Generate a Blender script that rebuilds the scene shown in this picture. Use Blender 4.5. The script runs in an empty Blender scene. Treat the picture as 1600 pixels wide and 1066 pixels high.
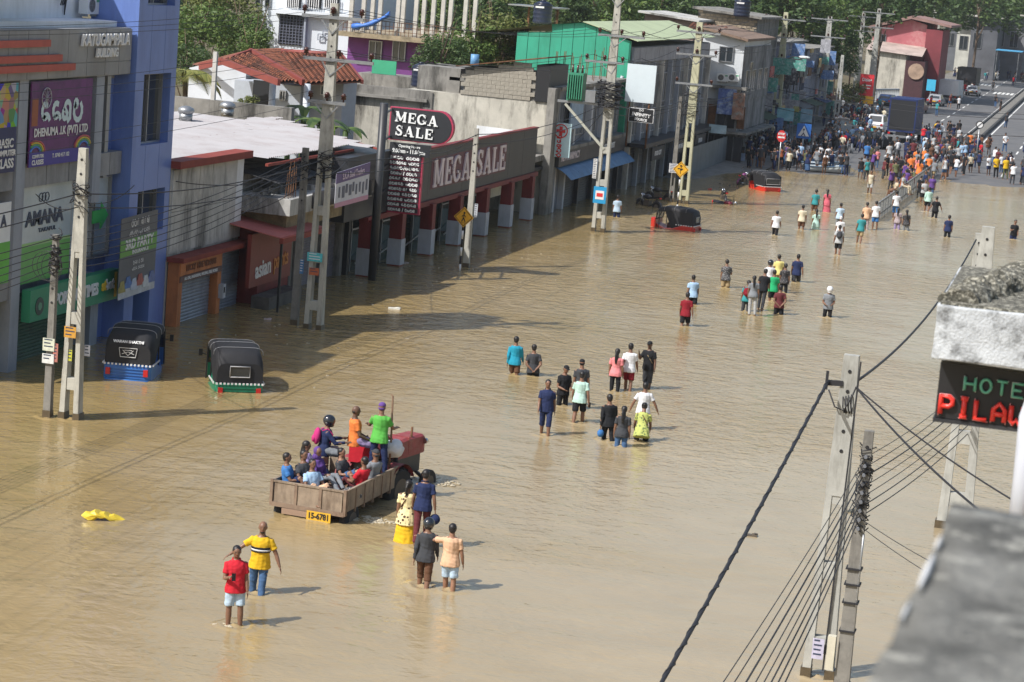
import bpy, bmesh, math, random
from mathutils import Vector, Matrix, noise
random.seed(7)
SC = bpy.context.scene
COL = SC.collection
PI = math.pi
R = math.radians

# ---------------------------------------------------------------- camera
F = 3500.0; CAMH = 12.9                       # focal length in photo pixels, height of the eye over the water
_up = Vector((0.0817, -1, -585.0 / F)).normalized()
_road = Vector((940.0, -585 + 0.0817 * 940, F)).normalized()
_right = _road.cross(_up)
if _right[0] < 0: _right = -_right

def ray(px, py):
    v = Vector((px - 800, py - 533, F))
    return Vector((v.dot(_right), v.dot(_road), v.dot(_up)))
def G(px, py, z=0.0):                         # photo point -> place on the level z
    r = ray(px, py); t = (z - CAMH) / r.z
    return Vector((r.x * t, r.y * t, z))
def FX(px, py, x):                            # photo point -> place on a wall along the street
    r = ray(px, py); t = x / r.x
    return Vector((x, r.y * t, CAMH + r.z * t))
def FY(px, py, y):                            # photo point -> place on a wall across the street
    r = ray(px, py); t = y / r.y
    return Vector((r.x * t, y, CAMH + r.z * t))
def TOPZ(px, py, y):
    return FY(px, py, y).z

cam_d = bpy.data.cameras.new('camera')
cam = bpy.data.objects.new('camera', cam_d); COL.objects.link(cam)
cam_d.sensor_width = 36; cam_d.lens = 36 * F / 1600
cam_d.clip_start = 0.2; cam_d.clip_end = 3000
cam_d.dof.use_dof = True; cam_d.dof.focus_distance = 75; cam_d.dof.aperture_fstop = 6.0
cr = Vector((_right[0], _road[0], _up[0])); cdn = Vector((_right[1], _road[1], _up[1])); cf = Vector((_right[2], _road[2], _up[2]))
m = Matrix((( cr.x, -cdn.x, -cf.x), (cr.y, -cdn.y, -cf.y), (cr.z, -cdn.z, -cf.z))).to_4x4()
m.translation = Vector((0, 0, CAMH)); cam.matrix_world = m
SC.camera = cam

# ---------------------------------------------------------------- sky, sun, exposure
SUN_AZ, SUN_EL = 221.0, 47.0                  # clockwise from the street's direction
w = bpy.data.worlds.new('World'); SC.world = w; w.use_nodes = True
nt = w.node_tree; bg = nt.nodes['Background']
sky = nt.nodes.new('ShaderNodeTexSky'); sky.sky_type = 'NISHITA'; sky.sun_disc = False
sky.sun_elevation = R(SUN_EL); sky.sun_rotation = R(SUN_AZ)
sky.air_density = 1.3; sky.dust_density = 2.5; sky.ozone_density = 1.0
nt.links.new(sky.outputs[0], bg.inputs[0]); bg.inputs[1].default_value = 0.12
sd = bpy.data.lights.new('sun', 'SUN'); sd.energy = 4.6; sd.angle = R(0.6); sd.color = (1.0, 0.97, 0.925)
so = bpy.data.objects.new('sun', sd); COL.objects.link(so)
tosun = Vector((math.sin(R(SUN_AZ)) * math.cos(R(SUN_EL)), math.cos(R(SUN_AZ)) * math.cos(R(SUN_EL)), math.sin(R(SUN_EL))))
so.rotation_euler = tosun.to_track_quat('Z', 'Y').to_euler(); so.location = (-40, -20, 60)
vs = SC.view_settings; vs.view_transform = 'Standard'; vs.look = 'None'; vs.gamma = 1.0; vs.exposure = 0.22
vs.use_curve_mapping = False
SC.cycles.max_bounces = 6; SC.cycles.diffuse_bounces = 3; SC.cycles.glossy_bounces = 3
SC.cycles.volume_bounces = 0; SC.cycles.transparent_max_bounces = 6
SC.cycles.caustics_reflective = False; SC.cycles.caustics_refractive = False

# ---------------------------------------------------------------- materials
def lin(h):
    if not isinstance(h, str): return tuple(h) + (1,)
    h = h.lstrip('#'); o = []
    for i in (0, 2, 4):
        c = int(h[i:i + 2], 16) / 255
        o.append(c / 12.92 if c <= .04045 else ((c + .055) / 1.055) ** 2.4)
    return tuple(o) + (1,)
_M = {}
def mat(name, col, rough=.7, metal=0., var=.25, scale=3., streak=0., bump=0., bscale=40., dirt=None, dirt_amt=.5, spec=.5, coords='Object', dscale=None, lo=.48, hi=.66):
    """a painted, plastered or woven surface: base colour with uneven tone, grime with a shape of its own, fine relief"""
    if name in _M: return _M[name]
    m = bpy.data.materials.new(name); _M[name] = m; m.use_nodes = True
    n = m.node_tree.nodes; l = m.node_tree.links; b = n['Principled BSDF']
    b.inputs['Roughness'].default_value = rough; b.inputs['Metallic'].default_value = metal
    b.inputs['Specular IOR Level'].default_value = spec
    c = lin(col); b.inputs['Base Color'].default_value = c
    m.diffuse_color = c
    if var or dirt or bump:
        tc = n.new('ShaderNodeTexCoord'); src = tc.outputs[coords]
    if var:
        no = n.new('ShaderNodeTexNoise'); no.inputs['Scale'].default_value = scale; no.inputs['Detail'].default_value = 5
        no.inputs['Roughness'].default_value = .65
        l.new(src, no.inputs['Vector'])
        mr = n.new('ShaderNodeMapRange'); mr.inputs[1].default_value = .25; mr.inputs[2].default_value = .75
        mr.inputs[3].default_value = 1 - var; mr.inputs[4].default_value = 1 + var * .6
        l.new(no.outputs[0], mr.inputs[0])
        mx = n.new('ShaderNodeMix'); mx.data_type = 'RGBA'; mx.blend_type = 'MULTIPLY'; mx.inputs[0].default_value = 1
        mx.inputs[6].default_value = c; l.new(mr.outputs[0], mx.inputs[7]); out = mx.outputs[2]
        if dirt:
            mp = n.new('ShaderNodeMapping'); l.new(src, mp.inputs[0])
            mp.inputs['Scale'].default_value = (1, 1, .22 if streak else 1)
            n2 = n.new('ShaderNodeTexNoise'); n2.inputs['Scale'].default_value = dscale or scale * .8; n2.inputs['Detail'].default_value = 8
            n2.inputs['Roughness'].default_value = .72
            l.new(mp.outputs[0], n2.inputs['Vector'])
            r2 = n.new('ShaderNodeMapRange'); r2.inputs[1].default_value = lo; r2.inputs[2].default_value = hi
            r2.inputs[4].default_value = dirt_amt; l.new(n2.outputs[0], r2.inputs[0])
            m2 = n.new('ShaderNodeMix'); m2.data_type = 'RGBA'; l.new(r2.outputs[0], m2.inputs[0])
            l.new(out, m2.inputs[6]); m2.inputs[7].default_value = lin(dirt); out = m2.outputs[2]
        l.new(out, b.inputs['Base Color'])
    if bump:
        n3 = n.new('ShaderNodeTexNoise'); n3.inputs['Scale'].default_value = bscale; n3.inputs['Detail'].default_value = 4
        l.new(src, n3.inputs['Vector'])
        bp = n.new('ShaderNodeBump'); bp.inputs['Strength'].default_value = bump; bp.inputs['Distance'].default_value = .02
        l.new(n3.outputs[0], bp.inputs['Height']); l.new(bp.outputs[0], b.inputs['Normal'])
    return m

# ---------------------------------------------------------------- geometry helper
class MB:
    def __init__(s): s.v = []; s.f = []; s.sm = []; s.mi = []; s.cur = 0
    def add(s, vs_, fs, smooth=False):
        o = len(s.v); s.v += [Vector(a) for a in vs_]
        for f in fs: s.f.append(tuple(o + i for i in f)); s.sm.append(smooth); s.mi.append(s.cur)
        return s
    def box(s, x0, x1, y0, y1, z0, z1):
        if x0 > x1: x0, x1 = x1, x0
        if y0 > y1: y0, y1 = y1, y0
        if z0 > z1: z0, z1 = z1, z0
        v = [(x, y, z) for z in (z0, z1) for (x, y) in ((x0, y0), (x1, y0), (x1, y1), (x0, y1))]
        return s.add(v, [(3, 2, 1, 0), (4, 5, 6, 7), (0, 1, 5, 4), (1, 2, 6, 5), (2, 3, 7, 6), (3, 0, 4, 7)])
    def obox(s, c, size, M=None):             # oriented box
        M = M or Matrix.Identity(3); c = Vector(c); a, b_, d = size[0] / 2, size[1] / 2, size[2] / 2
        v = [c + M @ Vector((x, y, z)) for z in (-d, d) for (x, y) in ((-a, -b_), (a, -b_), (a, b_), (-a, b_))]
        return s.add(v, [(3, 2, 1, 0), (4, 5, 6, 7), (0, 1, 5, 4), (1, 2, 6, 5), (2, 3, 7, 6), (3, 0, 4, 7)])
    def beam(s, p, q, w_, h_, w2=None, h2=None, side=None):   # tapered bar from p to q
        p = Vector(p); q = Vector(q); d = (q - p).normalized()
        a = Vector(side) if side else (d.cross(Vector((0, 0, 1))) if abs(d.z) < .95 else Vector((1, 0, 0)))
        a = (a - d * a.dot(d)).normalized(); b_ = d.cross(a); w2 = w2 or w_; h2 = h2 or h_
        v = []
        for c, ww, hh in ((p, w_, h_), (q, w2, h2)):
            for i, j in ((-1, -1), (1, -1), (1, 1), (-1, 1)): v.append(c + a * (i * ww / 2) + b_ * (j * hh / 2))
        return s.add(v, [(3, 2, 1, 0), (4, 5, 6, 7), (0, 1, 5, 4), (1, 2, 6, 5), (2, 3, 7, 6), (3, 0, 4, 7)])
    def tube(s, pts, r, n=8, caps=True, smooth=True, sy=1.0):
        pts = [Vector(p) for p in pts]; k = len(pts)
        rr = r if isinstance(r, (list, tuple)) else [r] * k
        v = []; a = None
        for i, p in enumerate(pts):
            d = (pts[min(i + 1, k - 1)] - pts[max(i - 1, 0)])
            d = d.normalized() if d.length > 1e-9 else Vector((0, 0, 1))
            if a is None: a = d.orthogonal().normalized()
            else:
                a = a - d * a.dot(d); a = a.normalized() if a.length > 1e-6 else d.orthogonal().normalized()
            b_ = d.cross(a)
            for j in range(n):
                t = 2 * PI * j / n; v.append(p + (a * math.cos(t) + b_ * math.sin(t) * sy) * rr[i])
        f = [(i * n + j, i * n + (j + 1) % n, (i + 1) * n + (j + 1) % n, (i + 1) * n + j) for i in range(k - 1) for j in range(n)]
        s.add(v, f, smooth)
        if caps:
            o = len(s.v) - k * n
            s.f.append(tuple(o + j for j in reversed(range(n)))); s.sm.append(False); s.mi.append(s.cur)
            s.f.append(tuple(o + (k - 1) * n + j for j in range(n))); s.sm.append(False); s.mi.append(s.cur)
        return s
    def rings(s, rings_, smooth=True, caps=True):    # loft through equal-length rings
        n = len(rings_[0]); k = len(rings_); v = [p for r_ in rings_ for p in r_]
        f = [(i * n + j, i * n + (j + 1) % n, (i + 1) * n + (j + 1) % n, (i + 1) * n + j) for i in range(k - 1) for j in range(n)]
        s.add(v, f, smooth)
        if caps:
            o = len(s.v) - k * n
            s.f.append(tuple(o + j for j in reversed(range(n)))); s.sm.append(False); s.mi.append(s.cur)
            s.f.append(tuple(o + (k - 1) * n + j for j in range(n))); s.sm.append(False); s.mi.append(s.cur)
        return s
    def ell(s, c, r, M=None, nu=12, nv=8, z0=-1., z1=1.):
        c = Vector(c); r = (r, r, r) if isinstance(r, (int, float)) else r; M = M or Matrix.Identity(3); rg = []
        for i in range(nv + 1):
            a0 = math.asin(z0); a1 = math.asin(z1); t = a0 + (a1 - a0) * i / nv
            t = max(-PI / 2 + .02, min(PI / 2 - .02, t))
            rg.append([c + M @ Vector((r[0] * math.cos(t) * math.cos(2 * PI * j / nu), r[1] * math.cos(t) * math.sin(2 * PI * j / nu), r[2] * math.sin(t))) for j in range(nu)])
        return s.rings(rg)
    def prism(s, poly, axis, a0, a1):         # 2-D outline pushed along an axis ('x','y' or 'z')
        def P3(u, v_, a): return {'x': (a, u, v_), 'y': (u, a, v_), 'z': (u, v_, a)}[axis]
        n = len(poly); v = [P3(u, w_, a0) for u, w_ in poly] + [P3(u, w_, a1) for u, w_ in poly]
        f = [tuple(reversed(range(n))), tuple(range(n, 2 * n))] + [(j, (j + 1) % n, n + (j + 1) % n, n + j) for j in range(n)]
        return s.add(v, f)
    def quad(s, *p): return s.add(p, [tuple(range(len(p)))])
    def mesh(s, name, mats=None, off=None, fix=True):
        me = bpy.data.meshes.new(name)
        vs_ = [tuple(a - off) if off is not None else tuple(a) for a in s.v]
        me.from_pydata(vs_, [], s.f); me.polygons.foreach_set('use_smooth', s.sm)
        if any(s.mi): me.polygons.foreach_set('material_index', s.mi)
        for m_ in (mats or []): me.materials.append(m_)
        if fix:
            bm = bmesh.new(); bm.from_mesh(me); bmesh.ops.recalc_face_normals(bm, faces=bm.faces); bm.to_mesh(me); bm.free()
        me.update(); return me

def tag(o, label=None, cat=None, group=None, kind=None):
    if label: o['label'] = label
    if cat: o['category'] = cat
    if group: o['group'] = group
    if kind: o['kind'] = kind
    return o
def thing(name, label, cat, loc=(0, 0, 0), rz=0., group=None):
    o = bpy.data.objects.new(name, None); COL.objects.link(o); o.location = loc; o.rotation_euler.z = rz
    o.empty_display_size = .3
    return tag(o, label, cat, group)
WL = {}
def put(name, mb, m_, parent=None, kind=None, label=None, fix=True):
    """world-space shape under an unrotated thing (local shape when the thing has a turn of its own)"""
    off = None
    if parent is not None:
        off = Vector(parent.location) if not parent.get('_local') else None
        p = parent.parent
        if off is not None and p is not None: off = Vector(p.location) + off
    me = mb.mesh(name, m_ if isinstance(m_, (list, tuple)) else [m_], off, fix) if isinstance(mb, MB) else mb
    o = bpy.data.objects.new(name, me); COL.objects.link(o); o.parent = parent
    if kind: o['kind'] = kind
    if label: o['label'] = label
    return o
def local(name, label, cat, group=None):      # a thing whose parts are written in its own axes
    o = thing(name, label, cat, (0, 0, 0), 0, group); o['_local'] = 1; return o
def solo(name, mb, m_, label, cat, group=None, kind=None):   # a thing that is one mesh, origin at its base
    xs = [v.x for v in mb.v]; ys = [v.y for v in mb.v]; zs = [v.z for v in mb.v]
    c = Vector(((min(xs) + max(xs)) / 2, (min(ys) + max(ys)) / 2, min(zs)))
    o = bpy.data.objects.new(name, mb.mesh(name, m_ if isinstance(m_, (list, tuple)) else [m_], c)); COL.objects.link(o); o.location = c
    return tag(o, label, cat, group, kind)
def copy_tree(o, parent=None):
    c = o.copy(); COL.objects.link(c); c.parent = parent
    for ch in list(o.children): copy_tree(ch, c)
    return c
def subp(name, mesh_, mats_, parent, loc=(0, 0, 0)):         # an alike piece sharing its mesh
    o = bpy.data.objects.new(name, mesh_); COL.objects.link(o); o.parent = parent; o.location = loc; return o
def rz3(a): return Matrix.Rotation(a, 3, 'Z')

# ---------------------------------------------------------------- lettering
def text_mb(s, size, M, depth=.02, bold=0., align='CENTER', sx=1.0, shear=0., serif=False):
    """letters as raised solids; M (4x4) carries local x = reading direction, y = up, z = out of the board"""
    c = bpy.data.curves.new('t', 'FONT'); c.body = s; c.size = size; c.align_x = align; c.align_y = 'CENTER'
    c.extrude = depth / 2; c.offset = bold; c.shear = shear; c.resolution_u = 3
    o = bpy.data.objects.new('t', c); COL.objects.link(o)
    bpy.context.view_layer.update()
    me = bpy.data.meshes.new_from_object(o.evaluated_get(bpy.context.evaluated_depsgraph_get()))
    mb = MB(); mb.add([M @ Vector((v.co.x * sx, v.co.y, v.co.z + depth / 2)) for v in me.vertices], [tuple(p.vertices) for p in me.polygons])
    bpy.data.objects.remove(o); bpy.data.meshes.remove(me)
    return mb
def frame_x(y, z, x, tilt=0.):                # board facing the street (+x): reading direction +y
    return Matrix(((0, 0, 1, x), (math.cos(tilt), -math.sin(tilt), 0, y), (math.sin(tilt), math.cos(tilt), 0, z), (0, 0, 0, 1)))
def frame_y(x, z, y, tilt=0.):                # board facing the camera (-y): reading direction +x
    return Matrix(((math.cos(tilt), -math.sin(tilt), 0, x), (0, 0, -1, y), (math.sin(tilt), math.cos(tilt), 0, z), (0, 0, 0, 1)))
# slab-serif capitals for the sale signs: strokes on a unit grid (x 0..w, y 0..1)
SL = {'M': (1.2, [((.18, 0), (.18, 1), .2), ((1.02, 0), (1.02, 1), .24), ((.2, 1), (.6, .12), .2), ((.6, .12), (1.0, 1), .12)], [(0, .4, 0), (.82, 1.2, 0), (0, .34, 1), (.86, 1.2, 1)]),
      'E': (.9, [((.24, 0), (.24, 1), .24), ((.1, .95), (.82, .95), .1), ((.24, .5), (.62, .5), .1), ((.1, .05), (.86, .05), .1), ((.82, .72), (.82, 1), .09), ((.62, .36), (.62, .64), .08), ((.86, 0), (.86, .3), .09)], []),
      'G': (1., None, [(.6, 1.0, .42)]), 'S': (.8, None, []),
      'A': (1.1, [((.2, 0), (.52, 1), .12), ((.52, 1), (.9, 0), .25), ((.3, .3), (.75, .3), .1)], [(0, .38, 0), (.68, 1.12, 0)]),
      'L': (.85, [((.24, 0), (.24, 1), .24), ((.1, .05), (.8, .05), .1), ((.82, 0), (.82, .36), .09)], [(.04, .46, 1)])}
def slab_text(s, h, M, depth=.03, k=.9):
    mb = MB(); x = 0.; out = []
    def bar(p, q, w_):
        p = Vector((p[0], p[1], 0)); q = Vector((q[0], q[1], 0)); d = (q - p).normalized(); a = Vector((-d.y, d.x, 0)) * w_ / 2
        out.append([p - a, q - a, q + a, p + a])
    for ch in s:
        if ch == ' ': x += .55; continue
        wd, st, se = SL[ch]; o = Vector((x, 0, 0)); n0 = len(out)
        for a in (st or []): bar(*a)
        for x0, x1, y in se: bar((x0, y + (.045 if y < .2 else -.045)), (x1, y + (.045 if y < .2 else -.045)), .09)
        if ch == 'G':
            pts = [(.5 + .4 * math.cos(R(a)), .5 + .45 * math.sin(R(a))) for a in range(35, 331, 15)]
            wd_ = [.1 + .14 * abs(math.cos(R(a))) for a in range(35, 331, 15)]
            for i in range(len(pts) - 1): bar(pts[i], pts[i + 1], wd_[i])
            bar((.86, .1), (.86, .42), .2); bar((.84, .66), (.84, .95), .09)
        if ch == 'S':
            pts = [(.66, .8), (.58, .92), (.42, .96), (.26, .93), (.16, .8), (.18, .66), (.32, .57), (.52, .47), (.66, .36), (.67, .2), (.56, .08), (.38, .04), (.22, .08), (.12, .22)]
            for i in range(len(pts) - 1): bar(pts[i], pts[i + 1], .2 if 4 <= i <= 9 else .12)
            bar((.7, .68), (.7, .98), .08); bar((.09, .02), (.09, .34), .08)
        for q in out[n0:]:
            for p in q: p += o
        x += wd + .14
    tot = x - .14
    for i, q in enumerate(out):
        dz = depth + .0012 * (i % 5)
        v = [M @ Vector(((p.x - tot / 2) * h * k, (p.y - .5) * h, 0)) for p in q] + [M @ Vector(((p.x - tot / 2) * h * k, (p.y - .5) * h, dz)) for p in q]
        mb.add(v, [(3, 2, 1, 0), (4, 5, 6, 7), (0, 1, 5, 4), (1, 2, 6, 5), (2, 3, 7, 6), (3, 0, 4, 7)])
    return mb
# round Sinhala-like letter strokes (unit box)
def _arc(cx, cy, r, a0, a1, n=9, ry=None): return [(cx + r * math.cos(R(a0 + (a1 - a0) * i / n)), cy + (ry or r) * math.sin(R(a0 + (a1 - a0) * i / n))) for i in range(n + 1)]
SG = {
 'd': [_arc(.45, .55, .28, 60, 300) + [(.62, .32)], _arc(.55, .1, .3, 150, 20)],
 'n': [_arc(.28, .38, .2, 90, 360) + _arc(.5, .6, .25, 180, 0) + [(.75, .2), (.55, .08)]],
 'm': [_arc(.4, .4, .3, 120, 400), _arc(.28, .78, .14, 0, 360)],
 'b': [_arc(.5, .45, .38, 130, 410), _arc(.3, .75, .13, -40, 300)],
 'r': [_arc(.5, .4, .33, 110, 430), [(.45, .72), (.6, .95)]],
 'k': [_arc(.25, .35, .2, 0, 360), _arc(.6, .45, .3, 180, -120), [(.45, .75), (.75, .95)]],
 'l': [_arc(.5, .5, .4, 160, 380), _arc(.42, .3, .16, 0, 300)],
 'i': [[(.3, .15), (.3, .7), (.5, .85), (.6, .7)]],
 's': [_arc(.3, .4, .22, 30, 330), _arc(.66, .4, .22, -150, 150), [(.3, .85), (.7, .85)]],
 'y': [_arc(.3, .3, .2, 180, 360), _arc(.7, .5, .22, 180, -90), [(.1, .3), (.1, .7)]],
 't': [_arc(.5, .35, .32, 180, 360), [(.18, .35), (.18, .75), (.5, .6)], [(.82, .35), (.82, .8)]],
}
def sinhala(s, h, M, wid=.13, sx=.85, depth=.01, align=0.):
    mb = MB(); x = 0.; qs = []
    for ch in s:
        if ch == ' ': x += .55; continue
        if ch == '/': qs.append(((x + .1, 0), (x + .35, 1))); x += .5; continue
        for st in SG[ch]:
            for a, b_ in zip(st[:-1], st[1:]): qs.append(((a[0] + x, a[1]), (b_[0] + x, b_[1])))
        x += .98
    for i, (a, b_) in enumerate(qs):
        a = Vector((a[0], a[1], 0)); b_ = Vector((b_[0], b_[1], 0)); d = b_ - a
        if d.length < 1e-6: continue
        d = d.normalized(); a = a - d * wid * .3; b_ = b_ + d * wid * .3; n_ = Vector((-d.y, d.x, 0)) * wid / 2; z = .004 + .0006 * (i % 4)
        q = [a - n_, b_ - n_, b_ + n_, a + n_]
        mb.add([M @ Vector(((p.x - x / 2 + align * x) * h * sx, (p.y - .5) * h, z)) for p in q], [(0, 1, 2, 3)])
    return mb
# ================================================================ GROUND, WATER, ROAD
def lerp(a, b, t): return a + (b - a) * max(0., min(1., t))
def smooth(t): t = max(0., min(1., t)); return t * t * (3 - 2 * t)
def bed(x, y):
    sh = 166 + (x + 12) * .45
    if y < 60: z = -.8
    elif y < 140: z = lerp(-.8, -.32, (y - 60) / 80)
    elif y < sh: z = lerp(-.32, 0., (y - 140) / (sh - 140))
    else: z = lerp(0., .14, (y - sh) / 34)
    if 138 < y < 205: z += .05 * noise.noise(Vector((x * .16, y * .11, 1.3))) + .02 * noise.noise(Vector((x * .7, y * .4, 4.)))
    if x < -24: z += .16 * smooth((-24 - x) / 2)
    return z
def sheet(xs, ys, dz, fn=bed):
    mb = MB(); nx = len(xs)
    mb.add([(x, y, fn(x, y) + dz) for y in ys for x in xs], [(j * nx + i, j * nx + i + 1, (j + 1) * nx + i + 1, (j + 1) * nx + i) for j in range(len(ys) - 1) for i in range(nx - 1)], True)
    return mb
def rng(a, b, n): return [a + (b - a) * i / n for i in range(n + 1)]
YS = [-60, 0, 60, 100, 130] + rng(138, 205, 70)[1:] + [215, 240, 300, 420, 600, 900, 1500]
XS = [-900, -300, -120, -60, -36] + rng(-30, 3, 50) + [8, 30, 120, 500, 1200]
def hills(x, y):
    z = bed(x, y) - .006
    if x < -34: z += 9 * smooth((-34 - x) / 60) * smooth((y - 110) / 160)
    return z
g = sheet(XS, YS, 0, hills)
go = put('ground', g, mat('earth', (.13, .105, .06), .95, var=.4, scale=.6, dirt='3d4a22', dscale=.15), None, 'structure')
asph = mat('asphalt', (.118, .118, .121), .82, var=.25, scale=.35, dirt='8a8378', dirt_amt=.28, dscale=.9, bump=.3, bscale=30)
put('road', sheet(rng(-22.6, -1.8, 34), YS[3:], .004), asph, None, 'structure')
pv = sheet(rng(-27.5, -22.7, 8), YS[3:], .06)
put('pavement', pv, mat('paving', (.2, .19, .17), .85, var=.3, scale=1.2, dirt='5a5145'), None, 'structure')
# painted lane lines, each dash its own strip
wp = mat('road_paint', (.72, .72, .69), .7, var=.3, scale=2.)
def strip(x0, x1, y0, y1, dz=.009):
    n_ = max(1, int((y1 - y0) / 4))
    return sheet([x0, (x0 + x1) / 2, x1], rng(y0, y1, n_), dz)
rd = bpy.data.objects['road']
for y in range(176, 520, 9):
    put('lane_dash', strip(-16.75, -16.6, y, y + 4.5), wp, rd)
for y in range(176, 520, 9):
    put('lane_dash', strip(-6.9, -6.75, y, y + 4.5), wp, rd)
put('edge_line', strip(-12.72, -12.58, 178, 560), wp, rd); put('edge_line', strip(-10.5, -10.36, 178, 560), wp, rd)
put('edge_line', strip(-20.7, -20.56, 178, 560), wp, rd)
for i in range(7): put('crossing_stripe', strip(-15.9 + i * .62, -15.5 + i * .62, 340, 348), wp, rd)
for i in range(5): put('crossing_stripe', strip(-19.5 + i * .62, -19.1 + i * .62, 372, 380), wp, rd)

# flood water
wm = bpy.data.materials.new('muddy_water'); wm.use_nodes = True
n = wm.node_tree.nodes; l = wm.node_tree.links; b = n['Principled BSDF']
b.inputs['Roughness'].default_value = .13; b.inputs['IOR'].default_value = 1.42; b.inputs['Specular IOR Level'].default_value = .75
tc = n.new('ShaderNodeTexCoord')
def _noise(sx, sy, sc, det, rough=.5, dist=0.):
    mp = n.new('ShaderNodeMapping'); mp.inputs['Scale'].default_value = (sx, sy, 1); l.new(tc.outputs['Object'], mp.inputs[0])
    mp.inputs['Rotation'].default_value = (0, 0, R(-12))
    no = n.new('ShaderNodeTexNoise'); no.inputs['Scale'].default_value = sc; no.inputs['Detail'].default_value = det
    no.inputs['Roughness'].default_value = rough; no.inputs['Distortion'].default_value = dist
    l.new(mp.outputs[0], no.inputs['Vector']); return no
a = _noise(.5, 1, .05, 4, .6, .8)
cr_ = n.new('ShaderNodeValToRGB'); sy_ = n.new('ShaderNodeSeparateXYZ'); l.new(tc.outputs['Object'], sy_.inputs[0])   # silt tones; brown-to-pale shift across the street is reflected light painted in
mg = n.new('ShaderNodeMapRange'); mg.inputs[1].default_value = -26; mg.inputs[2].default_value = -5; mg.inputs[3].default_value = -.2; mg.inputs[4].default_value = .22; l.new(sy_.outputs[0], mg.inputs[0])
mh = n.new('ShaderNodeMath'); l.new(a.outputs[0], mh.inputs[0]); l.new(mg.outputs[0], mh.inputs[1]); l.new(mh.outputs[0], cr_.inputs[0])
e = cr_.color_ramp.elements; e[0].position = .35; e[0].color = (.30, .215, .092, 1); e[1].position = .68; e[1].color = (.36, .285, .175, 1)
a2 = _noise(.6, 1, .35, 4, .6, 1.5)
mr_ = n.new('ShaderNodeMapRange'); mr_.inputs[1].default_value = .3; mr_.inputs[2].default_value = .7; mr_.inputs[3].default_value = .93; mr_.inputs[4].default_value = 1.06
l.new(a2.outputs[0], mr_.inputs[0])
mx_ = n.new('ShaderNodeMix'); mx_.data_type = 'RGBA'; mx_.blend_type = 'MULTIPLY'; mx_.inputs[0].default_value = 1
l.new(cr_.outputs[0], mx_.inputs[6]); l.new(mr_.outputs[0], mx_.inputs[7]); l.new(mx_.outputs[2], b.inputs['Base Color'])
w1 = _noise(.8, 1, 1.9, 3, .55, .4); w2 = _noise(.85, 1, 5.5, 3, .5, .3); w3 = _noise(.6, 1, .22, 2, .5, .3)
ma = n.new('ShaderNodeMath'); ma.operation = 'MULTIPLY_ADD'; ma.inputs[1].default_value = .35
l.new(w2.outputs[0], ma.inputs[0]); l.new(w1.outputs[0], ma.inputs[2])
bp = n.new('ShaderNodeBump'); bp.inputs['Strength'].default_value = .95; bp.inputs['Distance'].default_value = .095
w4 = _noise(.6, 1, .09, 2, .5, .6); m4 = n.new('ShaderNodeMapRange'); m4.inputs[1].default_value = .38; m4.inputs[2].default_value = .62; m4.inputs[3].default_value = .35; m4.inputs[4].default_value = 1.1; l.new(w4.outputs[0], m4.inputs[0])
sx_ = n.new('ShaderNodeSeparateXYZ'); l.new(tc.outputs['Object'], sx_.inputs[0]); m6 = n.new('ShaderNodeMapRange'); m6.inputs[1].default_value = 42; m6.inputs[2].default_value = 75; m6.inputs[3].default_value = .5; m6.inputs[4].default_value = 1.1; l.new(sx_.outputs[1], m6.inputs[0])   # the wind reaches the open stretch of the street, the near water lies calmer
m7 = n.new('ShaderNodeMath'); m7.operation = 'MULTIPLY'; l.new(m4.outputs[0], m7.inputs[0]); l.new(m6.outputs[0], m7.inputs[1])
m5 = n.new('ShaderNodeMath'); m5.operation = 'MULTIPLY'; l.new(ma.outputs[0], m5.inputs[0]); l.new(m7.outputs[0], m5.inputs[1]); l.new(m5.outputs[0], bp.inputs['Height'])
l.new(bp.outputs[0], b.inputs['Normal'])
# the surface itself is gently uneven: long low waves as real relief
wx = [-400, -60, -36] + rng(-32, 4, 110) + [30, 400]; wy = [-60, 0, 25] + rng(32, 100, 230)[1:] + rng(100, 190, 120)[1:] + [205]
def wav(x, y):
    return .012 * noise.noise(Vector((x * .55, y * 1.1, 0))) + .009 * noise.noise(Vector((x * 1.5 + .4 * y, y * 1.8, 3))) if -33 < x < 5 and 30 < y < 192 else 0.
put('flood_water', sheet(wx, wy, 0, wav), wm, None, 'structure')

# median
med = thing('median_kerb', 'long double concrete kerb with gravel strip dividing the dry road', 'median', (-11.6, 178, 0))
kb = mat('kerb_concrete', (.13, .13, .125), .9, var=.4, scale=1.5, dirt='2a2926', dirt_amt=.8)
kd = mat('kerb_dark', (.05, .05, .05), .8, var=.4, scale=2)
for x in (-12.25, -10.95):
    put('kerb_face', MB().box(x - .11, x + .11, 178, 560, 0, .42), kd, med)
    put('kerb_top', MB().box(x - .09, x + .14, 178, 560, .42, .46), kd, med)
put('gravel_strip', MB().box(-12.13, -11.07, 178, 560, 0, .32), mat('gravel', (.2, .19, .17), .95, var=.6, scale=6), med)

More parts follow.
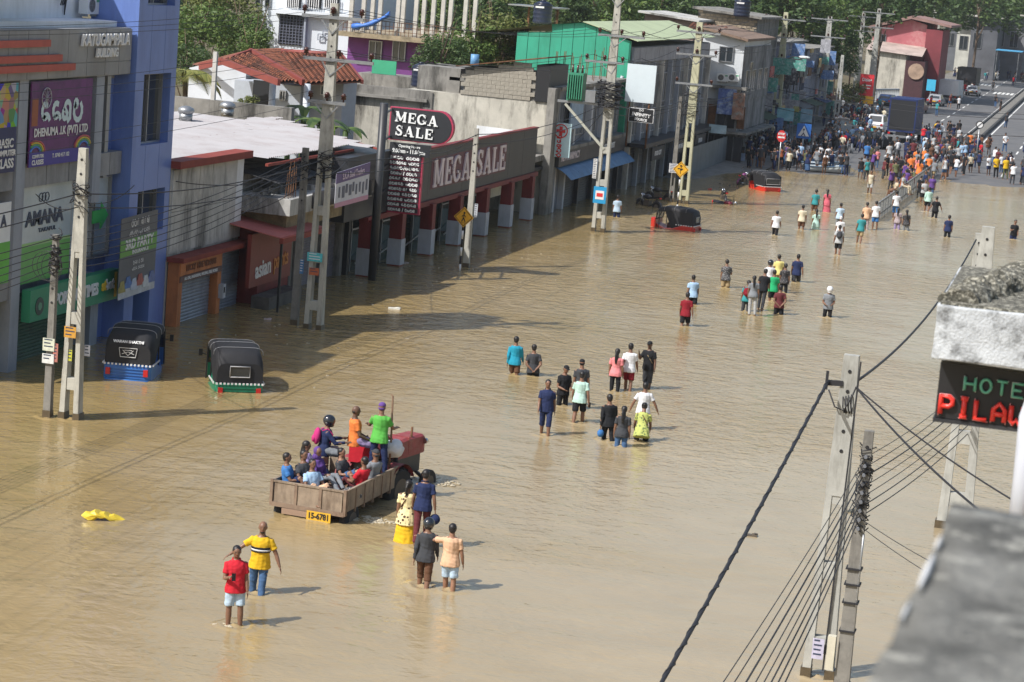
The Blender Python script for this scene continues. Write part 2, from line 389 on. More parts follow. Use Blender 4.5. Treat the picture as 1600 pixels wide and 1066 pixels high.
# ================================================================ BUILDING MATERIALS
M_gclad = mat('grey_cladding', (.27, .275, .285), .5, var=.15, scale=.8, dirt='55504c', dirt_amt=.35, streak=1)
M_gcol = mat('grey_column_paint', (.30, .33, .39), .6, var=.12, scale=1., dirt='4c4f58', dirt_amt=.4, streak=1)
M_span = mat('grey_stone_panel', (.27, .275, .29), .6, var=.25, scale=1.2, dirt='4a4a4e', dirt_amt=.5, streak=1)
M_blue = mat('blue_cladding', (.15, .235, .55), .35, var=.1, scale=.7, dirt='2a3870', dirt_amt=.3, streak=1)
M_dark = mat('dark_opening', (.012, .013, .016), .6, var=0)
M_glass = mat('window_glass', (.03, .038, .045), .07, var=.3, scale=1.2, spec=1.)
M_white = mat('white_plaster', (.74, .76, .78), .7, var=.08, scale=.7, dirt='9a9a95', dirt_amt=.35, streak=1)
M_conc = mat('weathered_concrete', (.52, .51, .485), .9, var=.3, scale=.9, dirt='3a3833', dirt_amt=.85, streak=1, bump=.3, dscale=.8)
M_conc2 = mat('dark_stained_concrete', (.25, .24, .22), .9, var=.4, scale=1.1, dirt='1f1e1b', dirt_amt=.85, streak=1, bump=.3)
M_conclit = mat('pale_rendered_concrete', (.50, .475, .41), .92, var=.28, scale=.7, dirt='45423c', dirt_amt=.9, streak=1, bump=.35, dscale=.7, lo=.47, hi=.63)
M_frame = mat('aluminium_frame', (.35, .36, .38), .4, metal=.6, var=0)
M_gshut = mat('green_shutter', (.018, .085, .045), .45, var=.25, scale=2, dirt='10201a', dirt_amt=.6)
M_gyshut = mat('grey_shutter', (.27, .30, .36), .4, metal=.3, var=.2, scale=2, dirt='4a4a50', dirt_amt=.4)
M_dshut = mat('charcoal_shutter', (.03, .03, .034), .5, var=.3, scale=2)
M_char = mat('charcoal_cladding', (.026, .028, .033), .45, var=.2, scale=1.4, dirt='4a4646', dirt_amt=.35, streak=1)
M_red = mat('maroon_paint', (.19, .022, .022), .6, var=.25, scale=1.4, dirt='4a1512', dirt_amt=.5, streak=1)
M_coping = mat('red_oxide_coping', (.25, .045, .03), .75, var=.3, scale=2)
M_wpaint = mat('white_paint_band', (.46, .48, .53), .6, var=.15, scale=2, dirt='8a8880', dirt_amt=.4, streak=1)
M_rust = mat('rusty_steel', (.16, .075, .035), .9, var=.5, scale=4)
M_steel = mat('galvanised_steel', (.36, .37, .38), .4, metal=.7, var=.2, scale=3)
M_wtext = mat('white_letter', (.72, .72, .72), .5, var=.12, scale=4)
M_black = mat('black_plastic', (.015, .015, .017), .5, var=.15)
M_tank = mat('black_water_tank', (.014, .02, .045), .3, var=.15)

def shutter(mb_name, x, y0, y1, z0, z1, m_, parent, pitch=.11):
    k = int((z1 - z0) / pitch); prof = []
    for i in range(k):
        z = z0 + i * pitch; prof += [(x, z), (x + .022, z + pitch * .3), (x + .022, z + pitch * .7)]
    prof.append((x, z1)); mb = MB()
    for (xa, za), (xb, zb) in zip(prof[:-1], prof[1:]): mb.quad((xa, y0, za), (xa, y1, za), (xb, y1, zb), (xb, y0, zb))
    return put(mb_name, mb, m_, parent, fix=False)
def window_x(x, y0, y1, z0, z1, parent, depth=.18, panes=2, frame=None, glass=None, bars=0):
    """window in a wall facing the street: frame, sill, panes"""
    f = .055; mb = MB(); X0, X1 = x - depth, x + .02
    mb.box(X0, X1, y0, y0 + f, z0, z1).box(X0, X1, y1 - f, y1, z0, z1).box(X0, X1 - .003, y0 + f, y1 - f, z1 - f, z1).box(X0, X1 - .003, y0 + f, y1 - f, z0, z0 + f)
    for i in range(1, panes):
        c = y0 + (y1 - y0) * i / panes; mb.box(X0 + .05, X1 - .02, c - f / 2, c + f / 2, z0 + f, z1 - f)
    fr = put('window_frame', mb, frame or M_frame, parent)
    for i in range(panes):
        a_ = y0 + (y1 - y0) * i / panes; b_ = y0 + (y1 - y0) * (i + 1) / panes
        put('pane', MB().box(x - depth * .6, x - depth * .6 + .012, a_ + f, b_ - f, z0 + f, z1 - f), glass or M_glass, fr)
    if bars:
        bb = MB()
        for i in range(bars): c = y0 + (y1 - y0) * (i + .5) / bars; bb.box(x + .03, x + .05, c - .012, c + .012, z0, z1)
        put('window_bars', bb, M_steel, fr)
    return fr
def window_y(y, x0, x1, z0, z1, parent, panes=2, frame=None, glass=None):
    f = .06; mb = MB().box(x0, x0 + f, y - .03, y + .12, z0, z1).box(x1 - f, x1, y - .03, y + .12, z0, z1).box(x0 + f, x1 - f, y - .027, y + .12, z1 - f, z1).box(x0 + f, x1 - f, y - .027, y + .12, z0, z0 + f)
    for i in range(1, panes): c = x0 + (x1 - x0) * i / panes; mb.box(c - f / 2, c + f / 2, y - .02, y + .1, z0 + f, z1 - f)
    fr = put('window_frame', mb, frame or M_frame, parent)
    for i in range(panes):
        a_ = x0 + (x1 - x0) * i / panes; b_ = x0 + (x1 - x0) * (i + 1) / panes
        put('pane', MB().box(a_ + f, b_ - f, y + .03, y + .045, z0 + f, z1 - f), glass or M_glass, fr)
    return fr

# ================================================================ 1. blue and grey commercial building
B = thing('commercial_building', 'grey clad commercial building with blue corner column and white letters KATUGAMPALA BUILDING', 'building', (-35, 58, -.8))
put('wall', MB().box(-44, -30.9, 56.3, 69.2, -.8, 8.55), M_gcol, B)
pent = put('penthouse_wall', MB().box(-40, -31.6, 56.3, 66.1, 8.55, 12.4), M_white, B)
put('roof_slab', MB().box(-44, -30.35, 56.3, 66.0, 8.4, 8.6), M_gclad, B)
# fascia of cladding sheets
fy = [56.3, 57.1, 57.9, 59.1, 60.4, 61.7, 63.0, 64.3, 65.3, 66.2]
cl = MB().box(-30.4, -29.93, 56.3, 66.15, 8.56, 10.02); put('fascia_core', cl, M_gclad, B)
for i in range(len(fy) - 1):
    for z0, z1 in ((8.58, 8.98), (9.0, 9.99)):
        put('cladding_panel', MB().box(-29.93, -29.9, fy[i] + .012, fy[i + 1] - .012, z0, z1), M_gclad, B)
stripe = mat('red_stripe_paint', (.42, .075, .055), .5, var=.2, scale=2)
for z, ye in ((9.62, 60.3), (9.18, 61.1), (8.9, 62.0)):
    put('red_stripe', MB().box(-29.9, -29.78, 56.3, ye, z - .1, z + .1), stripe, B)
put('letters', text_mb('KATUGAMPALA', .5, frame_x(64.1, 9.66, -29.86), .07, .012, sx=.95, shear=.2), M_wtext, B)
put('letters', text_mb('BUILDING', .38, frame_x(64.25, 9.27, -29.86), .06, .01, sx=.9, shear=.15), M_wtext, B)
# blue corner column with recessed windows
xa, xb = -31.4, -29.75
for z0, z1 in ((-.8, 3.35), (4.75, 6.25), (8.55, 10.75), (12.6, 15)):
    if z0 < 0:
        put('blue_panel', MB().box(xa, xb, 66.3, 67.0, z0, z1), M_blue, B); put('blue_panel', MB().box(xa, xb, 68.3, 69.5, z0, z1), M_blue, B)
        shutter('shutter_curtain', -30.4, 67.0, 68.3, z0, 2.3, M_gshut, B)
    else:
        for a_, b_ in ((66.3, 67.35), (67.37, 68.45), (68.47, 69.5)): put('blue_panel', MB().box(xa, xb, a_, b_, z0, z1), M_blue, B)
for z0, z1 in ((3.35, 4.75), (6.25, 8.55), (10.75, 12.6)):
    put('blue_panel', MB().box(xa, xb, 66.3, 66.95, z0, z1), M_blue, B); put('blue_panel', MB().box(xa, xb, 69.1, 69.5, z0, z1), M_blue, B)
    window_x(-30.05, 66.95, 69.1, z0, z1, B, panes=2)
put('inner_blue_wall', MB().box(-31.4, -30.5, 65.5, 66.3, -.8, 8.55), M_blue, B)
# grey columns
for y, z0, z1 in ((58.9, -.8, 8.55), (64.0, 4.6, 8.55), (64.35, -.8, 2.3)):
    put('column', MB().box(-30.9, -30.0, y, y + .55, z0, z1), M_gcol, B)
put('column', MB().box(-30.95, -30.15, 65.1, 65.35, 5.3, 8.55), M_frame, B)
# spandrel stone panels between the storeys
for (z0, z1) in ((5.38, 6.1), (2.15, 2.75)):
    for y0, y1 in ((56.3, 57.5), (57.52, 58.9), (59.45, 61.0), (61.02, 62.5), (62.52, 64.0), (64.56, 65.4), (65.42, 66.28)):
        if z0 < 5 and y0 > 59: continue
        put('stone_panel', MB().box(-30.9, -30.08, y0, y1 - .02, z0, z1), M_span, B)
# upper floor glazing, first floor glass front
window_x(-30.6, 62.9, 63.95, 6.1, 8.5, B, panes=1); window_x(-30.6, 64.56, 65.1, 6.1, 8.5, B, panes=1); window_x(-30.6, 65.36, 66.25, 6.1, 8.5, B, panes=1)
pale = mat('pale_blue_glass', (.42, .50, .56), .12, var=.2, scale=.8, spec=.9)
window_x(-30.35, 63.3, 64.9, 2.75, 5.3, B, panes=2, glass=pale); window_x(-30.35, 65.0, 66.2, 2.75, 5.3, B, panes=1, glass=pale)
am = put('glass_front', MB().box(-30.5, -30.28, 59.5, 63.2, 2.45, 5.36), pale, B)
put('green_film', MB().box(-30.28, -30.272, 59.5, 63.2, 2.45, 3.55), mat('green_film', (.13, .42, .10), .3, var=.2, scale=1), am)
put('green_film', MB().box(-30.28, -30.271, 59.5, 63.2, 3.56, 3.66), mat('lime_film', (.3, .55, .2), .3, var=.1), am)
M_navy = mat('navy_print', (.03, .045, .09), .5, var=.1)
put('letters', text_mb('AMANA', .6, frame_x(61.4, 4.35, -30.27), .015, .02, sx=1.15), M_navy, am)
put('letters', text_mb('TAKAFUL', .17, frame_x(61.6, 3.98, -30.27), .012, .004, sx=1.6), M_navy, am)
mb = MB()
for i in range(3): mb.tube([(-30.265, 61.1 + .2 * i + .13 * math.cos(t * PI / 5), 4.98 + .13 * math.sin(t * PI / 5)) for t in range(11)], .012, 5)
put('emblem', mb, M_navy, am)
ga = [(64.75, 3.85), (65.35, 3.85), (65.35, 3.6), (65.9, 4.05), (65.35, 4.5), (65.35, 4.25), (64.75, 4.25)]
put('green_arrow', MB().prism(ga, 'x', -30.3, -30.27), mat('arrow_green', (.05, .42, .09), .5, var=.1), B)
put('ground_floor_wall', MB().box(-31.4, -30.95, 56.3, 66, -.8, 2.3), M_dark, B)
for y0, y1 in ((56.4, 58.9), (59.5, 64.3), (64.95, 66.2)): shutter('shutter_curtain', -30.6, y0, y1, -.8, 2.1, M_gshut, B)
# air conditioner on the terrace
def aircon(x, y, z, lab, grp='air conditioner outdoor units', face='x'):
    t = local('air_conditioner', lab, 'air conditioner', grp)
    put('casing', MB().box(-.16, .16, -.42, .42, 0, .56), mat('ac_white', (.7, .71, .71), .5, var=.08), t)
    f = MB(); f.tube([(.162, -.12 + .21 * math.cos(a * PI / 8), .28 + .21 * math.sin(a * PI / 8)) for a in range(17)], .012, 5, False)
    for k in range(6):
        f.beam((.165, -.12, .28), (.165, -.12 + .2 * math.cos(k * PI / 3), .28 + .2 * math.sin(k * PI / 3)), .02, .01)
    put('fan_grille', f, mat('ac_grey', (.25, .25, .25), .5, var=.1), t)
    put('fan_opening', MB().tube([(.16, -.12, .28), (.164, -.12, .28)], .2, 20), mat('ac_dark', (.12, .12, .12), .6, var=.1), t)
    put('side_vent', MB().box(.16, .166, .18, .38, .38, .48), mat('ac_badge', (.1, .35, .2), .5, var=0), t)
    put('foot', MB().box(-.1, .1, -.35, -.28, -.08, 0), M_steel, t); put('foot', MB().box(-.1, .1, .28, .35, -.08, 0), M_steel, t)
    t.location = (x, y, z); t.rotation_euler.z = 0 if face == 'x' else -PI / 2
    return t
p = FX(143, 30, -31.2); aircon(-31.3, p.y, 10.35, 'white air conditioner unit with round fan on the terrace above the grey fascia')
put('terrace_slab', MB().box(-31.6, -30.4, 56.3, 66.1, 8.6, 10.2), M_white, B)
mb = MB()
for k in range(3): mb.tube([(-31.45, 64.2 + .1 * k, 10.6), (-31.4, 64.35 + .1 * k, 11.1), (-31.5, 64.6 + .08 * k, 11.0), (-31.55, 64.7, 10.3)], .018, 5)
solo('refrigerant_pipes', mb, M_black, 'loops of dark pipe beside the terrace air conditioner', 'pipe')
solo('sheet_canopy', MB().prism([(56.3, 11.5), (60.4, 11.35), (60.4, 11.3), (56.3, 11.44)], 'x', -31.6, -30.0), mat('blue_grey_sheet', (.36, .47, .53), .4, var=.1), 'pale blue grey sheet canopy over the white terrace wall', 'canopy')

# banners
def banner(name, lab, x, y0, y1, z0, z1, m_, dx=.04):
    t = thing(name, lab, 'banner', (x, (y0 + y1) / 2, z0)); put('cloth', MB().box(x - dx, x, y0, y1, z0, z1), m_, t); return t
M_purple = mat('purple_print', (.13, .022, .15), .5, var=.35, scale=1.2, dirt='1c0f3a', dirt_amt=.7, dscale=.9)
t = banner('banner', 'purple banner of the DHENUMA company with large white Sinhala lettering', -29.95, 59.55, 63.6, 6.0, 8.5, M_purple)
put('blue_band', MB().box(-29.95, -29.944, 59.55, 63.6, 6.0, 6.42), mat('indigo_print', (.05, .035, .28), .5, var=.15), t)
put('letters', sinhala('ddnb', .74, frame_x(61.55, 7.58, -29.94), .22, sx=.98), mat('pale_cyan_print', (.55, .68, .72), .5, var=.1), t)
put('letters', text_mb('DHENUMA .I.K (PVT) LTD', .34, frame_x(61.55, 6.99, -29.93), .01, .01, sx=.93), M_wtext, t)
put('letters', text_mb('COMPUTER', .14, frame_x(60.1, 6.3, -29.94), .008, .004), M_wtext, t)
put('letters', text_mb('CLASSES', .2, frame_x(60.1, 6.12, -29.94), .008, .006), M_wtext, t)
put('letters', text_mb('T. 0740 417 102', .17, frame_x(61.6, 6.26, -29.94), .008, .004), M_wtext, t)
for k, c in enumerate(((.5, .1, .1), (.6, .45, .05), (.1, .35, .15), (.08, .2, .6))):
    for yc in (59.9, 63.1):
        pts = [(-29.938 + .001 * k, yc + (.6 - .1 * k) * math.cos(R(a_)), 6.43 + (.34 - .06 * k) * math.sin(R(a_))) for a_ in range(0, 181, 15)]
        pts = [p_ for p_ in pts if 59.56 < p_[1] < 63.6]
        put('rainbow_arc', MB().tube(pts, .035, 4), mat('rainbow_%d' % k, c, .5, var=.1), t)
mb = MB()
for a_ in range(0, 360, 30): mb.beam((-29.93, 60.5, 8.0), (-29.93, 60.5 + .26 * math.cos(R(a_)), 8.0 + .26 * math.sin(R(a_))), .02, .01)
mb.tube([(-29.935, 60.5 + .3 * math.cos(R(a_)), 8.0 + .3 * math.sin(R(a_))) for a_ in range(0, 361, 20)], .02, 4)
put('wheel_emblem', mb, mat('grey_print', (.4, .4, .45), .5, var=0), t)
put('brick_print', MB().box(-29.95, -29.943, 59.62, 60.0, 7.2, 8.0), mat('orange_brown_print', (.3, .08, .03), .5, var=.3), t)
M_multi = bpy.data.materials.new('multicolour_print'); M_multi.use_nodes = True
_n = M_multi.node_tree.nodes; _v = _n.new('ShaderNodeTexVoronoi'); _v.inputs['Scale'].default_value = 3.2
_tc = _n.new('ShaderNodeTexCoord'); M_multi.node_tree.links.new(_tc.outputs['Object'], _v.inputs['Vector'])
_h = _n.new('ShaderNodeHueSaturation'); _h.inputs['Saturation'].default_value = 1.1; _h.inputs['Value'].default_value = .5; M_multi.node_tree.links.new(_v.outputs['Color'], _h.inputs['Color'])
M_multi.node_tree.links.new(_h.outputs[0], _n['Principled BSDF'].inputs['Base Color'])
t = banner('banner', 'multicoloured banner reading BASIC COMPUTER CLASS in white on navy', -29.95, 56.4, 58.7, 5.95, 8.5, mat('deep_navy_print', (.015, .02, .10), .5, var=.2))
put('picture', MB().box(-29.95, -29.944, 56.4, 58.7, 7.25, 8.5), M_multi, t)
for s_, z, sz in (('BASIC', 6.78, .36), ('COMPUTER', 6.5, .24), ('CLASS', 6.2, .38)): put('letters', text_mb(s_, sz, frame_x(58.05, z, -29.94), .01, .01), M_wtext, t)
t = banner('banner', 'white and green sign panel at the grey front bearing a dark letter A', -29.9, 56.4, 58.5, 2.75, 5.1, mat('white_print', (.7, .74, .78), .4, var=.05))
put('green_band', MB().box(-29.9, -29.893, 56.4, 58.5, 2.75, 3.95), mat('bright_green_print', (.10, .42, .05), .4, var=.2, scale=.8), t)
put('letters', text_mb('A', .5, frame_x(58.05, 4.55, -29.89), .01, .015), M_navy, t)
t = thing('shop_sign', 'long green shop sign SPORTING TIMES with yellow edge', 'sign', (-29.7, 62, 1.5))
M_gs = mat('green_sign', (.025, .25, .13), .4, var=.15, scale=1)
put('board', MB().box(-30.0, -29.72, 59.6, 65.75, 1.42, 2.38), M_gs, t)
put('letters', text_mb('SPORTING TIMES', .5, frame_x(62.6, 1.9, -29.715), .03, .022, sx=.83), M_wtext, t)
put('letters', text_mb('st', .46, frame_x(64.62, 1.95, -29.715), .03, .02), mat('yellow_letter', (.75, .5, .05), .5, var=.1), t)
put('letters', text_mb('bet', .46, frame_x(65.05, 1.95, -29.715), .03, .02), M_wtext, t)
put('yellow_edge', MB().box(-29.72, -29.712, 65.42, 65.6, 1.5, 2.3), mat('yellow_letter', (.75, .5, .05), .5), t)
put('emblem', MB().tube([(-29.72, 60.2, 1.85), (-29.7, 60.2, 1.85)], .27, 20), mat('badge_dark', (.03, .06, .05), .4, var=.1), t)
put('badge_ball', MB().tube([(-29.7, 60.2, 1.85), (-29.69, 60.2, 1.85)], .13, 6), mat('badge_green', (.12, .3, .2), .4, var=.1), t)
# hanging insurance banner
t = thing('banner', 'grey and green hanging banner reading 3RD PARTY INSURANCE with cars along its foot', 'banner', (-29.3, 66, 1.3))
def par(x, y0, y1, za, zb, za1, zb1): return MB().prism([(y0, za), (y1, za1), (y1, zb1), (y0, zb)], 'x', x - .02, x)
BY0, BY1 = 64.8, 67.6
put('cloth', par(-29.3, BY0, BY1, 1.5, 4.1, 1.58, 4.18), mat('charcoal_print', (.12, .125, .14), .5, var=.2, scale=1), t)
put('green_band', par(-29.29, BY0, BY1, 2.85, 3.38, 2.93, 3.46), mat('leaf_green_print', (.15, .36, .08), .5, var=.1), t)
put('white_foot', par(-29.29, BY0, BY1, 1.5, 1.85, 1.58, 1.93), mat('pale_print', (.5, .52, .55), .5, var=.3, scale=3), t)
tl = R(1.6)
put('letters', text_mb('3RD PARTY', .42, frame_x(66.2, 3.24, -29.28, tl), .012, .012, sx=1.0), M_wtext, t)
put('letters', text_mb('INSURANCE', .2, frame_x(66.3, 2.98, -29.28, tl), .012, .005, sx=1.15), M_wtext, t)
put('letters', sinhala('rbi nin', .26, frame_x(66.2, 3.92, -29.28, tl), .16), M_wtext, t)
put('letters', sinhala('kmrb lidnm', .2, frame_x(66.2, 3.58, -29.28, tl), .16), M_wtext, t)
put('letters', sinhala('bdn r bm', .14, frame_x(66.2, 2.62, -29.28, tl), .16), M_wtext, t); put('letters', sinhala('lbmd rdbmn', .12, frame_x(66.2, 2.42, -29.28, tl), .16), M_wtext, t)
for k, c in enumerate(((.35, .3, .1), (.1, .2, .45), (.5, .55, .65), (.4, .12, .1), (.6, .62, .64), (.15, .2, .4))):
    cy_, cz_ = 65.05 + .45 * k, 1.72 + .1 * (k % 2)
    put('car_picture', MB().prism([(cy_ + u, cz_ + v_) for u, v_ in ((-.25, 0), (-.27, .16), (-.18, .2), (-.12, .36), (.1, .38), (.18, .22), (.26, .16), (.26, 0))], 'x', -29.29, -29.275 + .004 * k), mat('print_car_%d' % k, c, .5, var=.3, scale=6), t)

# ================================================================ 2. orange shutter shop and the concrete block above it
S = thing('shop_building', 'small shop with grey roller shutter, orange pillars and bare concrete panel wall above', 'building', (-32, 72, -.8))
put('wall', MB().box(-36, -29.75, 69.55, 76.0, -.8, 5.35), M_conc, S)
for i in range(5):
    for z0, z1 in ((2.45, 3.85), (3.87, 5.28)):
        a_ = 69.6 + i * 1.15; put('concrete_panel', MB().box(-29.75, -29.68, a_ + .015, a_ + 1.135, z0, z1), M_conc, S)
put('concrete_panel', MB().box(-29.75, -29.69, 75.36, 75.98, 2.45, 5.28), M_white, S)
put('coping', MB().box(-30.1, -29.4, 69.5, 76.1, 5.35, 5.6), M_coping, S)
M_or = mat('orange_paint', (.50, .17, .055), .6, var=.2, scale=2, dirt='5a3320', dirt_amt=.5, streak=1)
for y in (69.62, 73.1): put('pillar', MB().box(-29.7, -29.3, y, y + .34, -.8, 2.2), M_or, S)
put('lintel', MB().box(-29.72, -29.1, 69.5, 76.0, 2.2, 2.36), M_coping, S)
shutter('shutter_curtain', -29.6, 69.98, 73.08, -.8, 1.62, M_gyshut, S, .12); shutter('shutter_curtain', -29.62, 73.5, 75.8, -.8, 2.1, M_gyshut, S, .12)
put('shutter_box', MB().box(-29.72, -29.4, 69.98, 73.08, 1.62, 1.75), M_gyshut, S)
t = thing('shop_sign', 'orange and brown shop sign over the grey roller shutter', 'sign', (-29.35, 71.5, 1.7))
put('board', MB().box(-29.4, -29.28, 69.7, 73.4, 1.72, 2.15), M_or, t)
put('lower_strip', MB().box(-29.4, -29.27, 69.7, 73.4, 1.5, 1.7), mat('brown_strip', (.14, .08, .07), .6, var=.1), t)
put('letters', text_mb('LUCKY  HIVE VIDANAS', .28, frame_x(71.5, 1.94, -29.275), .015, .012, sx=.92), mat('brown_letter', (.16, .05, .02), .6, var=.1), t)
put('letters', text_mb('ALL CIVIL, ENGINEERING, WELDING, STEEL WORKS', .14, frame_x(71.5, 1.6, -29.265), .01, .004, sx=.9), M_wtext, t)
t = thing('meter_box', 'small white electricity meter box on the orange pillar', 'meter box', (-29.2, 73.4, .7)); put('box', MB().box(-29.3, -29.12, 73.25, 73.5, .55, 1.05), M_wpaint, t); put('dial', MB().box(-29.12, -29.11, 73.3, 73.42, .75, .95), M_dark, t)

# ================================================================ 3. white corrugated roof shed
SH = thing('market_shed', 'low market hall under a wide white corrugated metal roof', 'building', (-34, 78, -.8))
put('wall', MB().box(-41, -30.1, 76.1, 84.5, -.8, 4.6), M_conc2, SH)
put('wall', MB().box(-41, -38, 69.6, 76.1, -.8, 4.6), M_conc2, SH)
M_wroof = mat('white_roof_sheet', (.40, .385, .39), .5, var=.1, scale=.5, dirt='8d7f7c', dirt_amt=.45, dscale=.7)
def roof_far(y):                               # how far back a sheet at y runs: the plot is cut obliquely
    return -41.5 if y < 84 else (-38.5 if y < 90 else -35.2)
def roof_edge(y):
    if y < 76.2: return -30.2
    if y < 85.8: return -29.0
    return -27.9 - (y - 85.8) * .95
y = 69.6; k = 0
while y < 93.4:
    x1 = roof_edge(y + .5); xm = (x1 + roof_far(y)) / 2; x0 = roof_far(y) - (y % .7)
    for (a_, b_) in ((x0, xm), (xm - .1, x1)):
        mb = MB(); pr = []
        for j in range(11):
            pr.append((y + j * .1, .045 if j % 2 else 0))
        def zz(x): return 5.28 + (x + 29) * -.028
        lift = .012 * (k % 2) + (.03 if a_ == xm - .1 else 0)
        for (ya, ha), (yb, hb) in zip(pr[:-1], pr[1:]):
            mb.quad((a_, ya, zz(a_) + ha + lift), (b_, ya, zz(b_) + ha + lift), (b_, yb, zz(b_) + hb + lift), (a_, yb, zz(a_) + hb + lift))
        put('roof_sheet', mb, M_wroof, SH, fix=False)
    y += 1.0; k += 1
put('roof_screws', (lambda mb_: [mb_.box(-33.5 + .02 * (i % 3), -33.44 + .02 * (i % 3), 70 + i * .62, 70.12 + i * .62, 5.40, 5.47) for i in range(36)] and mb_)(MB()), M_rust, SH, 'stuff')
put('edge_gutter', MB().beam((-28.9, 76.2, 5.12), (-28.9, 85.8, 5.12), .12, .1), M_coping, SH)
put('edge_flashing', MB().beam((-27.85, 85.9, 5.25), (-35.4, 93.6, 5.45), .14, .06), M_coping, SH)
# roof vents near the far edge of the sheets
for i, (px, py) in enumerate(((290, 186), (355, 178))):
    p = G(px, py, 5.6); mb = MB().tube([(p.x, p.y, 5.5), (p.x, p.y, 5.85)], .28, 12).ell((p.x, p.y, 5.95), (.36, .36, .2), nu=12, nv=6)
    solo('roof_vent', mb, M_steel, 'grey turbine vent on the white roof ' + ('near the palm' if i == 0 else 'beside the potted shrub'), 'vent', 'turbine vents on the white roof')
p = G(332, 172, 5.5); solo('vent_pipe', MB().box(p.x - .09, p.x + .09, p.y - .09, p.y + .09, 5.4, 8.1), M_conc, 'thin concrete post standing up beyond the white roof', 'post')
solo('parapet_wall', MB().box(-42, -34.6, 93.9, 94.3, 4.8, 5.95), M_conc2, 'dark stained low wall along the far edge of the white roof', 'wall')

# paint shop with red awning
P = thing('paint_shop', 'small maroon paint shop front reading asian paints under a faded red awning', 'shop', (-29, 76, -.8))
put('wall', MB().box(-30.0, -28.95, 76.15, 79.3, -.8, 2.75), M_red, P)
put('front_panel', MB().box(-28.95, -28.8, 74.9, 79.1, .75, 2.7), mat('maroon_sign', (.22, .035, .025), .5, var=.15), P)
put('letters', text_mb('asian', .85, frame_x(76.2, 1.35, -28.79, R(3)), .02, .02, sx=.95), M_wtext, P)
put('letters', text_mb('paints', .85, frame_x(78.0, 1.5, -28.79, R(3)), .02, .015, sx=.75), mat('orange_letter', (.55, .2, .04), .5), P)
for i in range(5):
    a_ = 74.9 + i * .9; mb = MB().add([(-30.1, a_, 3.1), (-30.1, a_ + .88, 3.1), (-27.7, a_ + .88, 2.72), (-27.7, a_, 2.72), (-30.1, a_, 3.06), (-30.1, a_ + .88, 3.06), (-27.7, a_ + .88, 2.68), (-27.7, a_, 2.68)], [(0, 1, 2, 3), (7, 6, 5, 4), (0, 3, 7, 4), (1, 5, 6, 2), (3, 2, 6, 7)])
    put('awning_sheet', mb, mat('faded_red_sheet', (.52, .15, .13), .6, var=.2, scale=1.5), P)
put('awning_beam', MB().box(-27.75, -27.6, 74.9, 79.4, 2.5, 2.7), M_coping, P)
for y in (75.0, 78.2): put('awning_post', MB().box(-27.74, -27.66, y, y + .08, -.8, 2.6), M_black, P)
put('counter', MB().box(-28.8, -28.1, 75.2, 78.6, -.8, .45), mat('stained_counter', (.10, .09, .08), .8, var=.5, scale=2), P)
# low flat-roofed shops
L = thing('flat_roof_shops', 'row of low shops under a stained flat concrete canopy with grey shutters', 'building', (-29.5, 80, -.8))
put('wall', MB().box(-30.1, -29.35, 79.3, 86.0, -.8, 3.0), M_conc2, L)
put('canopy_slab', MB().box(-30.2, -27.9, 76.2, 85.6, 3.35, 3.95), M_conc, L)
put('canopy_face', MB().box(-27.9, -27.8, 78.5, 85.6, 3.45, 4.05), M_char, L)
put('canopy_soffit', MB().box(-30.1, -28.3, 77.0, 86.0, 2.75, 3.3), mat('tan_fascia', (.27, .21, .12), .7, var=.3, dirt='3a3020'), L)
for y in (79.5, 80.35, 83.0, 85.4): put('pillar', MB().box(-29.35, -29.0, y, y + .3, -.8, 2.75), M_conc2, L)
for a_, b_ in ((79.8, 80.35), (80.65, 83.0), (83.3, 85.4)): shutter('shutter_curtain', -29.3, a_, b_, -.8, 2.7, mat('dusty_shutter', (.16, .15, .17), .5, var=.3, scale=2), L)
for i in range(6):
    a_ = 77.0 + i * .85; put('scrap_roof_sheet', MB().add([(-30.3, a_, 4.72), (-30.3, a_ + .8, 4.72), (-28.7, a_ + .8, 4.4), (-28.7, a_, 4.4)], [(0, 1, 2, 3)]), mat('dark_old_sheet', (.07, .07, .075), .7, var=.5, scale=4), L)
mb = MB()
for i in range(14):
    a_ = random.uniform(76.4, 85); mb.obox((random.uniform(-29.8, -28.3), a_, 4.05), (random.uniform(.2, .7), random.uniform(.1, .6), random.uniform(.08, .3)), rz3(random.random() * 3))
put('rubble', mb, M_conc2, L, 'stuff')
for i in range(8): put('starter_bar', MB().beam((-28.2 + .1 * (i % 2), 76.4 + .12 * i, 3.9), (-28.15, 76.45 + .12 * i, 4.9 + .2 * (i % 3)), .02, .02), M_rust, L)

# ================================================================ 4. mega sale store
E4 = thing('sale_store', 'charcoal fronted sale store with maroon and white pillars standing in the water', 'building', (-30, 99, -.8))
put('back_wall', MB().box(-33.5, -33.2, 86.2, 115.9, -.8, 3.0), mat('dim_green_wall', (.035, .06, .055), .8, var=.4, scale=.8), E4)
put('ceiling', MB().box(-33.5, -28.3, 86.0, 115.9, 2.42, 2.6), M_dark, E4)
put('roof_slab', MB().box(-35, -28.3, 93.0, 115.9, 2.9, 3.2), M_conc2, E4)
put('return_box', MB().box(-30.2, -28.2, 83.2, 88.9, 2.45, 5.0), M_char, E4)
put('return_wall', MB().box(-31.0, -28.9, 86.0, 86.25, -.8, 2.45), M_char, E4)
for i in range(9):
    a_ = 88.9 + i * 2.74; put('fascia_panel', MB().box(-28.4, -28.2, a_, a_ + 2.725, 2.45, 4.72), M_char, E4)
put('fascia_beam', MB().box(-28.5, -28.1, 86.0, 114.0, 2.22, 2.44), M_red, E4)
put('fascia_cap', MB().box(-28.45, -28.15, 88.9, 113.6, 4.72, 4.8), M_red, E4)
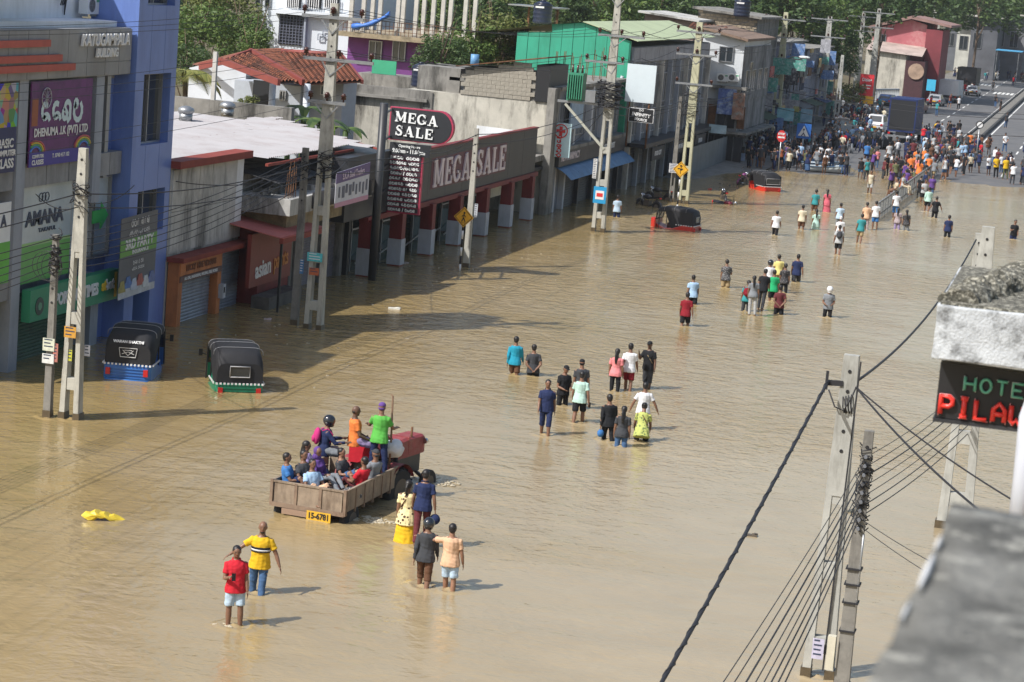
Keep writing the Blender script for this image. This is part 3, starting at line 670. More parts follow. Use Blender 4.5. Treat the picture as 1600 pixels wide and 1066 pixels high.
for y in (86.1, 90.2, 94.6, 99.0, 103.6, 108.2, 112.4):
    c = put('pillar', MB().box(-28.5, -27.95, y - .02, y + .5, 1.15, 2.3), M_red, E4)
    put('white_band', MB().box(-28.53, -27.92, y - .05, y + .53, .05, 1.15), M_wpaint, c)
    put('pillar_foot', MB().box(-28.5, -27.95, y - .02, y + .5, -.8, .05), mat('red_foot', (.27, .05, .03), .6, var=.3), c)
for i, y in enumerate((87, 88.6, 91, 92.8, 95.5, 97.3, 99.9, 101.8, 104.6, 106.6)):
    fr = put('glass_frame', MB().box(-29.2, -29.1, y, y + .06, -.8, 2.3).box(-29.2, -29.1, y + 1.4, y + 1.46, -.8, 2.3).box(-29.2, -29.1, y, y + 1.4, 1.7, 1.76), M_frame, E4)
    put('pane', MB().box(-29.17, -29.15, y + .06, y + 1.4, -.8, 1.7), mat('shop_glass', (.025, .06, .06), .1, var=.3, spec=.9), fr)
for i in range(5): put('handrail', MB().beam((-28.9, 87 + i * 3.2, .35 + .1 * (i % 2)), (-28.9, 89.6 + i * 3.2, .75), .05, .05), M_frame, E4)
put('lit_back_panel', MB().box(-29.4, -29.3, 109.2, 112.2, 1.3, 2.35), mat('cream_board', (.62, .58, .46), .7, var=.2), E4)  # plain cream board inside the open shop front
sg = put('letters', slab_text('MEGA', 1.22, frame_x(97.9, 3.6, -28.19), .07, 1.04), mat('pink_white_letter', (.72, .62, .64), .5, var=.15, scale=1), E4)
put('letters', slab_text('SALE', 1.22, frame_x(104.55, 3.62, -28.19), .07, 1.05), mat('pink_white_letter', (.7, .6, .62)), E4)
put('letter_backing', MB().box(-28.2, -28.193, 94.7, 101.15, 2.9, 4.32), mat('plum_backing', (.11, .02, .035), .5, var=.2), E4); put('letter_backing', MB().box(-28.2, -28.193, 101.6, 107.5, 2.9, 4.32), mat('plum_backing', (.11, .02, .035)), E4)
# plaque with the opening hours list
t = thing('sign_tower', 'charcoal MEGA SALE sign board with rounded end above a list of shop lines', 'sign', (-27.4, 87.0, -.8))
put('pole', MB().tube([(-27.55, 85.3, -.8), (-27.55, 85.3, 7.15)], .17, 10), M_char, t)
YB = 88.6; a0 = FY(612, 168, YB); a1 = FY(697, 178, YB); a2 = FY(697, 219, YB); a3 = FY(612, 217, YB)
xL, xR = a0.x, a1.x; zt = a0.z; zb = a3.z
pts = [(xL, zb), (xR - .3, zb)] + [(xR - .3 + (zt - zb) / 2 * .9 * math.cos(R(q)), (zt + zb) / 2 + (zt - zb) / 2 * math.sin(R(q))) for q in range(-75, 76, 15)] + [(xR - .3, zt), (xL, zt)]
put('board_rim', MB().prism([((u - (xL + xR) / 2) * 1.05 + (xL + xR) / 2, (v_ - (zt + zb) / 2) * 1.06 + (zt + zb) / 2) for u, v_ in pts], 'y', YB + .02, YB + .3), mat('crimson_rim', (.42, .04, .09), .5, var=.1), t)
put('board', MB().prism(pts, 'y', YB, YB + .019), M_char, t)
Mw2 = mat('sign_letter_white', (.78, .80, .80), .5, var=.05)
put('letters', slab_text('MEGA', .42, frame_y((xL + xR) / 2 - .05, zt - .37, YB - .01, R(-2)), .05, .95), Mw2, t)
put('letters', slab_text('SALE', .42, frame_y((xL + xR) / 2 - .12, zb + .36, YB - .01, R(-2)), .05, .95), Mw2, t)
b0 = FY(608, 221, YB); b1 = FY(664, 226, YB); b2 = FY(655, 340, YB); zt2 = b0.z - .02; zb2 = b2.z + .12; xl2 = b0.x + .03; xr2 = b1.x - .12
put('hours_board', MB().box(xl2, xr2 + .35, YB + .03, YB + .2, zt2 - .5, zt2), M_char, t)
put('letters', text_mb('Opening Hours', .15, frame_y((xl2 + xr2) / 2 + .15, zt2 - .12, YB + .03), .01, .004), Mw2, t)
put('letters', text_mb('9.00am - 11.00pm', .23, frame_y((xl2 + xr2) / 2 + .14, zt2 - .33, YB + .03), .01, .008, sx=.85), Mw2, t)
put('list_frame', MB().box(xl2 - .06, xr2 + .06, YB + .05, YB + .25, zb2 - .04, zt2 - .48), mat('crimson_rim', (.4, .04, .08)), t)
rows = ['bdbm rbbn', 'mbkrdn lbbn', 'drbm/mbnd', 'bbnl / rbbm', 'rddi bmbdn', 'rbndm lbbn', 'nbndb ni dbm', 'bbnn dmbdn', 'mbndn lbbn', 'rbdn dmbdn', 'bbddn / blbn']
hr = (zt2 - .5 - zb2) / len(rows)
for i, r_ in enumerate(rows):
    z1 = zt2 - .5 - i * hr
    pl = put('list_plate', MB().box(xl2, xr2, YB + .02, YB + .05, z1 - hr + .025, z1 - .01), mat('plate_dark', (.045, .03, .04), .5, var=.1), t)
    put('letters', sinhala(r_, hr * .6, frame_y((xl2 + xr2) / 2, z1 - hr / 2, YB + .02), .24, sx=(xr2 - xl2) / (hr * .6 * .98 * len(r_)) * .95), Mw2, pl)
for z in (6.7, 5.6, 4.4, 3.4): put('bracket', MB().beam((-27.55, 85.3, z), (xL, YB + .1, z), .07, .07), M_char, t)
t = thing('shop_sign', 'white and violet sheet sign with dark printed figures beside the sale store', 'sign', (-27.5, 82, 3.4))
put('board', par(-27.5, 79.95, 83.9, 3.38, 4.72, 3.42, 4.88), mat('white_print2', (.55, .56, .62), .5, var=.15, scale=2), t)
put('violet_band', par(-27.49, 79.95, 83.9, 4.3, 4.72, 4.42, 4.88), mat('violet_band', (.10, .06, .20), .5, var=.1), t)
put('pink_band', par(-27.49, 79.95, 83.9, 3.38, 3.56, 3.42, 3.6), mat('pink_band', (.5, .25, .35), .5, var=.1), t)
put('letters', text_mb('S.K.A Steel Traders', .34, frame_x(81.9, 4.57, -27.48, R(2)), .01, .008, sx=.95), mat('lilac_letter', (.6, .5, .62), .5, var=0), t)
mb = MB()
for i in range(9): a_ = 80.3 + i * .4; mb.box(-27.488, -27.48, a_, a_ + random.uniform(.12, .3), 3.7 + random.uniform(0, .2), 4.1 + random.uniform(0, .15))
put('printed_figures', mb, mat('grey_figures', (.12, .13, .18), .6, var=.3), t)
# ================================================================ 5. tall unrendered concrete wall with block shed
W = thing('concrete_building', 'tall weathered bare concrete side wall behind the sale store, with block shed on its roof', 'building', (-34, 122, -.8))
put('wall', MB().box(-35.0, -28.35, 116, 133, -.8, 5.95), M_conclit, W)
put('lower_wall', MB().box(-39.5, -35.003, 116.05, 128, -.8, 5.35), M_conclit, W)
put('wall_ledge', MB().box(-39.7, -35.0, 115.7, 116.3, 5.35, 5.5), M_conc2, W)
put('parapet', MB().box(-39.5, -35.0, 115.95, 116.2, 5.5, 5.95), M_conc2, W)
put('stair_block', MB().box(-36.0, -33.6, 117, 121, 5.95, 7.25), M_conc2, W)
put('corner_pillar', MB().box(-28.35, -27.95, 115.7, 116.9, -.8, 6.75), M_conc2, W)
put('tarred_recess', MB().box(-29.1, -28.36, 115.9, 120, 5.96, 7.9), M_black, W)  # plain black block at the end of the shed wall
M_blk = mat('cement_block', (.36, .33, .275), .95, var=.3, scale=2.5, dirt='4a463f', dirt_amt=.6)
blk = MB().box(-.235, .235, -.07, .07, -.105, .105).mesh('block', [M_blk])
put('mortar_core', MB().box(-33.1, -29.1, 116.06, 120, 5.95, 7.42), M_conc2, W)
for j in range(9):
    z = 6.07 + j * .22; xL_ = -33.0 + (max(0, z - 7.25) * 4.9)
    x = xL_ + (.24 if j % 2 else 0)
    while x < -29.2:
        subp('cement_block', blk, None, W, Vector((x, 116.02 + random.uniform(-.012, .012), z)) - W.location); x += .485
put('shed_roof', MB().add([(-33.5, 115.6, 7.42), (-28.5, 115.6, 8.3), (-28.5, 121, 8.3), (-33.5, 121, 7.42), (-33.5, 115.6, 7.47), (-28.5, 115.6, 8.36), (-28.5, 121, 8.36), (-33.5, 121, 7.47)], [(3, 2, 1, 0), (4, 5, 6, 7), (0, 1, 5, 4), (1, 2, 6, 5), (2, 3, 7, 6), (3, 0, 4, 7)]), M_rust, W)
# scaffold-thin cracks and a patched column line on the wall
put('wall_pier', MB().box(-35.25, -34.75, 115.9, 116.01, -.8, 5.9), M_conc2, W)
p = FY(745, 196, 115.5); q = FY(838, 208, 115.5)
put('pale_sheet', MB().prism([(p.x, 3.2), (q.x, 3.2), (q.x, q.z), (p.x, p.z)], 'y', 115.5, 115.56), M_white, W)
# water tank on the roof
def tank(x, y, z, r, h, label, grp='black water tanks on roofs'):
    t = thing('water_tank', label, 'water tank', (x, y, z), 0, grp); mb = MB(); pts = []; rr = []
    for i in range(15): pts.append((x, y, z + h * .82 * i / 14)); rr.append(r * (1 if i % 3 else .95))
    mb.tube(pts, rr, 18); mb.tube([(x, y, z + h * .82), (x, y, z + h * .93), (x, y, z + h * .95)], [r, r * .5, r * .28], 18)
    put('tank_body', mb, M_tank, t); put('lid', MB().tube([(x, y, z + h * .94), (x, y, z + h)], r * .3, 14), M_tank, t)
    put('brand_band', MB().box(x - r * .55, x + r * .35, y - r * 1.01, y - r * .9, z + h * .66, z + h * .73), M_wtext, t)
p = FY(657, 119, 119); tank(p.x, 119, 5.96, .5, 1.35, 'black ribbed water tank standing on the concrete roof above the sale sign')
p = FY(848, 20, 140); tank(p.x, 140, p.z - .7, .62, 1.5, 'dark water tank raised on the green gabled building')
p = FY(1160, 10, 175); tank(p.x, 175, p.z - .8, .65, 1.5, 'dark water tank on the roof over the white house with the air conditioner')
p = FY(742, 92, 123); solo('plastic_drum', MB().tube([(p.x, 123, p.z - .4), (p.x, 123, p.z + .25)], .24, 12), mat('blue_drum', (.12, .28, .5), .5, var=.1), 'small blue drum on the roof below the trees', 'drum')

# ================================================================ 6. pharmacy block
PH = thing('pharmacy_building', 'shabby two storey pharmacy block with blue awning and unfinished roof', 'building', (-32, 125, -.8))
put('wall', MB().box(-34, -28.3, 117.2, 134.0, -.8, 6.6), mat('dull_blue_grey_wall', (.20, .22, .26), .8, var=.35, scale=.8, dirt='3a3a40', dirt_amt=.7, streak=1), PH)
put('floor_slab', MB().box(-34, -27.7, 117.0, 134.2, 3.32, 3.5), M_conc2, PH)
put('roof_slab', MB().box(-34.2, -27.9, 117.0, 134.2, 6.6, 6.78), M_conc2, PH)
put('fascia', MB().box(-28.3, -27.75, 117.0, 134.0, 2.5, 3.32), M_char, PH)
put('letters', text_mb('NEW PHARMACY', .55, frame_x(119.6, 2.95, -27.74), .02, .012), mat('pink_white_letter', (.7, .6, .62)), PH)
put('letters', text_mb('CITY CHEMIST', .45, frame_x(129.5, 2.95, -27.74), .02, .01), M_wtext, PH)
for i in range(6):
    a_ = 117.2 + i * 2.8; mb = MB()
    for j in range(5): 
        x_a, z_a = -28.3 + .32 * j, 2.5 - .04 * j * j; x_b, z_b = -28.3 + .32 * (j + 1), 2.5 - .04 * (j + 1) ** 2
        if j < 4: mb.quad((x_a, a_, z_a), (x_a, a_ + 2.77, z_a), (x_b, a_ + 2.77, z_b), (x_b, a_, z_b))
    put('awning_sheet', mb, mat('blue_awning', (.09, .20, .36), .6, var=.3, scale=1.4), PH)
for i, y in enumerate((117.4, 119.6, 123.2, 126.8, 130.4, 133.6)):
    put('pillar', MB().box(-28.3, -28.0, y, y + .35, -.8, 2.5), M_wpaint if i < 2 else M_char, PH)
for a_, b_ in ((119.95, 123.2), (123.55, 126.8), (127.15, 130.4), (130.75, 133.6)): shutter('shutter_curtain', -28.25, a_, b_, -.8, 2.3, M_dshut, PH, .14)
for i, (y0, y1) in enumerate(((118.2, 120.2), (121.4, 124.2), (125.6, 127.4), (129.2, 133))): window_x(-28.25, y0, y1, 3.9, 5.9, PH, panes=3, bars=5)
for y in (120.8, 124.9, 128.3): put('column', MB().box(-28.3, -27.95, y, y + .4, 3.5, 6.6), M_wpaint, PH)
for i in range(16): put('starter_bar', MB().beam((-28.5 - .3 * (i % 2), 117.6 + .95 * i, 6.7), (-28.45 - .3 * (i % 2), 117.6 + .95 * i, 8.2 + .5 * random.random()), .035, .035), M_rust, PH)
put('blue_tarp', MB().box(-33.6, -30.5, 118, 119.6, 6.8, 7.05), mat('blue_tarpaulin', (.06, .16, .5), .5, var=.4, scale=2), PH)
put('blue_board', MB().box(-27.95, -27.85, 119.4, 122.3, 4.4, 6.2), mat('blue_board', (.25, .36, .5), .5, var=.3, scale=2), PH)
t = thing('pharmacy_sign', 'upright pale blue sign with red cross in a ring and red lettering', 'sign', (-27.5, 117, 3.4))
a0 = FY(862, 191, 116.6); a1 = FY(886, 247, 116.6)
put('board', MB().box(a0.x, a1.x + .1, 116.6, 116.75, a1.z, a0.z), mat('pale_cyan_board', (.50, .68, .72), .5, var=.12), t)
cx, cz = (a0.x + a1.x) / 2 + .05, a0.z - .42
M_cross = mat('cross_red', (.6, .03, .03), .5, var=0)
put('cross', MB().box(cx - .24, cx + .24, 116.56, 116.6, cz - .08, cz + .08).box(cx - .08, cx + .08, 116.563, 116.6, cz - .24, cz + .24), M_cross, t)
put('ring', MB().tube([(cx + .35 * math.cos(R(q)), 116.58, cz + .35 * math.sin(R(q))) for q in range(0, 361, 15)], .03, 5, False), M_cross, t)
put('letters', sinhala('rbndm', .3, Matrix.Translation((cx - .05, 116.6, (a1.z + cz) / 2 - .1)) @ Matrix.Rotation(PI / 2, 4, 'X') @ Matrix.Rotation(PI / 2, 4, 'Z'), .22), M_cross, t)

# ================================================================ 7. green gabled hall with grey street front
GH = thing('gabled_hall', 'hall with bright green sheet gable wall, pale green roof and grimy grey street front', 'building', (-33, 145, -.8))
YG = 134.2
g = [FY(*q, YG) for q in ((808, 50), (862, 50), (862, 38), (912, 35), (990, 64))]
xs = [q.x for q in g]; zs = [q.z for q in g]
poly = [(xs[0], 3.4), (xs[0], zs[0]), (xs[1], zs[1]), (xs[2], zs[2]), (xs[3], zs[3]), (-28.0, zs[4] - .05), (-28.0, 3.4)]
M_green = mat('green_sheet_wall', (.035, .33, .21), .5, var=.12, scale=.8, dirt='1f5a44', dirt_amt=.35, streak=1)
put('wall', MB().prism(poly, 'y', YG + .1, YG + .4), M_green, GH)
# gable sheets proud of the wall
for i in range(10):
    x0 = xs[0] + (-28.05 - xs[0]) * i / 10; x1 = xs[0] + (-28.05 - xs[0]) * (i + 1) / 10
    def top(x):
        for (ua, va), (ub, vb) in zip(poly[1:-1][:-1], poly[1:-1][1:]):
            if ua <= x <= ub and ub > ua: return va + (vb - va) * (x - ua) / (ub - ua)
        return zs[0]
    put('wall_sheet', MB().prism([(x0 + .015, 5.6), (x0 + .015, top(x0 + .015) - .03), (x1 - .015, top(x1 - .015) - .03), (x1 - .015, 5.6)], 'y', YG + .03 + .02 * (i % 2), YG + .1), M_green, GH)
put('red_banner_strip', MB().box(xs[0] + .4, -29.6, YG - .02, YG + .02, 5.1, 5.75), mat('faded_red_strip', (.33, .06, .05), .6, var=.5, scale=1.2, dirt='c9b8b4', dirt_amt=.6), GH)
put('front_wall', MB().box(-34, -27.9, YG + .4, 161.5, -.8, zs[4] - .4), mat('grimy_grey_wall', (.25, .26, .28), .8, var=.4, scale=.8, dirt='26272a', dirt_amt=.7, streak=1), GH)
put('pale_band', MB().box(-27.9, -27.8, YG + .4, 161.4, zs[4] - 1.35, zs[4] - .45), mat('pale_grey_band', (.34, .35, .40), .7, var=.25, dirt='4a4a50', dirt_amt=.6, streak=1), GH)
M_pg = mat('pale_green_roof', (.44, .50, .30), .55, var=.1, scale=.7, dirt='80856a', dirt_amt=.35)
rx, rz_ = xs[3], zs[3] + .06; ex, ez = -27.5, zs[4] + .02
nn = 22
for i in range(nn):
    a_ = YG - .2 + i * 1.25
    put('roof_sheet', MB().add([(rx, a_, rz_), (rx, a_ + 1.24, rz_), (ex, a_ + 1.24, ez), (ex, a_, ez), (rx, a_, rz_ - .04), (rx, a_ + 1.24, rz_ - .04), (ex, a_ + 1.24, ez - .04), (ex, a_, ez - .04)], [(0, 1, 2, 3), (7, 6, 5, 4), (0, 3, 7, 4), (1, 5, 6, 2), (2, 6, 7, 3)]), M_pg, GH)
    if i % 2 == 0: put('rear_roof_sheet', MB().add([(rx, a_, rz_), (rx, a_ + 2.49, rz_), (-38.8, a_ + 2.49, 8.6), (-38.8, a_, 8.6)], [(0, 1, 2, 3)]), M_pg, GH)
for fl, (z0, z1) in enumerate(((3.2, 4.7), (5.0, 6.9))):
    for i in range(9):
        y0 = YG + 1 + i * 2.9; window_x(-27.85, y0, y0 + 2.3, z0, z1, GH, panes=3, bars=7 if fl else 4, frame=M_wpaint if (i * 7 + fl) % 3 else M_frame)
for i in range(10): put('column', MB().box(-27.9, -27.6, YG + .5 + i * 2.9, YG + .82 + i * 2.9, -.8, zs[4] - 1.4), M_gcol if i % 3 else M_conc, GH)
put('street_canopy', MB().box(-27.9, -26.6, YG + .5, 161.4, 2.6, 2.85), M_char, GH)
for i in range(9): shutter('shutter_curtain', -27.85, YG + .9 + i * 2.9, YG + 3.3 + i * 2.9, -.8, 2.4, M_dshut, GH, .16)
for i, (s_, w_) in enumerate((('FOOD CITY', 3.), ('CAFE ONE', 2.4), ('STUDIO', 3.))):
    fs = put('sign_band', MB().box(-26.6, -26.5, 136.5 + i * 7.5, 136.5 + w_ + i * 7.5 + 1, 1.75, 2.55), M_char if i else M_dark, GH); put('letters', text_mb(s_, .4, frame_x(138.3 + i * 7.5, 2.15, -26.49), .02, .01), M_wtext, GH)
put('drain_pipe', MB().tube([(-28.3, YG - .1, 6.9), (-28.5, YG - .1, 6.2), (-28.5, YG - .1, 0)], .1, 8), M_wpaint, GH)
a0 = FX(998, 108, -26.8); a1 = FX(1033, 147, -26.8)
t = thing('billboard', 'blank white billboard panel on two steel posts before the grimy grey front', 'billboard', (-26.8, a0.y + 3, 2.8))
put('panel', MB().obox((-26.7, a0.y + .5, (a0.z + a1.z) / 2), (1.75, .12, 2.25), rz3(R(4))), mat('blank_board', (.62, .70, .74), .5, var=.05), t)
for dx in (-.6, .6): put('post', MB().tube([(-26.7 + dx, a0.y + .6, 2.85), (-26.7 + dx, a0.y + .6, a0.z)], .06, 6), M_rust, t)
a0 = FY(984, 170, 131); a1 = FY(1019, 195, 131)
t = thing('shop_sign', 'small black hanging sign INFINITY SOURCE with a white loop emblem', 'sign', (a0.x, 131, a1.z))
put('board', MB().box(a0.x, a1.x, 131, 131.12, a1.z + .1, a0.z + .05), M_black, t); put('board_rim', MB().box(a0.x - .04, a1.x + .04, 131.02, 131.1, a1.z + .06, a0.z + .09), M_wtext, t)
cxx, czz = (a0.x + a1.x) / 2, (a0.z + a1.z) / 2 + .07
put('letters', text_mb('INFINITY', .28, frame_y(cxx, czz + .02, 131, R(-4)), .02, .012), M_wtext, t); put('letters', text_mb('SOURCE', .2, frame_y(cxx, czz - .25, 131, R(-4)), .02, .008), M_wtext, t)
put('emblem', MB().tube([(cxx + .13 * math.sin(R(q)), 130.98, czz + .3 + .06 * math.sin(R(2 * q))) for q in range(0, 361, 20)], .018, 4), M_wtext, t)
put('bracket', MB().beam((a0.x, 131.06, a0.z), (-28.4, 131.06, a0.z + .1), .05, .05), M_steel, t)

# ================================================================ 8. white house with air conditioner, brick wall house
def block(name, label, x0, x1, y0, y1, z0, z1, m_, wx=(), wy=(), roof=None, cat='building', ledges=()):
    t = thing(name, label, cat, ((x0 + x1) / 2, (y0 + y1) / 2, z0)); put('wall', MB().box(x0, x1, y0, y1, z0, z1), m_, t)
    for (a_, b_, c, d) in wx: window_x(x1 + .02, a_, b_, c, d, t, depth=.1)
    for (a_, b_, c, d) in wy: window_y(y0 - .06, a_, b_, c, d, t)
    if roof: put('roof', MB().box(x0 - .3, x1 + .3, y0 - .3, y1 + .3, z1, z1 + .15), roof, t)
    for z in ledges: put('ledge', MB().box(x0 - .05, x1 + .35, y0 - .15, y1, z, z + .14), M_conc2, t)
    return t
M_g1 = mat('grey_violet_wall', (.27, .28, .36), .75, var=.35, scale=.7, dirt='33343c', dirt_amt=.7, streak=1)
M_g2 = mat('mottled_grey_wall', (.22, .22, .225), .8, var=.5, scale=1., dirt='1d1e20', dirt_amt=.8, streak=1)
a0 = FY(1100, 45, 163); a1 = FY(1161, 64, 163); a2 = FY(1164, 65, 163)
H1 = thing('white_house', 'white two storey house front with shuttered window and wall mounted air conditioner', 'building', (a1.x, 168, -.5))
put('wall', MB().prism([(a0.x, -.5), (a0.x, a0.z), (a2.x, a2.z), (a2.x, -.5)], 'y', 163, 176), mat('white_house_wall', (.60, .63, .66), .7, var=.12, scale=.8, dirt='8a8a88', dirt_amt=.4, streak=1), H1)
put('ground_floor', MB().box(a0.x, a2.x + .05, 162.6, 176, -.5, 4.6), M_g2, H1)
put('side_wall', MB().box(a2.x + .003, a2.x + .12, 163.2, 176, 4.6, a2.z - .4), M_g2, H1)
for i in range(5): put('dark_opening', MB().box(a0.x + .2 + i * .72, a0.x + .8 + i * .72, 162.5, 162.6, -.3, 2.0), M_dark if i % 2 else M_dshut, H1); put('upper_opening', MB().box(a0.x + .25 + i * .72, a0.x + .8 + i * .72, 162.52, 162.6, 2.6, 4.2), (M_dark, M_rust, M_char)[i % 3], H1)
for i in range(4): window_x(a2.x + .14, 164 + i * 3, 166 + i * 3, 5.2, 6.8, H1, depth=.05); put('side_opening', MB().box(a2.x + .05, a2.x + .1, 164 + i * 3, 166.2 + i * 3, 0, 2.4), M_dark, H1)
put('floor_ledge', MB().box(a0.x, a2.x + .9, 162.0, 176, 2.2, 2.36), M_conc2, H1)
b0 = FY(1125, 72, 163); b1 = FY(1145, 98, 163); window_y(162.9, b0.x, b1.x, b1.z, b0.z, H1, panes=2)
window_x(a2.x + .16, 165.5, 167, 5.4, 7.4, H1, depth=.05, panes=1)
b0 = FY(1110, 132, 162.7); b1 = FY(1168, 134, 162.7); put('floor_ledge', MB().box(b0.x, b1.x, 162.2, 163, b0.z - .2, b0.z), M_conc2, H1)
mb = MB(); n_ = 16
put('eave', MB().prism([(a0.x - .3, a0.z + .02), (a0.x - .3, a0.z + .2), (a2.x + .3, a2.z + .2), (a2.x + .3, a2.z + .02)], 'y', 162.4, 176.3), mat('brown_roof', (.22, .15, .11), .8, var=.4, scale=2), H1)
b0 = FY(1122, 138, 161.8); b1 = FY(1140, 180, 161.8)
put('blue_poster', MB().box(b0.x, b1.x + .3, 162.1, 162.2, b1.z, b0.z), mat('blue_white_poster', (.10, .16, .42), .5, var=.8, scale=1.2, dirt='b8c8d8', dirt_amt=.9, dscale=1.5), H1)
b0 = FY(1146, 145, 161.8); b1 = FY(1160, 188, 161.8)
put('sign_column', MB().box(b0.x, b1.x, 161.9, 162.1, b1.z, b0.z), mat('brown_poster', (.32, .17, .12), .5, var=.8, scale=3, dirt='8aa0a0', dirt_amt=.7), H1)
p = FY(1146, 122, 162.5); aircon(p.x, 162.6, p.z - .25, 'white air conditioner unit on the upper wall of the white house', face='y')
p = FY(1129, 122, 162.6); aircon(p.x, 162.7, p.z - .25, 'ribbed pale air conditioner unit beside another on the white house', face='y')
# brick gable behind
a0 = FY(1092, 14, 178); a1 = FY(1184, 30, 178)
BR = thing('brick_house', 'unplastered brick upper storey behind the white house', 'building', ((a0.x + a1.x) / 2, 182, -.5))
put('wall', MB().prism([(a0.x, -.5), (a0.x, a0.z), (a1.x, a1.z), (a1.x, -.5)], 'y', 178, 190), M_conc2, BR)
M_brk = mat('weathered_brick', (.40, .33, .24), .95, var=.4, scale=3, dirt='54483a', dirt_amt=.6)
mb = MB(); z = 5.; j = 0
while z < a0.z:
    x = a0.x + (.2 if j % 2 else 0)
    while x < a1.x - .3:
        if z < a0.z + (a1.z - a0.z) * (x - a0.x) / (a1.x - a0.x) - .25: mb.box(x, x + .36, 177.94 + random.uniform(-.01, .02), 178.0, z, z + .19)
        x += .4
    z += .23; j += 1
put('brickwork', mb, M_brk, BR, 'stuff')
put('roof_edge', MB().prism([(a0.x - .4, a0.z), (a0.x - .4, a0.z + .18), (a1.x + .4, a1.z + .18), (a1.x + .4, a1.z)], 'y', 177.4, 190.4), M_conc2, BR)
# row of grimy three-storey fronts
bl = block('shop_house', 'narrow grimy shop house with dark balcony behind the ladder pole and stop sign', -34, -28.2, 180, 196, -.3, 8.6, M_g2, [(181 + 3.2 * i, 183.6 + 3.2 * i, z, z + 1.7) for i in range(4) for z in (3.4, 6.2)], [(-33, -31, 6, 7.6), (-30.6, -28.8, 6, 7.6), (-30.4, -28.8, 2.8, 4.6)], M_conc2, ledges=(2.7, 5.6))
bl = block('shop_house', 'tall violet grey shop house with wide pale wall panel', -33, -27.6, 196.5, 212, -.2, 8.2, M_g1, [(197.5 + 3.4 * i, 200 + 3.4 * i, z, z + 1.6) for i in range(4) for z in (3.4, 6.)], [(-32.6, -31.2, 6, 7.4), (-29.8, -28.2, 3.2, 4.8)], M_conc2, ledges=(2.8, 5.5))
for i in range(6): put('balcony_rail', MB().beam((-27.2, 197 + i * 2.4, 3.7), (-27.2, 199.3 + i * 2.4, 3.7), .06, .06).beam((-27.2, 197 + i * 2.4, 2.9), (-27.2, 197 + i * 2.4, 3.7), .06, .06), M_steel, bl)
bl = block('shop_house', 'pale box fronted shop house farthest in the grimy row, under dark trees', -33, -27.4, 213, 232, -.1, 7.4, M_g1, [(214.5 + 3.6 * i, 217 + 3.6 * i, z, z + 1.5) for i in range(4) for z in (3.2, 5.5)], [(-32.4, -30.6, 4.6, 6.4), (-29.6, -28, 4.6, 6.4)], M_conc2, ledges=(2.7,))
for b_ in [o for o in bpy.data.objects if o.name.startswith('shop_house')]:
    yc = b_.location.y; rq = random.Random(int(yc)); cols = ((.5, .07, .05), (.1, .2, .42), (.5, .5, .48), (.08, .3, .25), (.45, .3, .08), (.3, .3, .33), (.16, .1, .08), (.05, .05, .06))
    for i in range(20):
        y = yc + rq.uniform(-7.5, 7.5); z = rq.choice((.6, 2.2, 3., 4.4, 5.6, 6.8)) + rq.uniform(0, .5); hh = rq.uniform(.4, 1.5); xx = -27.2 + rq.uniform(-.2, .9)
        put('signboard', MB().box(xx, xx + rq.uniform(.5, 1.4), y, y + .08, z, z + hh) if i % 2 else MB().box(xx - .1, xx, y, y + rq.uniform(.8, 2.6), z, z + hh * .7), mat('clutter_%d' % (i % 8), cols[i % 8], .6, var=.5, scale=3, dirt='c8ccd0', dirt_amt=.5, dscale=4), b_)
    for i in range(7): y = yc - 7 + i * 2.2; put('drain_pipe', MB().box(-27.5, -27.42, y, y + .08, 0, 7.2), M_steel if i % 2 else M_char, b_)
    for i in range(5): y = yc - 6.5 + i * 3; put('balcony', MB().box(-27.6, -26.7, y, y + 2.3, 5.1, 5.2).box(-26.75, -26.7, y, y + 2.3, 5.2, 6.), (M_conc2, M_rust, M_char)[i % 3], b_)
# street-level awnings, stalls and boards in the row
for i, (px, py, wpx, hpx, y, c, lab) in enumerate(((1108, 194, 26, 16, 158, (.40, .55, .62), 'wide pale blue hanging shop board beside the grey hoarding'), (1215, 168, 24, 22, 186, (.22, .48, .55), 'light teal shop board behind the ladder pole'), (1240, 166, 8, 10, 187, (.3, .28, .08), 'small olive yellow board beside the teal shop board'), (1252, 170, 16, 22, 190, (.2, .35, .45), 'dull blue upright board in the dark shop row'), (1176, 197, 9, 14, 176, (.55, .08, .05), 'small red hanging board over the crowd'), (1156, 190, 12, 26, 172, (.33, .22, .16), 'brown striped shop board under the white house'), (1145, 238, 18, 14, 164, (.35, .42, .55), 'pale violet price board standing low by the hoarding'))):
    a_ = FY(px, py, y); b_ = FY(px + wpx, py + hpx, y)
    t = thing('shop_board', lab, 'sign', (a_.x, y, b_.z)); put('board', MB().box(a_.x, b_.x, y, y + .08, b_.z, a_.z), mat('board_%d' % i, c, .5, var=.3, scale=2, dirt='dfe6ea', dirt_amt=.25), t)
    put('board_frame', MB().beam((a_.x, y + .1, b_.z), (a_.x, y + .1, max(.2, b_.z - 1)), .06, .06), M_steel, t)
for i in range(9):
    y = 166 + i * 7.5; t = thing('street_awning', 'dark sagging street awning number-less in the shaded row, %s' % ('by the white house', 'past the brown board', 'under the balcony', 'by the teal board', 'next to the balcony rail', 'beneath the pale panel', 'under the far shop house', 'near the bridge rail', 'last before the trees')[i], 'awning', (-26.5, y, 2.2))
    t['label'] = t['label'].replace(' number-less', '')
    put('cloth', MB().add([(-27.6, y, 2.9), (-27.6, y + 6, 2.9), (-25.8, y + 6, 2.35), (-25.8, y, 2.35)], [(0, 1, 2, 3)]), (M_rust, M_char, mat('olive_awning', (.06, .09, .05), .8), mat('navy_awning', (.03, .05, .12), .8))[i % 4], t)
    for yy in (y + .2, y + 5.8): put('post', MB().box(-25.9, -25.84, yy, yy + .06, .1, 2.4), M_steel, t)
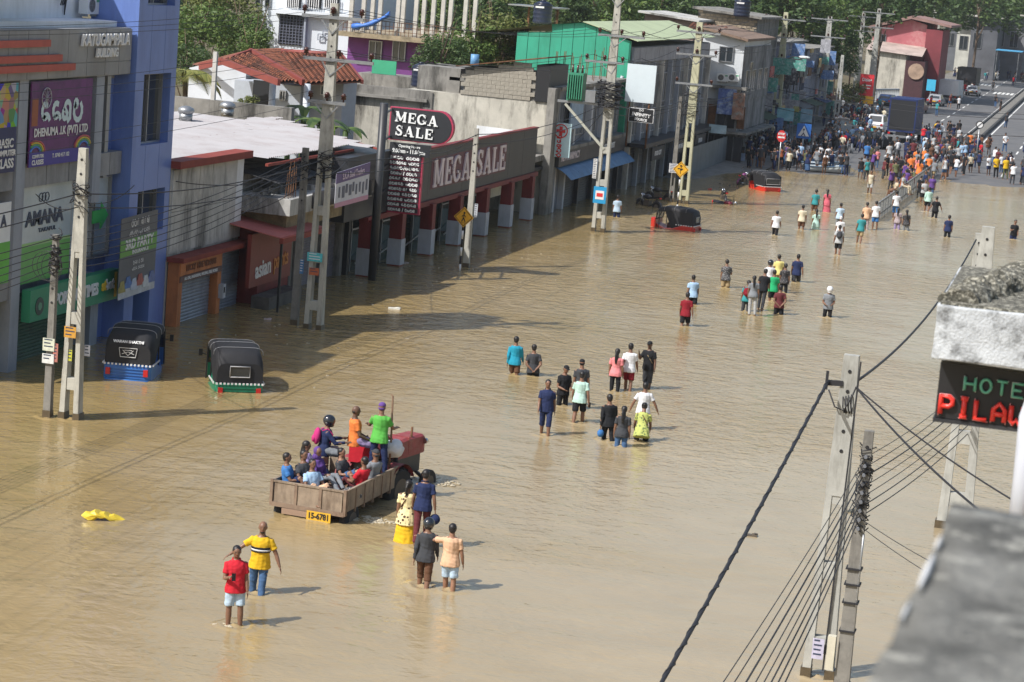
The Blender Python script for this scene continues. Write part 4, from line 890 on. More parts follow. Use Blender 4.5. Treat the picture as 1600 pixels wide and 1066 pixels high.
# corrugated hoarding near the waterline
HB = thing('metal_hoarding', 'grey corrugated metal hoarding along the flooded kerb', 'fence', (-26.2, 156, -.3))
for i in range(12):
    y = 147.5 + i * 1.25; mb = MB(); x = -26.1 + .01 * (i % 2)
    for j in range(10): mb.quad((x + (.03 if j % 2 else 0), y + j * .123, -.4), (x + (0 if j % 2 else .03), y + (j + 1) * .123, -.4), (x + (0 if j % 2 else .03), y + (j + 1) * .123, 2.0), (x + (.03 if j % 2 else 0), y + j * .123, 2.0))
    put('metal_sheet', mb, mat('hoarding_grey', (.17, .19, .20), .6, metal=.1, var=.2, scale=1), HB, fix=False)

# ================================================================ 9. houses behind the street
# red-tiled house
TH = thing('tiled_house', 'white house under weathered red clay tile roofs with maroon barge boards', 'house', (-40, 108, 0))
M_tile = mat('clay_tile', (.31, .105, .055), .9, var=.5, scale=1.6, dirt='2a1a15', dirt_amt=.9, dscale=1.6, lo=.44, hi=.6)
M_barge = mat('barge_maroon', (.22, .05, .04), .6, var=.2, scale=2)
M_hw = mat('house_wall', (.62, .66, .72), .75, var=.08, scale=.7, dirt='94989c', dirt_amt=.3)
def tiled_roof(c0, c1, c2, c3, parent, pitch=.3, name='tile_field'):
    """c0,c1 along the ridge; c3,c2 along the eave; half-round tile courses run down the slope"""
    c0, c1, c2, c3 = map(Vector, (c0, c1, c2, c3)); L_ = (c1 - c0).length; k = int(L_ / pitch); nrm = (c1 - c0).cross(c3 - c0).normalized()
    if nrm.z < 0: nrm = -nrm
    put('roof_underlay', MB().add([c0, c1, c2, c3, c0 - nrm * .05, c1 - nrm * .05, c2 - nrm * .05, c3 - nrm * .05], [(0, 1, 2, 3), (7, 6, 5, 4), (0, 4, 5, 1), (1, 5, 6, 2), (2, 6, 7, 3), (3, 7, 4, 0)]), mat('underlay_brown', (.10, .045, .03), .9, var=.3), parent)
    mb = MB(); n_rows = max(2, int((c3 - c0).length / .34))
    for i in range(k):
        for r_ in range(n_rows):
            ta, tb = r_ / n_rows, (r_ + 1) / n_rows; prof = []
            for t_, hh in ((ta, .0), (tb, .035)):
                row = []
                for s_ in range(4):
                    u = (i + s_ / 3) / k; a_ = c0.lerp(c1, u); b_ = c3.lerp(c2, u); row.append(a_.lerp(b_, t_) + nrm * (.02 + hh + .11 * math.sin(PI * s_ / 3)))
                prof.append(row)
            for s_ in range(3): mb.quad(prof[0][s_], prof[0][s_ + 1], prof[1][s_ + 1], prof[1][s_])
    return put(name, mb, M_tile, parent, 'stuff', fix=False)
def Q(px, py, y): return FY(px, py, y)
r1a, r1b, e1b, e1a = Q(440, 83, 112), Q(535, 89, 112), Q(566, 128, 106.5), Q(478, 132, 105)
tiled_roof(r1a, r1b, e1b, e1a, TH)
put('barge_board', MB().beam(r1b, e1b, .14, .2), M_barge, TH); put('ridge_cap', MB().tube([r1a + Vector((0, 0, .1)), r1b + Vector((0, 0, .1))], .13, 8), M_barge, TH)
r2a, r2b, e2b, e2a = Q(393, 80, 108), Q(440, 78, 116), Q(480, 128, 108), Q(462, 130, 103)
tiled_roof(r2a, r2b, e2b, e2a, TH)
put('barge_board', MB().beam(Q(391, 80, 107.8), Q(474, 129, 103), .16, .3), M_barge, TH)
r3a, r3b, e3b, e3a = Q(348, 95, 105), Q(393, 84, 105), Q(462, 128, 100), Q(436, 130, 98)
tiled_roof(r3a, r3b, e3b, e3a, TH)
put('barge_board', MB().beam(Q(347, 96, 104.8), Q(436, 129, 97.5), .14, .3), M_barge, TH); put('barge_board', MB().beam(Q(345, 97, 104.8), Q(392, 80, 107), .12, .22), M_barge, TH)
put('barge_board', MB().beam(Q(312, 104, 108), Q(347, 96, 106), .12, .35), M_barge, TH)
put('rear_roof', MB().add([Q(300, 100, 116), Q(395, 76, 116), Q(393, 84, 108), Q(312, 104, 108)], [(0, 1, 2, 3)]), M_tile, TH)
a0 = Q(296, 106, 108); a1 = Q(385, 106, 108); a2 = Q(478, 132, 108)
put('wall', MB().prism([(a0.x, 0), (a0.x, a0.z), (Q(350, 100, 108).x, 7.0), (a1.x, a1.z - .3), (a1.x, 0)], 'y', 108.0, 118), M_hw, TH)
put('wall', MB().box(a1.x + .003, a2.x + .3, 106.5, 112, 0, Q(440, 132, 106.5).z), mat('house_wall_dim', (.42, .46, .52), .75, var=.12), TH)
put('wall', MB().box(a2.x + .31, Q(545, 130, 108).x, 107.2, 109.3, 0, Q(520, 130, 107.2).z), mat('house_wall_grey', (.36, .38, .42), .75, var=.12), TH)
for px in (424, 478): p = Q(px, 170, 104); put('porch_column', MB().tube([(p.x, 104, 0), (p.x, 104, Q(px, 131, 104).z)], .17, 10), M_hw, TH)
for (x0, y0_, x1, y1_) in ((436, 141, 445, 158), (500, 133, 512, 150)): a_ = Q(x0, y0_, 106.3); b_ = Q(x1, y1_, 106.3); window_y(106.4, a_.x, b_.x, b_.z, a_.z, TH)
a_ = Q(395, 125, 106.2); b_ = Q(420, 175, 106.2); put('doorway', MB().box(a_.x, b_.x, 106.3, 106.5, b_.z, a_.z), M_dark, TH)
# white apartment block
a0 = Q(393, 80, 150); a1 = Q(545, 80, 150)
AP = thing('apartment_block', 'white apartment block with dark latticed opening and balconies behind the tiled house', 'building', ((a0.x + a1.x) / 2, 155, 0))
M_ap = mat('apartment_white', (.66, .70, .75), .7, var=.06, scale=.5, dirt='9aa0a8', dirt_amt=.25, streak=1)
xm = Q(432, 0, 150).x
put('wall', MB().box(a0.x, xm, 151.5, 165, 0, 12.2), M_ap, AP); put('wall', MB().box(xm + .003, a1.x, 150, 165, 0, 12.2), M_ap, AP)
b0 = Q(437, 22, 149.9); b1 = Q(474, 72, 149.9)
put('lattice_back', MB().box(b0.x, b1.x, 149.9, 150.0, b1.z, b0.z), M_dark, AP); mb = MB()
for i in range(8): u = b0.x + (b1.x - b0.x) * (i + .5) / 8; mb.box(u - .02, u + .02, 149.82, 149.9, b1.z, b0.z)
for i in range(10): u = b1.z + (b0.z - b1.z) * (i + .5) / 10; mb.box(b0.x, b1.x, 149.84, 149.88, u - .02, u + .02)
put('lattice', mb, mat('lattice_grey', (.14, .15, .2), .6, var=.1), AP)
for px0, px1 in ((446, 466), (474, 498), (505, 526)):
    b0 = Q(px0, 0, 149.5); b1 = Q(px1, 13, 149.5); put('balcony_opening', MB().box(b0.x, b1.x, 149.9, 150.02, b1.z, b0.z + .8), M_dark, AP); mb = MB()
    for i in range(7): u = b0.x + (b1.x - b0.x) * (i + .5) / 7; mb.box(u - .025, u + .025, 149.6, 149.66, b1.z - .1, b1.z + .9)
    put('balcony_rail', mb, M_wtext, AP)
put('floor_ledge', MB().box(xm, a1.x + .1, 149.3, 150, Q(440, 18, 149.5).z - .15, Q(440, 14, 149.5).z), M_ap, AP)
for px0 in (399, 414): b0 = Q(px0, 4, 151.4); b1 = Q(px0 + 9, 0, 151.4); window_y(151.4, b0.x, b1.x, b0.z - .3, b0.z + 1.0, AP, panes=1)
put('vertical_fin', MB().box(Q(478, 0, 149.7).x, Q(481, 0, 149.7).x, 149.6, 150, 0, 11.5), M_gcol, AP)
mb = MB()
for (dx, dz) in ((0, 0), (.35, .25)):
    q0 = Q(496, 62, 149.8); x_, z_ = q0.x + dx, q0.z + dz
    for a_, b_ in (((0, 0), (.4, 0)), ((.4, 0), (.4, .4)), ((.4, .4), (0, .4)), ((0, .4), (0, 0))): mb.beam((x_ + a_[0], 149.85, z_ + a_[1]), (x_ + b_[0], 149.85, z_ + b_[1]), .06, .06)
put('square_ornament', mb, M_gcol, AP)
# purple house with unfinished concrete columns
a0 = Q(541, 50, 138); a1 = Q(716, 66, 138); b1 = Q(655, 118, 138)
PU = thing('purple_house', 'deep purple house with a row of unfinished concrete columns on its open upper floor', 'house', ((a0.x + a1.x) / 2, 144, 0))
M_pur = mat('purple_paint', (.17, .045, .22), .7, var=.2, scale=1, dirt='2a1236', dirt_amt=.4)
put('wall', MB().box(a0.x, b1.x + 1.6, 138.5, 150, 0, a0.z - .2), M_pur, PU)
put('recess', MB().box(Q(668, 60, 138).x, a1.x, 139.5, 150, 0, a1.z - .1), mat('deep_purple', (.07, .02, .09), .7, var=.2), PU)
put('floor_slab', MB().box(a0.x - .4, a1.x + .2, 137.2, 151, a0.z - .25, a0.z + .05), mat('slab_ochre', (.33, .27, .18), .9, var=.3, scale=2, dirt='3f3a30', dirt_amt=.6), PU)
for i, (px, yy) in enumerate(((547, 138), (566, 138), (580, 144), (592, 138), (620, 138), (628, 144), (648, 138), (660, 145), (675, 138), (690, 145), (702, 138), (725, 141), (740, 141))):
    q_ = Q(px, 52, yy); put('concrete_column', MB().box(q_.x - .13, q_.x + .13, yy - .13, yy + .13, a0.z + .05, a0.z + 2.9), mat('raw_column', (.50, .48, .44), .9, var=.2, scale=2), PU)
mb = MB()
for i in range(30): u = a0.x + (a1.x - a0.x) * i / 29; mb.box(u - .015, u + .015, 137.3, 137.33, a0.z + .05, a0.z + .9)
for dz in (.3, .6, .9): mb.box(a0.x, a1.x, 137.3, 137.34, a0.z + dz - .015, a0.z + dz + .015)
put('railing', mb, M_rust, PU)
for px in (575, 612): b0 = Q(px, 80, 138.3); window_y(138.4, b0.x, b0.x + .9, b0.z - .6, b0.z + .7, PU, panes=2)
q_ = Q(575, 42, 137); mb = MB(); mb.rings([[Vector((q_.x - 1.1 + .35 * i, 137.1 + .18 * math.cos(a_), q_.z - .05 + .02 * i * i + (.16 + .05 * math.sin(i * 2)) * math.sin(a_))) for a_ in [k * PI / 4 for k in range(8)]] for i in range(8)])
solo('blue_tarpaulin', mb, mat('bright_blue_cloth', (.04, .16, .55), .5, var=.3, scale=3), 'crumpled bright blue tarpaulin hung over the purple house railing', 'tarpaulin')
a_ = Q(582, 93, 128); b_ = Q(618, 118, 128); solo('green_screen', MB().box(a_.x, b_.x, 128, 128.08, b_.z, a_.z), mat('green_netting', (.04, .33, .18), .7, var=.2, scale=1), 'bright green sheet screen at the foot of the purple house', 'screen')
put('balcony_base', MB().box(a_.x - .8, b_.x + 2.5, 127.8, 130, 0, b_.z - .02), M_conc2, PU)
# pinkish-brown wall house and further roofs behind the green hall
a0 = Q(1008, 20, 172); a1 = Q(1085, 34, 172)
rb = thing('rear_house', 'pinkish brown rear house with rusty sheet roof beyond the pale green roof', 'house', (a0.x, 178, 0))
put('wall', MB().prism([(a0.x, 0), (a0.x, a0.z), (a1.x, a1.z), (a1.x, 0)], 'y', 172, 182), mat('pink_brown_wall', (.33, .25, .22), .85, var=.35, scale=.8, dirt='5c5652', dirt_amt=.6), rb)
put('roof', MB().prism([(a0.x - .4, a0.z), (a0.x - .4, a0.z + .15), (a1.x + .5, a1.z + .15), (a1.x + .5, a1.z)], 'y', 171.2, 182.4), M_conc, rb)
b0 = Q(1060, 58, 165); b1 = Q(1118, 66, 165)
tiled_roof((b0.x, 170, b0.z + 1.0), (b1.x, 170, b1.z + 1.0), (b1.x, 165, b1.z), (b0.x, 165, b0.z), rb)
# steel frame shelter at top of the green hall
a0 = Q(800, 8, 142); a1 = Q(880, 3, 142)
st = thing('roof_shelter', 'thin sheet shelter on steel posts above the green gable wall', 'shelter', (a0.x, 142, 8.6))
put('sheet', MB().box(a0.x, a1.x, 141, 144, a0.z, a0.z + .08), M_steel, st)
for px in (829, 874): p = Q(px, 20, 142); put('post', MB().box(p.x - .06, p.x + .06, 141.5, 141.62, 8.6, a0.z), M_rust, st)
# bridge rail
BR_ = thing('bridge_railing', 'white steel lattice bridge railing beyond the crowd', 'railing', (-27, 290, 0))
pA, pB = Q(1312, 150, 252), Q(1405, 130, 284)
for i in range(26):
    t_ = i / 25; p = pA.lerp(pB, t_); put('rail_post', MB().beam((p.x, p.y, .1), (p.x, p.y, 2.3 - .6 * t_), .22, .12), mat('rail_white', (.42, .45, .48), .6, var=.2), BR_)
put('top_rail', MB().beam((pA.x, pA.y, 2.35), (pB.x, pB.y, 1.75), .3, .14), mat('rail_white', (.5, .5, .5)), BR_); put('lower_rail', MB().beam((pA.x, pA.y, .5), (pB.x, pB.y, .4), .2, .1), mat('rail_white', (.5, .5, .5)), BR_)
# red house far up the street
y0 = 292; a = [Q(*q, y0) for q in ((1365, 45), (1425, 31), (1480, 42), (1480, 130), (1365, 130), (1362, 66), (1448, 78))]
RH = thing('red_house', 'faded red gabled building with peeling pink wall far up the street', 'building', (a[1].x, 300, 0))
M_pk = mat('peeling_pink_wall', (.47, .14, .16), .8, var=.3, scale=.35, dirt='b89c94', dirt_amt=.75, dscale=.35)
put('wall', MB().prism([(a[0].x, 0), (a[0].x, a[0].z), (a[1].x, a[1].z), (a[2].x - 2.5, a[2].z), (a[2].x - 2.5, 0)], 'y', y0, y0 + 18), M_pk, RH)
put('shop_wall', MB().box(a[2].x - 2.49, a[2].x - .4, y0 - .5, y0 + 12, 0, a[2].z - .5), mat('dark_red_wall', (.20, .035, .045), .7, var=.3, scale=.5), RH)
put('roof', MB().prism([(a[0].x - .6, a[0].z), (a[1].x, a[1].z + .1), (a[2].x + .6, a[2].z - .1), (a[2].x + .6, a[2].z + .2), (a[1].x, a[1].z + .5), (a[0].x - .6, a[0].z + .3)], 'y', y0 - 1, y0 + 19), mat('pink_brown_sheet', (.28, .17, .15), .8, var=.4, scale=.8), RH)
put('lower_roof', MB().add([(a[5].x, y0 - 6, a[5].z - .8), (a[6].x, y0 - 6, a[6].z - .8), (a[6].x, y0, a[6].z + .3), (a[5].x, y0, a[5].z + .3)], [(0, 1, 2, 3)]), mat('pale_lower_roof', (.45, .36, .32), .8, var=.4, scale=.6), RH)
put('lower_wall', MB().box(a[5].x, a[6].x - 2.0, y0 - 5.5, y0 - .01, 0, a[5].z - .9), M_conclit, RH)
put('shop_front', MB().box(a[6].x - 1.99, a[6].x + .4, y0 - 5.6, y0 - .01, 0, a[6].z - 1.4), mat('dark_maroon_front', (.06, .02, .025), .7, var=.3), RH)
b0 = Q(1364, 50, y0 - .2); window_y(y0 - .1, a[0].x + .5, a[0].x + 1.7, a[0].z - 2.2, a[0].z - .6, RH)
p = Q(1431, 112, y0 - 6); put('round_emblem', MB().tube([(p.x, y0 - 5.7, p.z), (p.x, y0 - 5.8, p.z)], 1.0, 16), mat('emblem_tan', (.4, .28, .2), .6, var=.5, scale=1), RH)
# far row
far = ((1478, 1512, 30, 62, 430, (.12, .13, .15), 'dark flat roofed building just beyond the red house'), (1498, 1520, 34, 70, 410, (.55, .55, .5), 'narrow cream building between two dark ones'), (1520, 1556, 26, 80, 400, (.10, .105, .12), 'dark building behind the twin white poles'), (1556, 1600, 22, 80, 420, (.17, .17, .18), 'long grey building with sloping pale roof at the street\'s end'), (1585, 1680, 16, 70, 440, (.2, .2, .21), 'grey gabled building beyond the farthest crowd'))
for px0, px1, py0, py1, y, c, lab in far:
    a_ = Q(px0, py0, y); b_ = Q(px1, py1, y)
    t = thing('far_building', lab, 'building', (a_.x, y, 0)); put('wall', MB().box(a_.x, b_.x, y, y + 20, 0, a_.z), mat('farwall_%d' % px0, c, .8, var=.4, scale=.4), t)
    w_ = b_.x - a_.x
    for i in range(max(1, int(w_ / 2.5))): window_y(y - .1, a_.x + .5 + i * 2.5, a_.x + 2 + i * 2.5, a_.z * .5, a_.z * .75, t)
    put('roof', MB().box(a_.x - .8, b_.x + .8, y - 1.5, y + 21, a_.z, a_.z + .25), mat('farroof_%d' % px0, (.42, .4, .36) if px0 % 4 == 0 else (.2, .18, .17), .8, var=.3, scale=.3), t)
t = thing('market_stall', 'blue tarpaulin stall roof at the end of the street', 'stall', (-18, 380, 0)); a_ = Q(1560, 70, 395); b_ = Q(1598, 82, 390)
put('stall_roof', MB().box(a_.x, b_.x, 388, 395, b_.z, b_.z + .15), mat('stall_blue', (.08, .35, .6), .6, var=.2), t)
for dx in (.2, 3.8): put('post', MB().box(a_.x + dx, a_.x + dx + .1, 388.2, 388.3, 0, b_.z), M_steel, t)

# ================================================================ TREES
def leaf_mat(name, c1, c2, c3):
    m_ = bpy.data.materials.new(name); m_.use_nodes = True; n = m_.node_tree.nodes; l = m_.node_tree.links; b = n['Principled BSDF']
    b.inputs['Roughness'].default_value = .5; b.inputs['Specular IOR Level'].default_value = .35
    ge = n.new('ShaderNodeNewGeometry'); cr = n.new('ShaderNodeValToRGB'); l.new(ge.outputs['Random Per Island'], cr.inputs[0])
    e = cr.color_ramp.elements; e[0].color = c1 + (1,); e[1].color = c3 + (1,); x_ = e.new(.5); x_.color = c2 + (1,)
    l.new(cr.outputs[0], b.inputs['Base Color'])
    tr = n.new('ShaderNodeBsdfTranslucent'); l.new(cr.outputs[0], tr.inputs[0]); ms = n.new('ShaderNodeMixShader'); ms.inputs[0].default_value = .3
    l.new(b.outputs[0], ms.inputs[1]); l.new(tr.outputs[0], ms.inputs[2]); l.new(ms.outputs[0], n['Material Output'].inputs[0]); return m_
M_leaf = [leaf_mat('leaf_green', (.06, .11, .025), (.10, .165, .04), (.17, .23, .06)), leaf_mat('leaf_dark', (.035, .07, .022), (.06, .105, .032), (.10, .15, .045)), leaf_mat('leaf_yellowish', (.09, .125, .035), (.14, .17, .05), (.20, .21, .07))]
M_bark = mat('bark', (.14, .10, .07), .95, var=.4, scale=4)
def crown_mesh(seed, n_cl, per, leaf, name='crown'):
    rnd = random.Random(seed); mb = MB()
    for c_ in range(n_cl):
        th = rnd.random() * 2 * PI; u = rnd.uniform(-.55, 1); rr = (1 - max(0, u) ** 2 * .6) ** .5 * rnd.uniform(.45, 1.)
        cc = Vector((math.cos(th) * rr, math.sin(th) * rr, u * .85)) * .8; cr_ = rnd.uniform(.16, .34)
        for k in range(per):
            d = Vector((rnd.gauss(0, 1), rnd.gauss(0, 1), rnd.gauss(0, .8))); d = d.normalized() * cr_ * rnd.uniform(.55, 1.08)
            p = cc + d; a_ = Vector((rnd.gauss(0, 1), rnd.gauss(0, 1), rnd.gauss(0, .5))).normalized(); nr = (d.normalized() + Vector((rnd.gauss(0, .5), rnd.gauss(0, .5), rnd.gauss(0, .5) + .4))).normalized()
            a_ = (a_ - nr * a_.dot(nr)).normalized(); b_ = nr.cross(a_); s_ = leaf * rnd.uniform(.6, 1.3)
            mb.add([p - a_ * s_, p + b_ * s_ * .5, p + a_ * s_ + nr * s_ * .2 * rnd.choice((-1, 1)), p - b_ * s_ * .5], [(0, 1, 2, 3)])
    return mb.mesh(name, [], fix=False)
CROWN = [crown_mesh(i, 46, 75, .05) for i in range(4)] + [crown_mesh(20 + i, 30, 60, .075) for i in range(2)]
for i, c_ in enumerate(CROWN): c_.materials.append(M_leaf[0])
def trunk_mesh(seed):
    rnd = random.Random(seed); mb = MB(); mb.tube([(0, 0, 0), (.03, .02, .4), (-.02, .03, .8), (.02, 0, 1.1)], [.05, .04, .034, .02], 8)
    for k in range(6):
        a_ = k * 1.05 + rnd.random(); z = .45 + .1 * k; mb.tube([(0, 0, z), (.2 * math.cos(a_), .2 * math.sin(a_), z + .16), (.42 * math.cos(a_), .42 * math.sin(a_), z + .38)], [.024, .016, .006], 6)
    return mb.mesh('trunk', [M_bark])
TRUNK = [trunk_mesh(i) for i in range(3)]
TN = [0]
def tree(px, py, y, r, lab, m_=0, flat=.85, kind=None, gr='trees behind the shops'):
    c = FY(px, py, y); i = TN[0]; TN[0] += 1; g0 = hills(c.x, y)
    t = thing('tree', lab, 'tree', (c.x, y, g0), i * 1.3, gr)
    o = bpy.data.objects.new('crown', CROWN[kind if kind is not None else i % 4]); COL.objects.link(o); o.parent = t; o.location = (0, 0, c.z - g0); o.scale = (r, r, r * flat)
    o.material_slots[0].link = 'OBJECT'; o.material_slots[0].material = M_leaf[m_]
    h = max(1., c.z - g0 + r * .3)
    o = bpy.data.objects.new('trunk', TRUNK[i % 3]); COL.objects.link(o); o.parent = t; o.scale = (max(2., r * .55), max(2., r * .55), h)
tree(318, 60, 140, 3.3, 'dense leafy green tree rising behind the blue corner column', 0)
tree(352, 25, 150, 3.6, 'bright green tree top against the white apartment block', 2)
tree(292, 110, 132, 2.4, 'dark bushy tree behind the white wall of the tiled house', 1)
tree(378, 60, 146, 2.6, 'olive green tree touching the apartment block wall', 0)
tree(290, 15, 165, 4., 'tall dark tree far behind the blue column', 1)
tree(398, 70, 138, 1.3, 'small sprig-like tree beside the tiled roof', 0, .9, 4)
tree(690, 92, 132, 2.1, 'small dark green tree behind the rooftop water tank', 1)
tree(735, 85, 135, 2.6, 'mid green tree in front of the raw concrete columns', 0)
tree(775, 70, 142, 3., 'pale green feathery tree beyond the block shed', 2)
tree(820, 100, 146, 1.9, 'low olive tree against the green gable wall', 0)
tree(760, 25, 165, 4., 'tall drooping tree over the unfinished columns', 1)
tree(800, 18, 175, 3.6, 'broad pale tree near the rooftop shelter', 2)
tree(870, 12, 190, 4., 'dark tree behind the raised water tank', 1)
tree(930, 15, 200, 4.6, 'wide green tree above the gable ridge', 0)
tree(985, 20, 210, 4.2, 'rounded green tree left of the dark blue wood', 0)
bpy.data.objects[[o.name for o in bpy.data.objects if o.name.startswith('tree') and o.get('label', '').startswith('rounded green tree')][0]]['label'] = 'rounded green tree between the gable ridge and the bluish dark wood'
tree(1035, 8, 230, 5.2, 'bluish dark tree above the pink brown rear house', 1)
tree(1080, 5, 240, 5., 'deep green tree behind the brick gable\'s end', 1)
tree(665, 10, 190, 4., 'distant green tree seen through the unfinished columns', 0)
tree(600, 5, 200, 4.4, 'distant dark tree behind the purple house columns', 1)
tree(1240, 30, 240, 4., 'green tree over the grimy shop row', 0)
tree(1275, 25, 250, 5., 'large olive tree behind the ladder poles', 0)
tree(1312, 48, 262, 4.6, 'broad sunlit tree above the bridge railing', 0)
tree(1300, 85, 250, 4.2, 'dark shaded tree beside the bridge railing', 1)
tree(1338, 22, 300, 4., 'tall tree between the far ladder pole and the red house', 1)
tree(1270, 80, 244, 3.3, 'shadowy tree behind the pale box fronted shop house', 1)
tree(1335, 150, 246, 2.0, 'low bright bush tree by the red phone shop sign', 2, .9, 4)
tree(1385, 15, 330, 6., 'dark tree behind the red gabled building', 1)
tree(1430, 8, 340, 6., 'green tree just over the red roof', 0)
tree(1500, 10, 470, 8., 'dark tree behind the far buildings', 1)
tree(1560, 8, 480, 8., 'blue green tree at the street\'s far end', 1)
tree(1380, 112, 300, 2.4, 'small round bush tree at the foot of the red building', 0, .9, 4)
# more trees of the wooded slope, each on its own trunk
rt = random.Random(5)
kinds = ('dark evergreen', 'mid green', 'olive green')
for i in range(46):
    px = 560 + (i * 37.3) % 1090; y = 235 + (i * 53) % 190 + (90 if px > 1420 else 0)
    m_ = rt.choice((0, 1, 1, 0)); tree(px, rt.uniform(-6, 22), y, y / 42., '%s tree of the wooded slope closing the view behind the roofs' % kinds[m_ if m_ < 2 else 2], m_, .8, None, '%s trees on the wooded slope' % kinds[m_])
# palm, banana clump
def frond(base, az, L_, droop, wdt=.3, n_=12):
    mb = MB(); d = Vector((math.cos(az), math.sin(az), 0)); pts = []
    for i in range(n_ + 1): t_ = i / n_; pts.append(Vector(base) + d * L_ * t_ * (1 - .25 * t_ * droop) + Vector((0, 0, L_ * (.35 * t_ - droop * t_ * t_))))
    mb.tube(pts, [.03 * (1 - .8 * i / n_) for i in range(n_ + 1)], 4); side = d.cross(Vector((0, 0, 1)))
    for i in range(2, n_ * 3):
        t_ = i / (n_ * 3); k = t_ * n_; a_ = pts[int(k)].lerp(pts[min(n_, int(k) + 1)], k - int(k)); ln = wdt * math.sin(PI * min(1, t_ * .9 + .1)) * 2.4
        for s_ in (-1, 1):
            tip = a_ + side * s_ * ln * .8 + d * ln * .35 + Vector((0, 0, -ln * .55)); mb.add([a_ - d * .03, a_ + d * .04, tip], [(0, 1, 2)])
    return mb
p = FY(290, 112, 100)
t = thing('palm_tree', 'coconut palm with drooping yellow green fronds against the blue column', 'palm', (p.x, 100, 0))
put('trunk', MB().tube([(p.x, 100, 0), (p.x + .1, 100, p.z * .6), (p.x, 100, p.z)], [.18, .14, .11], 8), M_bark, t)
M_palm = leaf_mat('palm_leaf', (.14, .17, .04), (.24, .25, .07), (.36, .34, .12))
for i in range(13): put('frond', frond((p.x, 100, p.z), i * 2 * PI / 13 + .2, random.uniform(1.7, 2.4), random.uniform(.6, 1.), .36), M_palm, t, fix=False)
p = FY(320, 160, 104)
t = thing('palm_tree', 'young palm with grey green arching fronds beyond the white roof', 'palm', (p.x, 104, 0)); put('trunk', MB().tube([(p.x, 104, 0), (p.x, 104, p.z)], .12, 8), M_bark, t)
for i in range(9): put('frond', frond((p.x, 104, p.z), i * 2 * PI / 9, random.uniform(1.4, 1.9), .75), M_leaf[0], t, fix=False)
def banana(px, py, y, lab, n_=9, L_=1.9):
    p = FY(px, py, y); t = thing('banana_plant', lab, 'plant', (p.x, y, 0)); put('stem', MB().tube([(p.x, y, 0), (p.x, y, p.z)], .14, 8), M_leaf[1], t)
    for i in range(n_):
        az = i * 2.4 + random.random(); d = Vector((math.cos(az), math.sin(az), 0)); s_ = d.cross(Vector((0, 0, 1))); mb = MB(); rows_ = []
        for k in range(9):
            t_ = k / 8; c_ = Vector((p.x, y, p.z)) + d * L_ * t_ * .85 + Vector((0, 0, L_ * (.75 * t_ - .95 * t_ * t_))); w_ = .28 * math.sin(PI * min(1, t_ * .93 + .06)); rows_.append((c_ - s_ * w_ - Vector((0, 0, .1 * w_)), c_, c_ + s_ * w_ - Vector((0, 0, .1 * w_))))
        for a_, b_ in zip(rows_[:-1], rows_[1:]): mb.add([a_[0], a_[1], b_[1], b_[0]], [(0, 1, 2, 3)], True).add([a_[1], a_[2], b_[2], b_[1]], [(0, 1, 2, 3)], True)
        put('leaf', mb, M_leaf[i % 2], t, fix=False)
banana(452, 190, 99, 'wide leaved banana plant behind the white roof'); banana(500, 195, 97, 'banana plant beside the tall tower pole'); banana(540, 205, 101, 'small banana plant against the stained wall', 7, 1.4); banana(475, 175, 102, 'banana plant with arching leaves under the tiled eave', 8)
p = FY(385, 165, 100)
t = thing('potted_shrub', 'thin leafed shrub standing before the porch of the tiled house', 'shrub', (p.x, 100, 4.6)); o = bpy.data.objects.new('crown', CROWN[4]); COL.objects.link(o); o.parent = t; o.location = (0, 0, p.z - 4.6); o.scale = (.7, .7, .6); o.material_slots[0].link = 'OBJECT'; o.material_slots[0].material = M_leaf[2]
put('stem', MB().tube([(p.x, 100, 0), (p.x, 100, p.z)], .03, 6), M_bark, t)
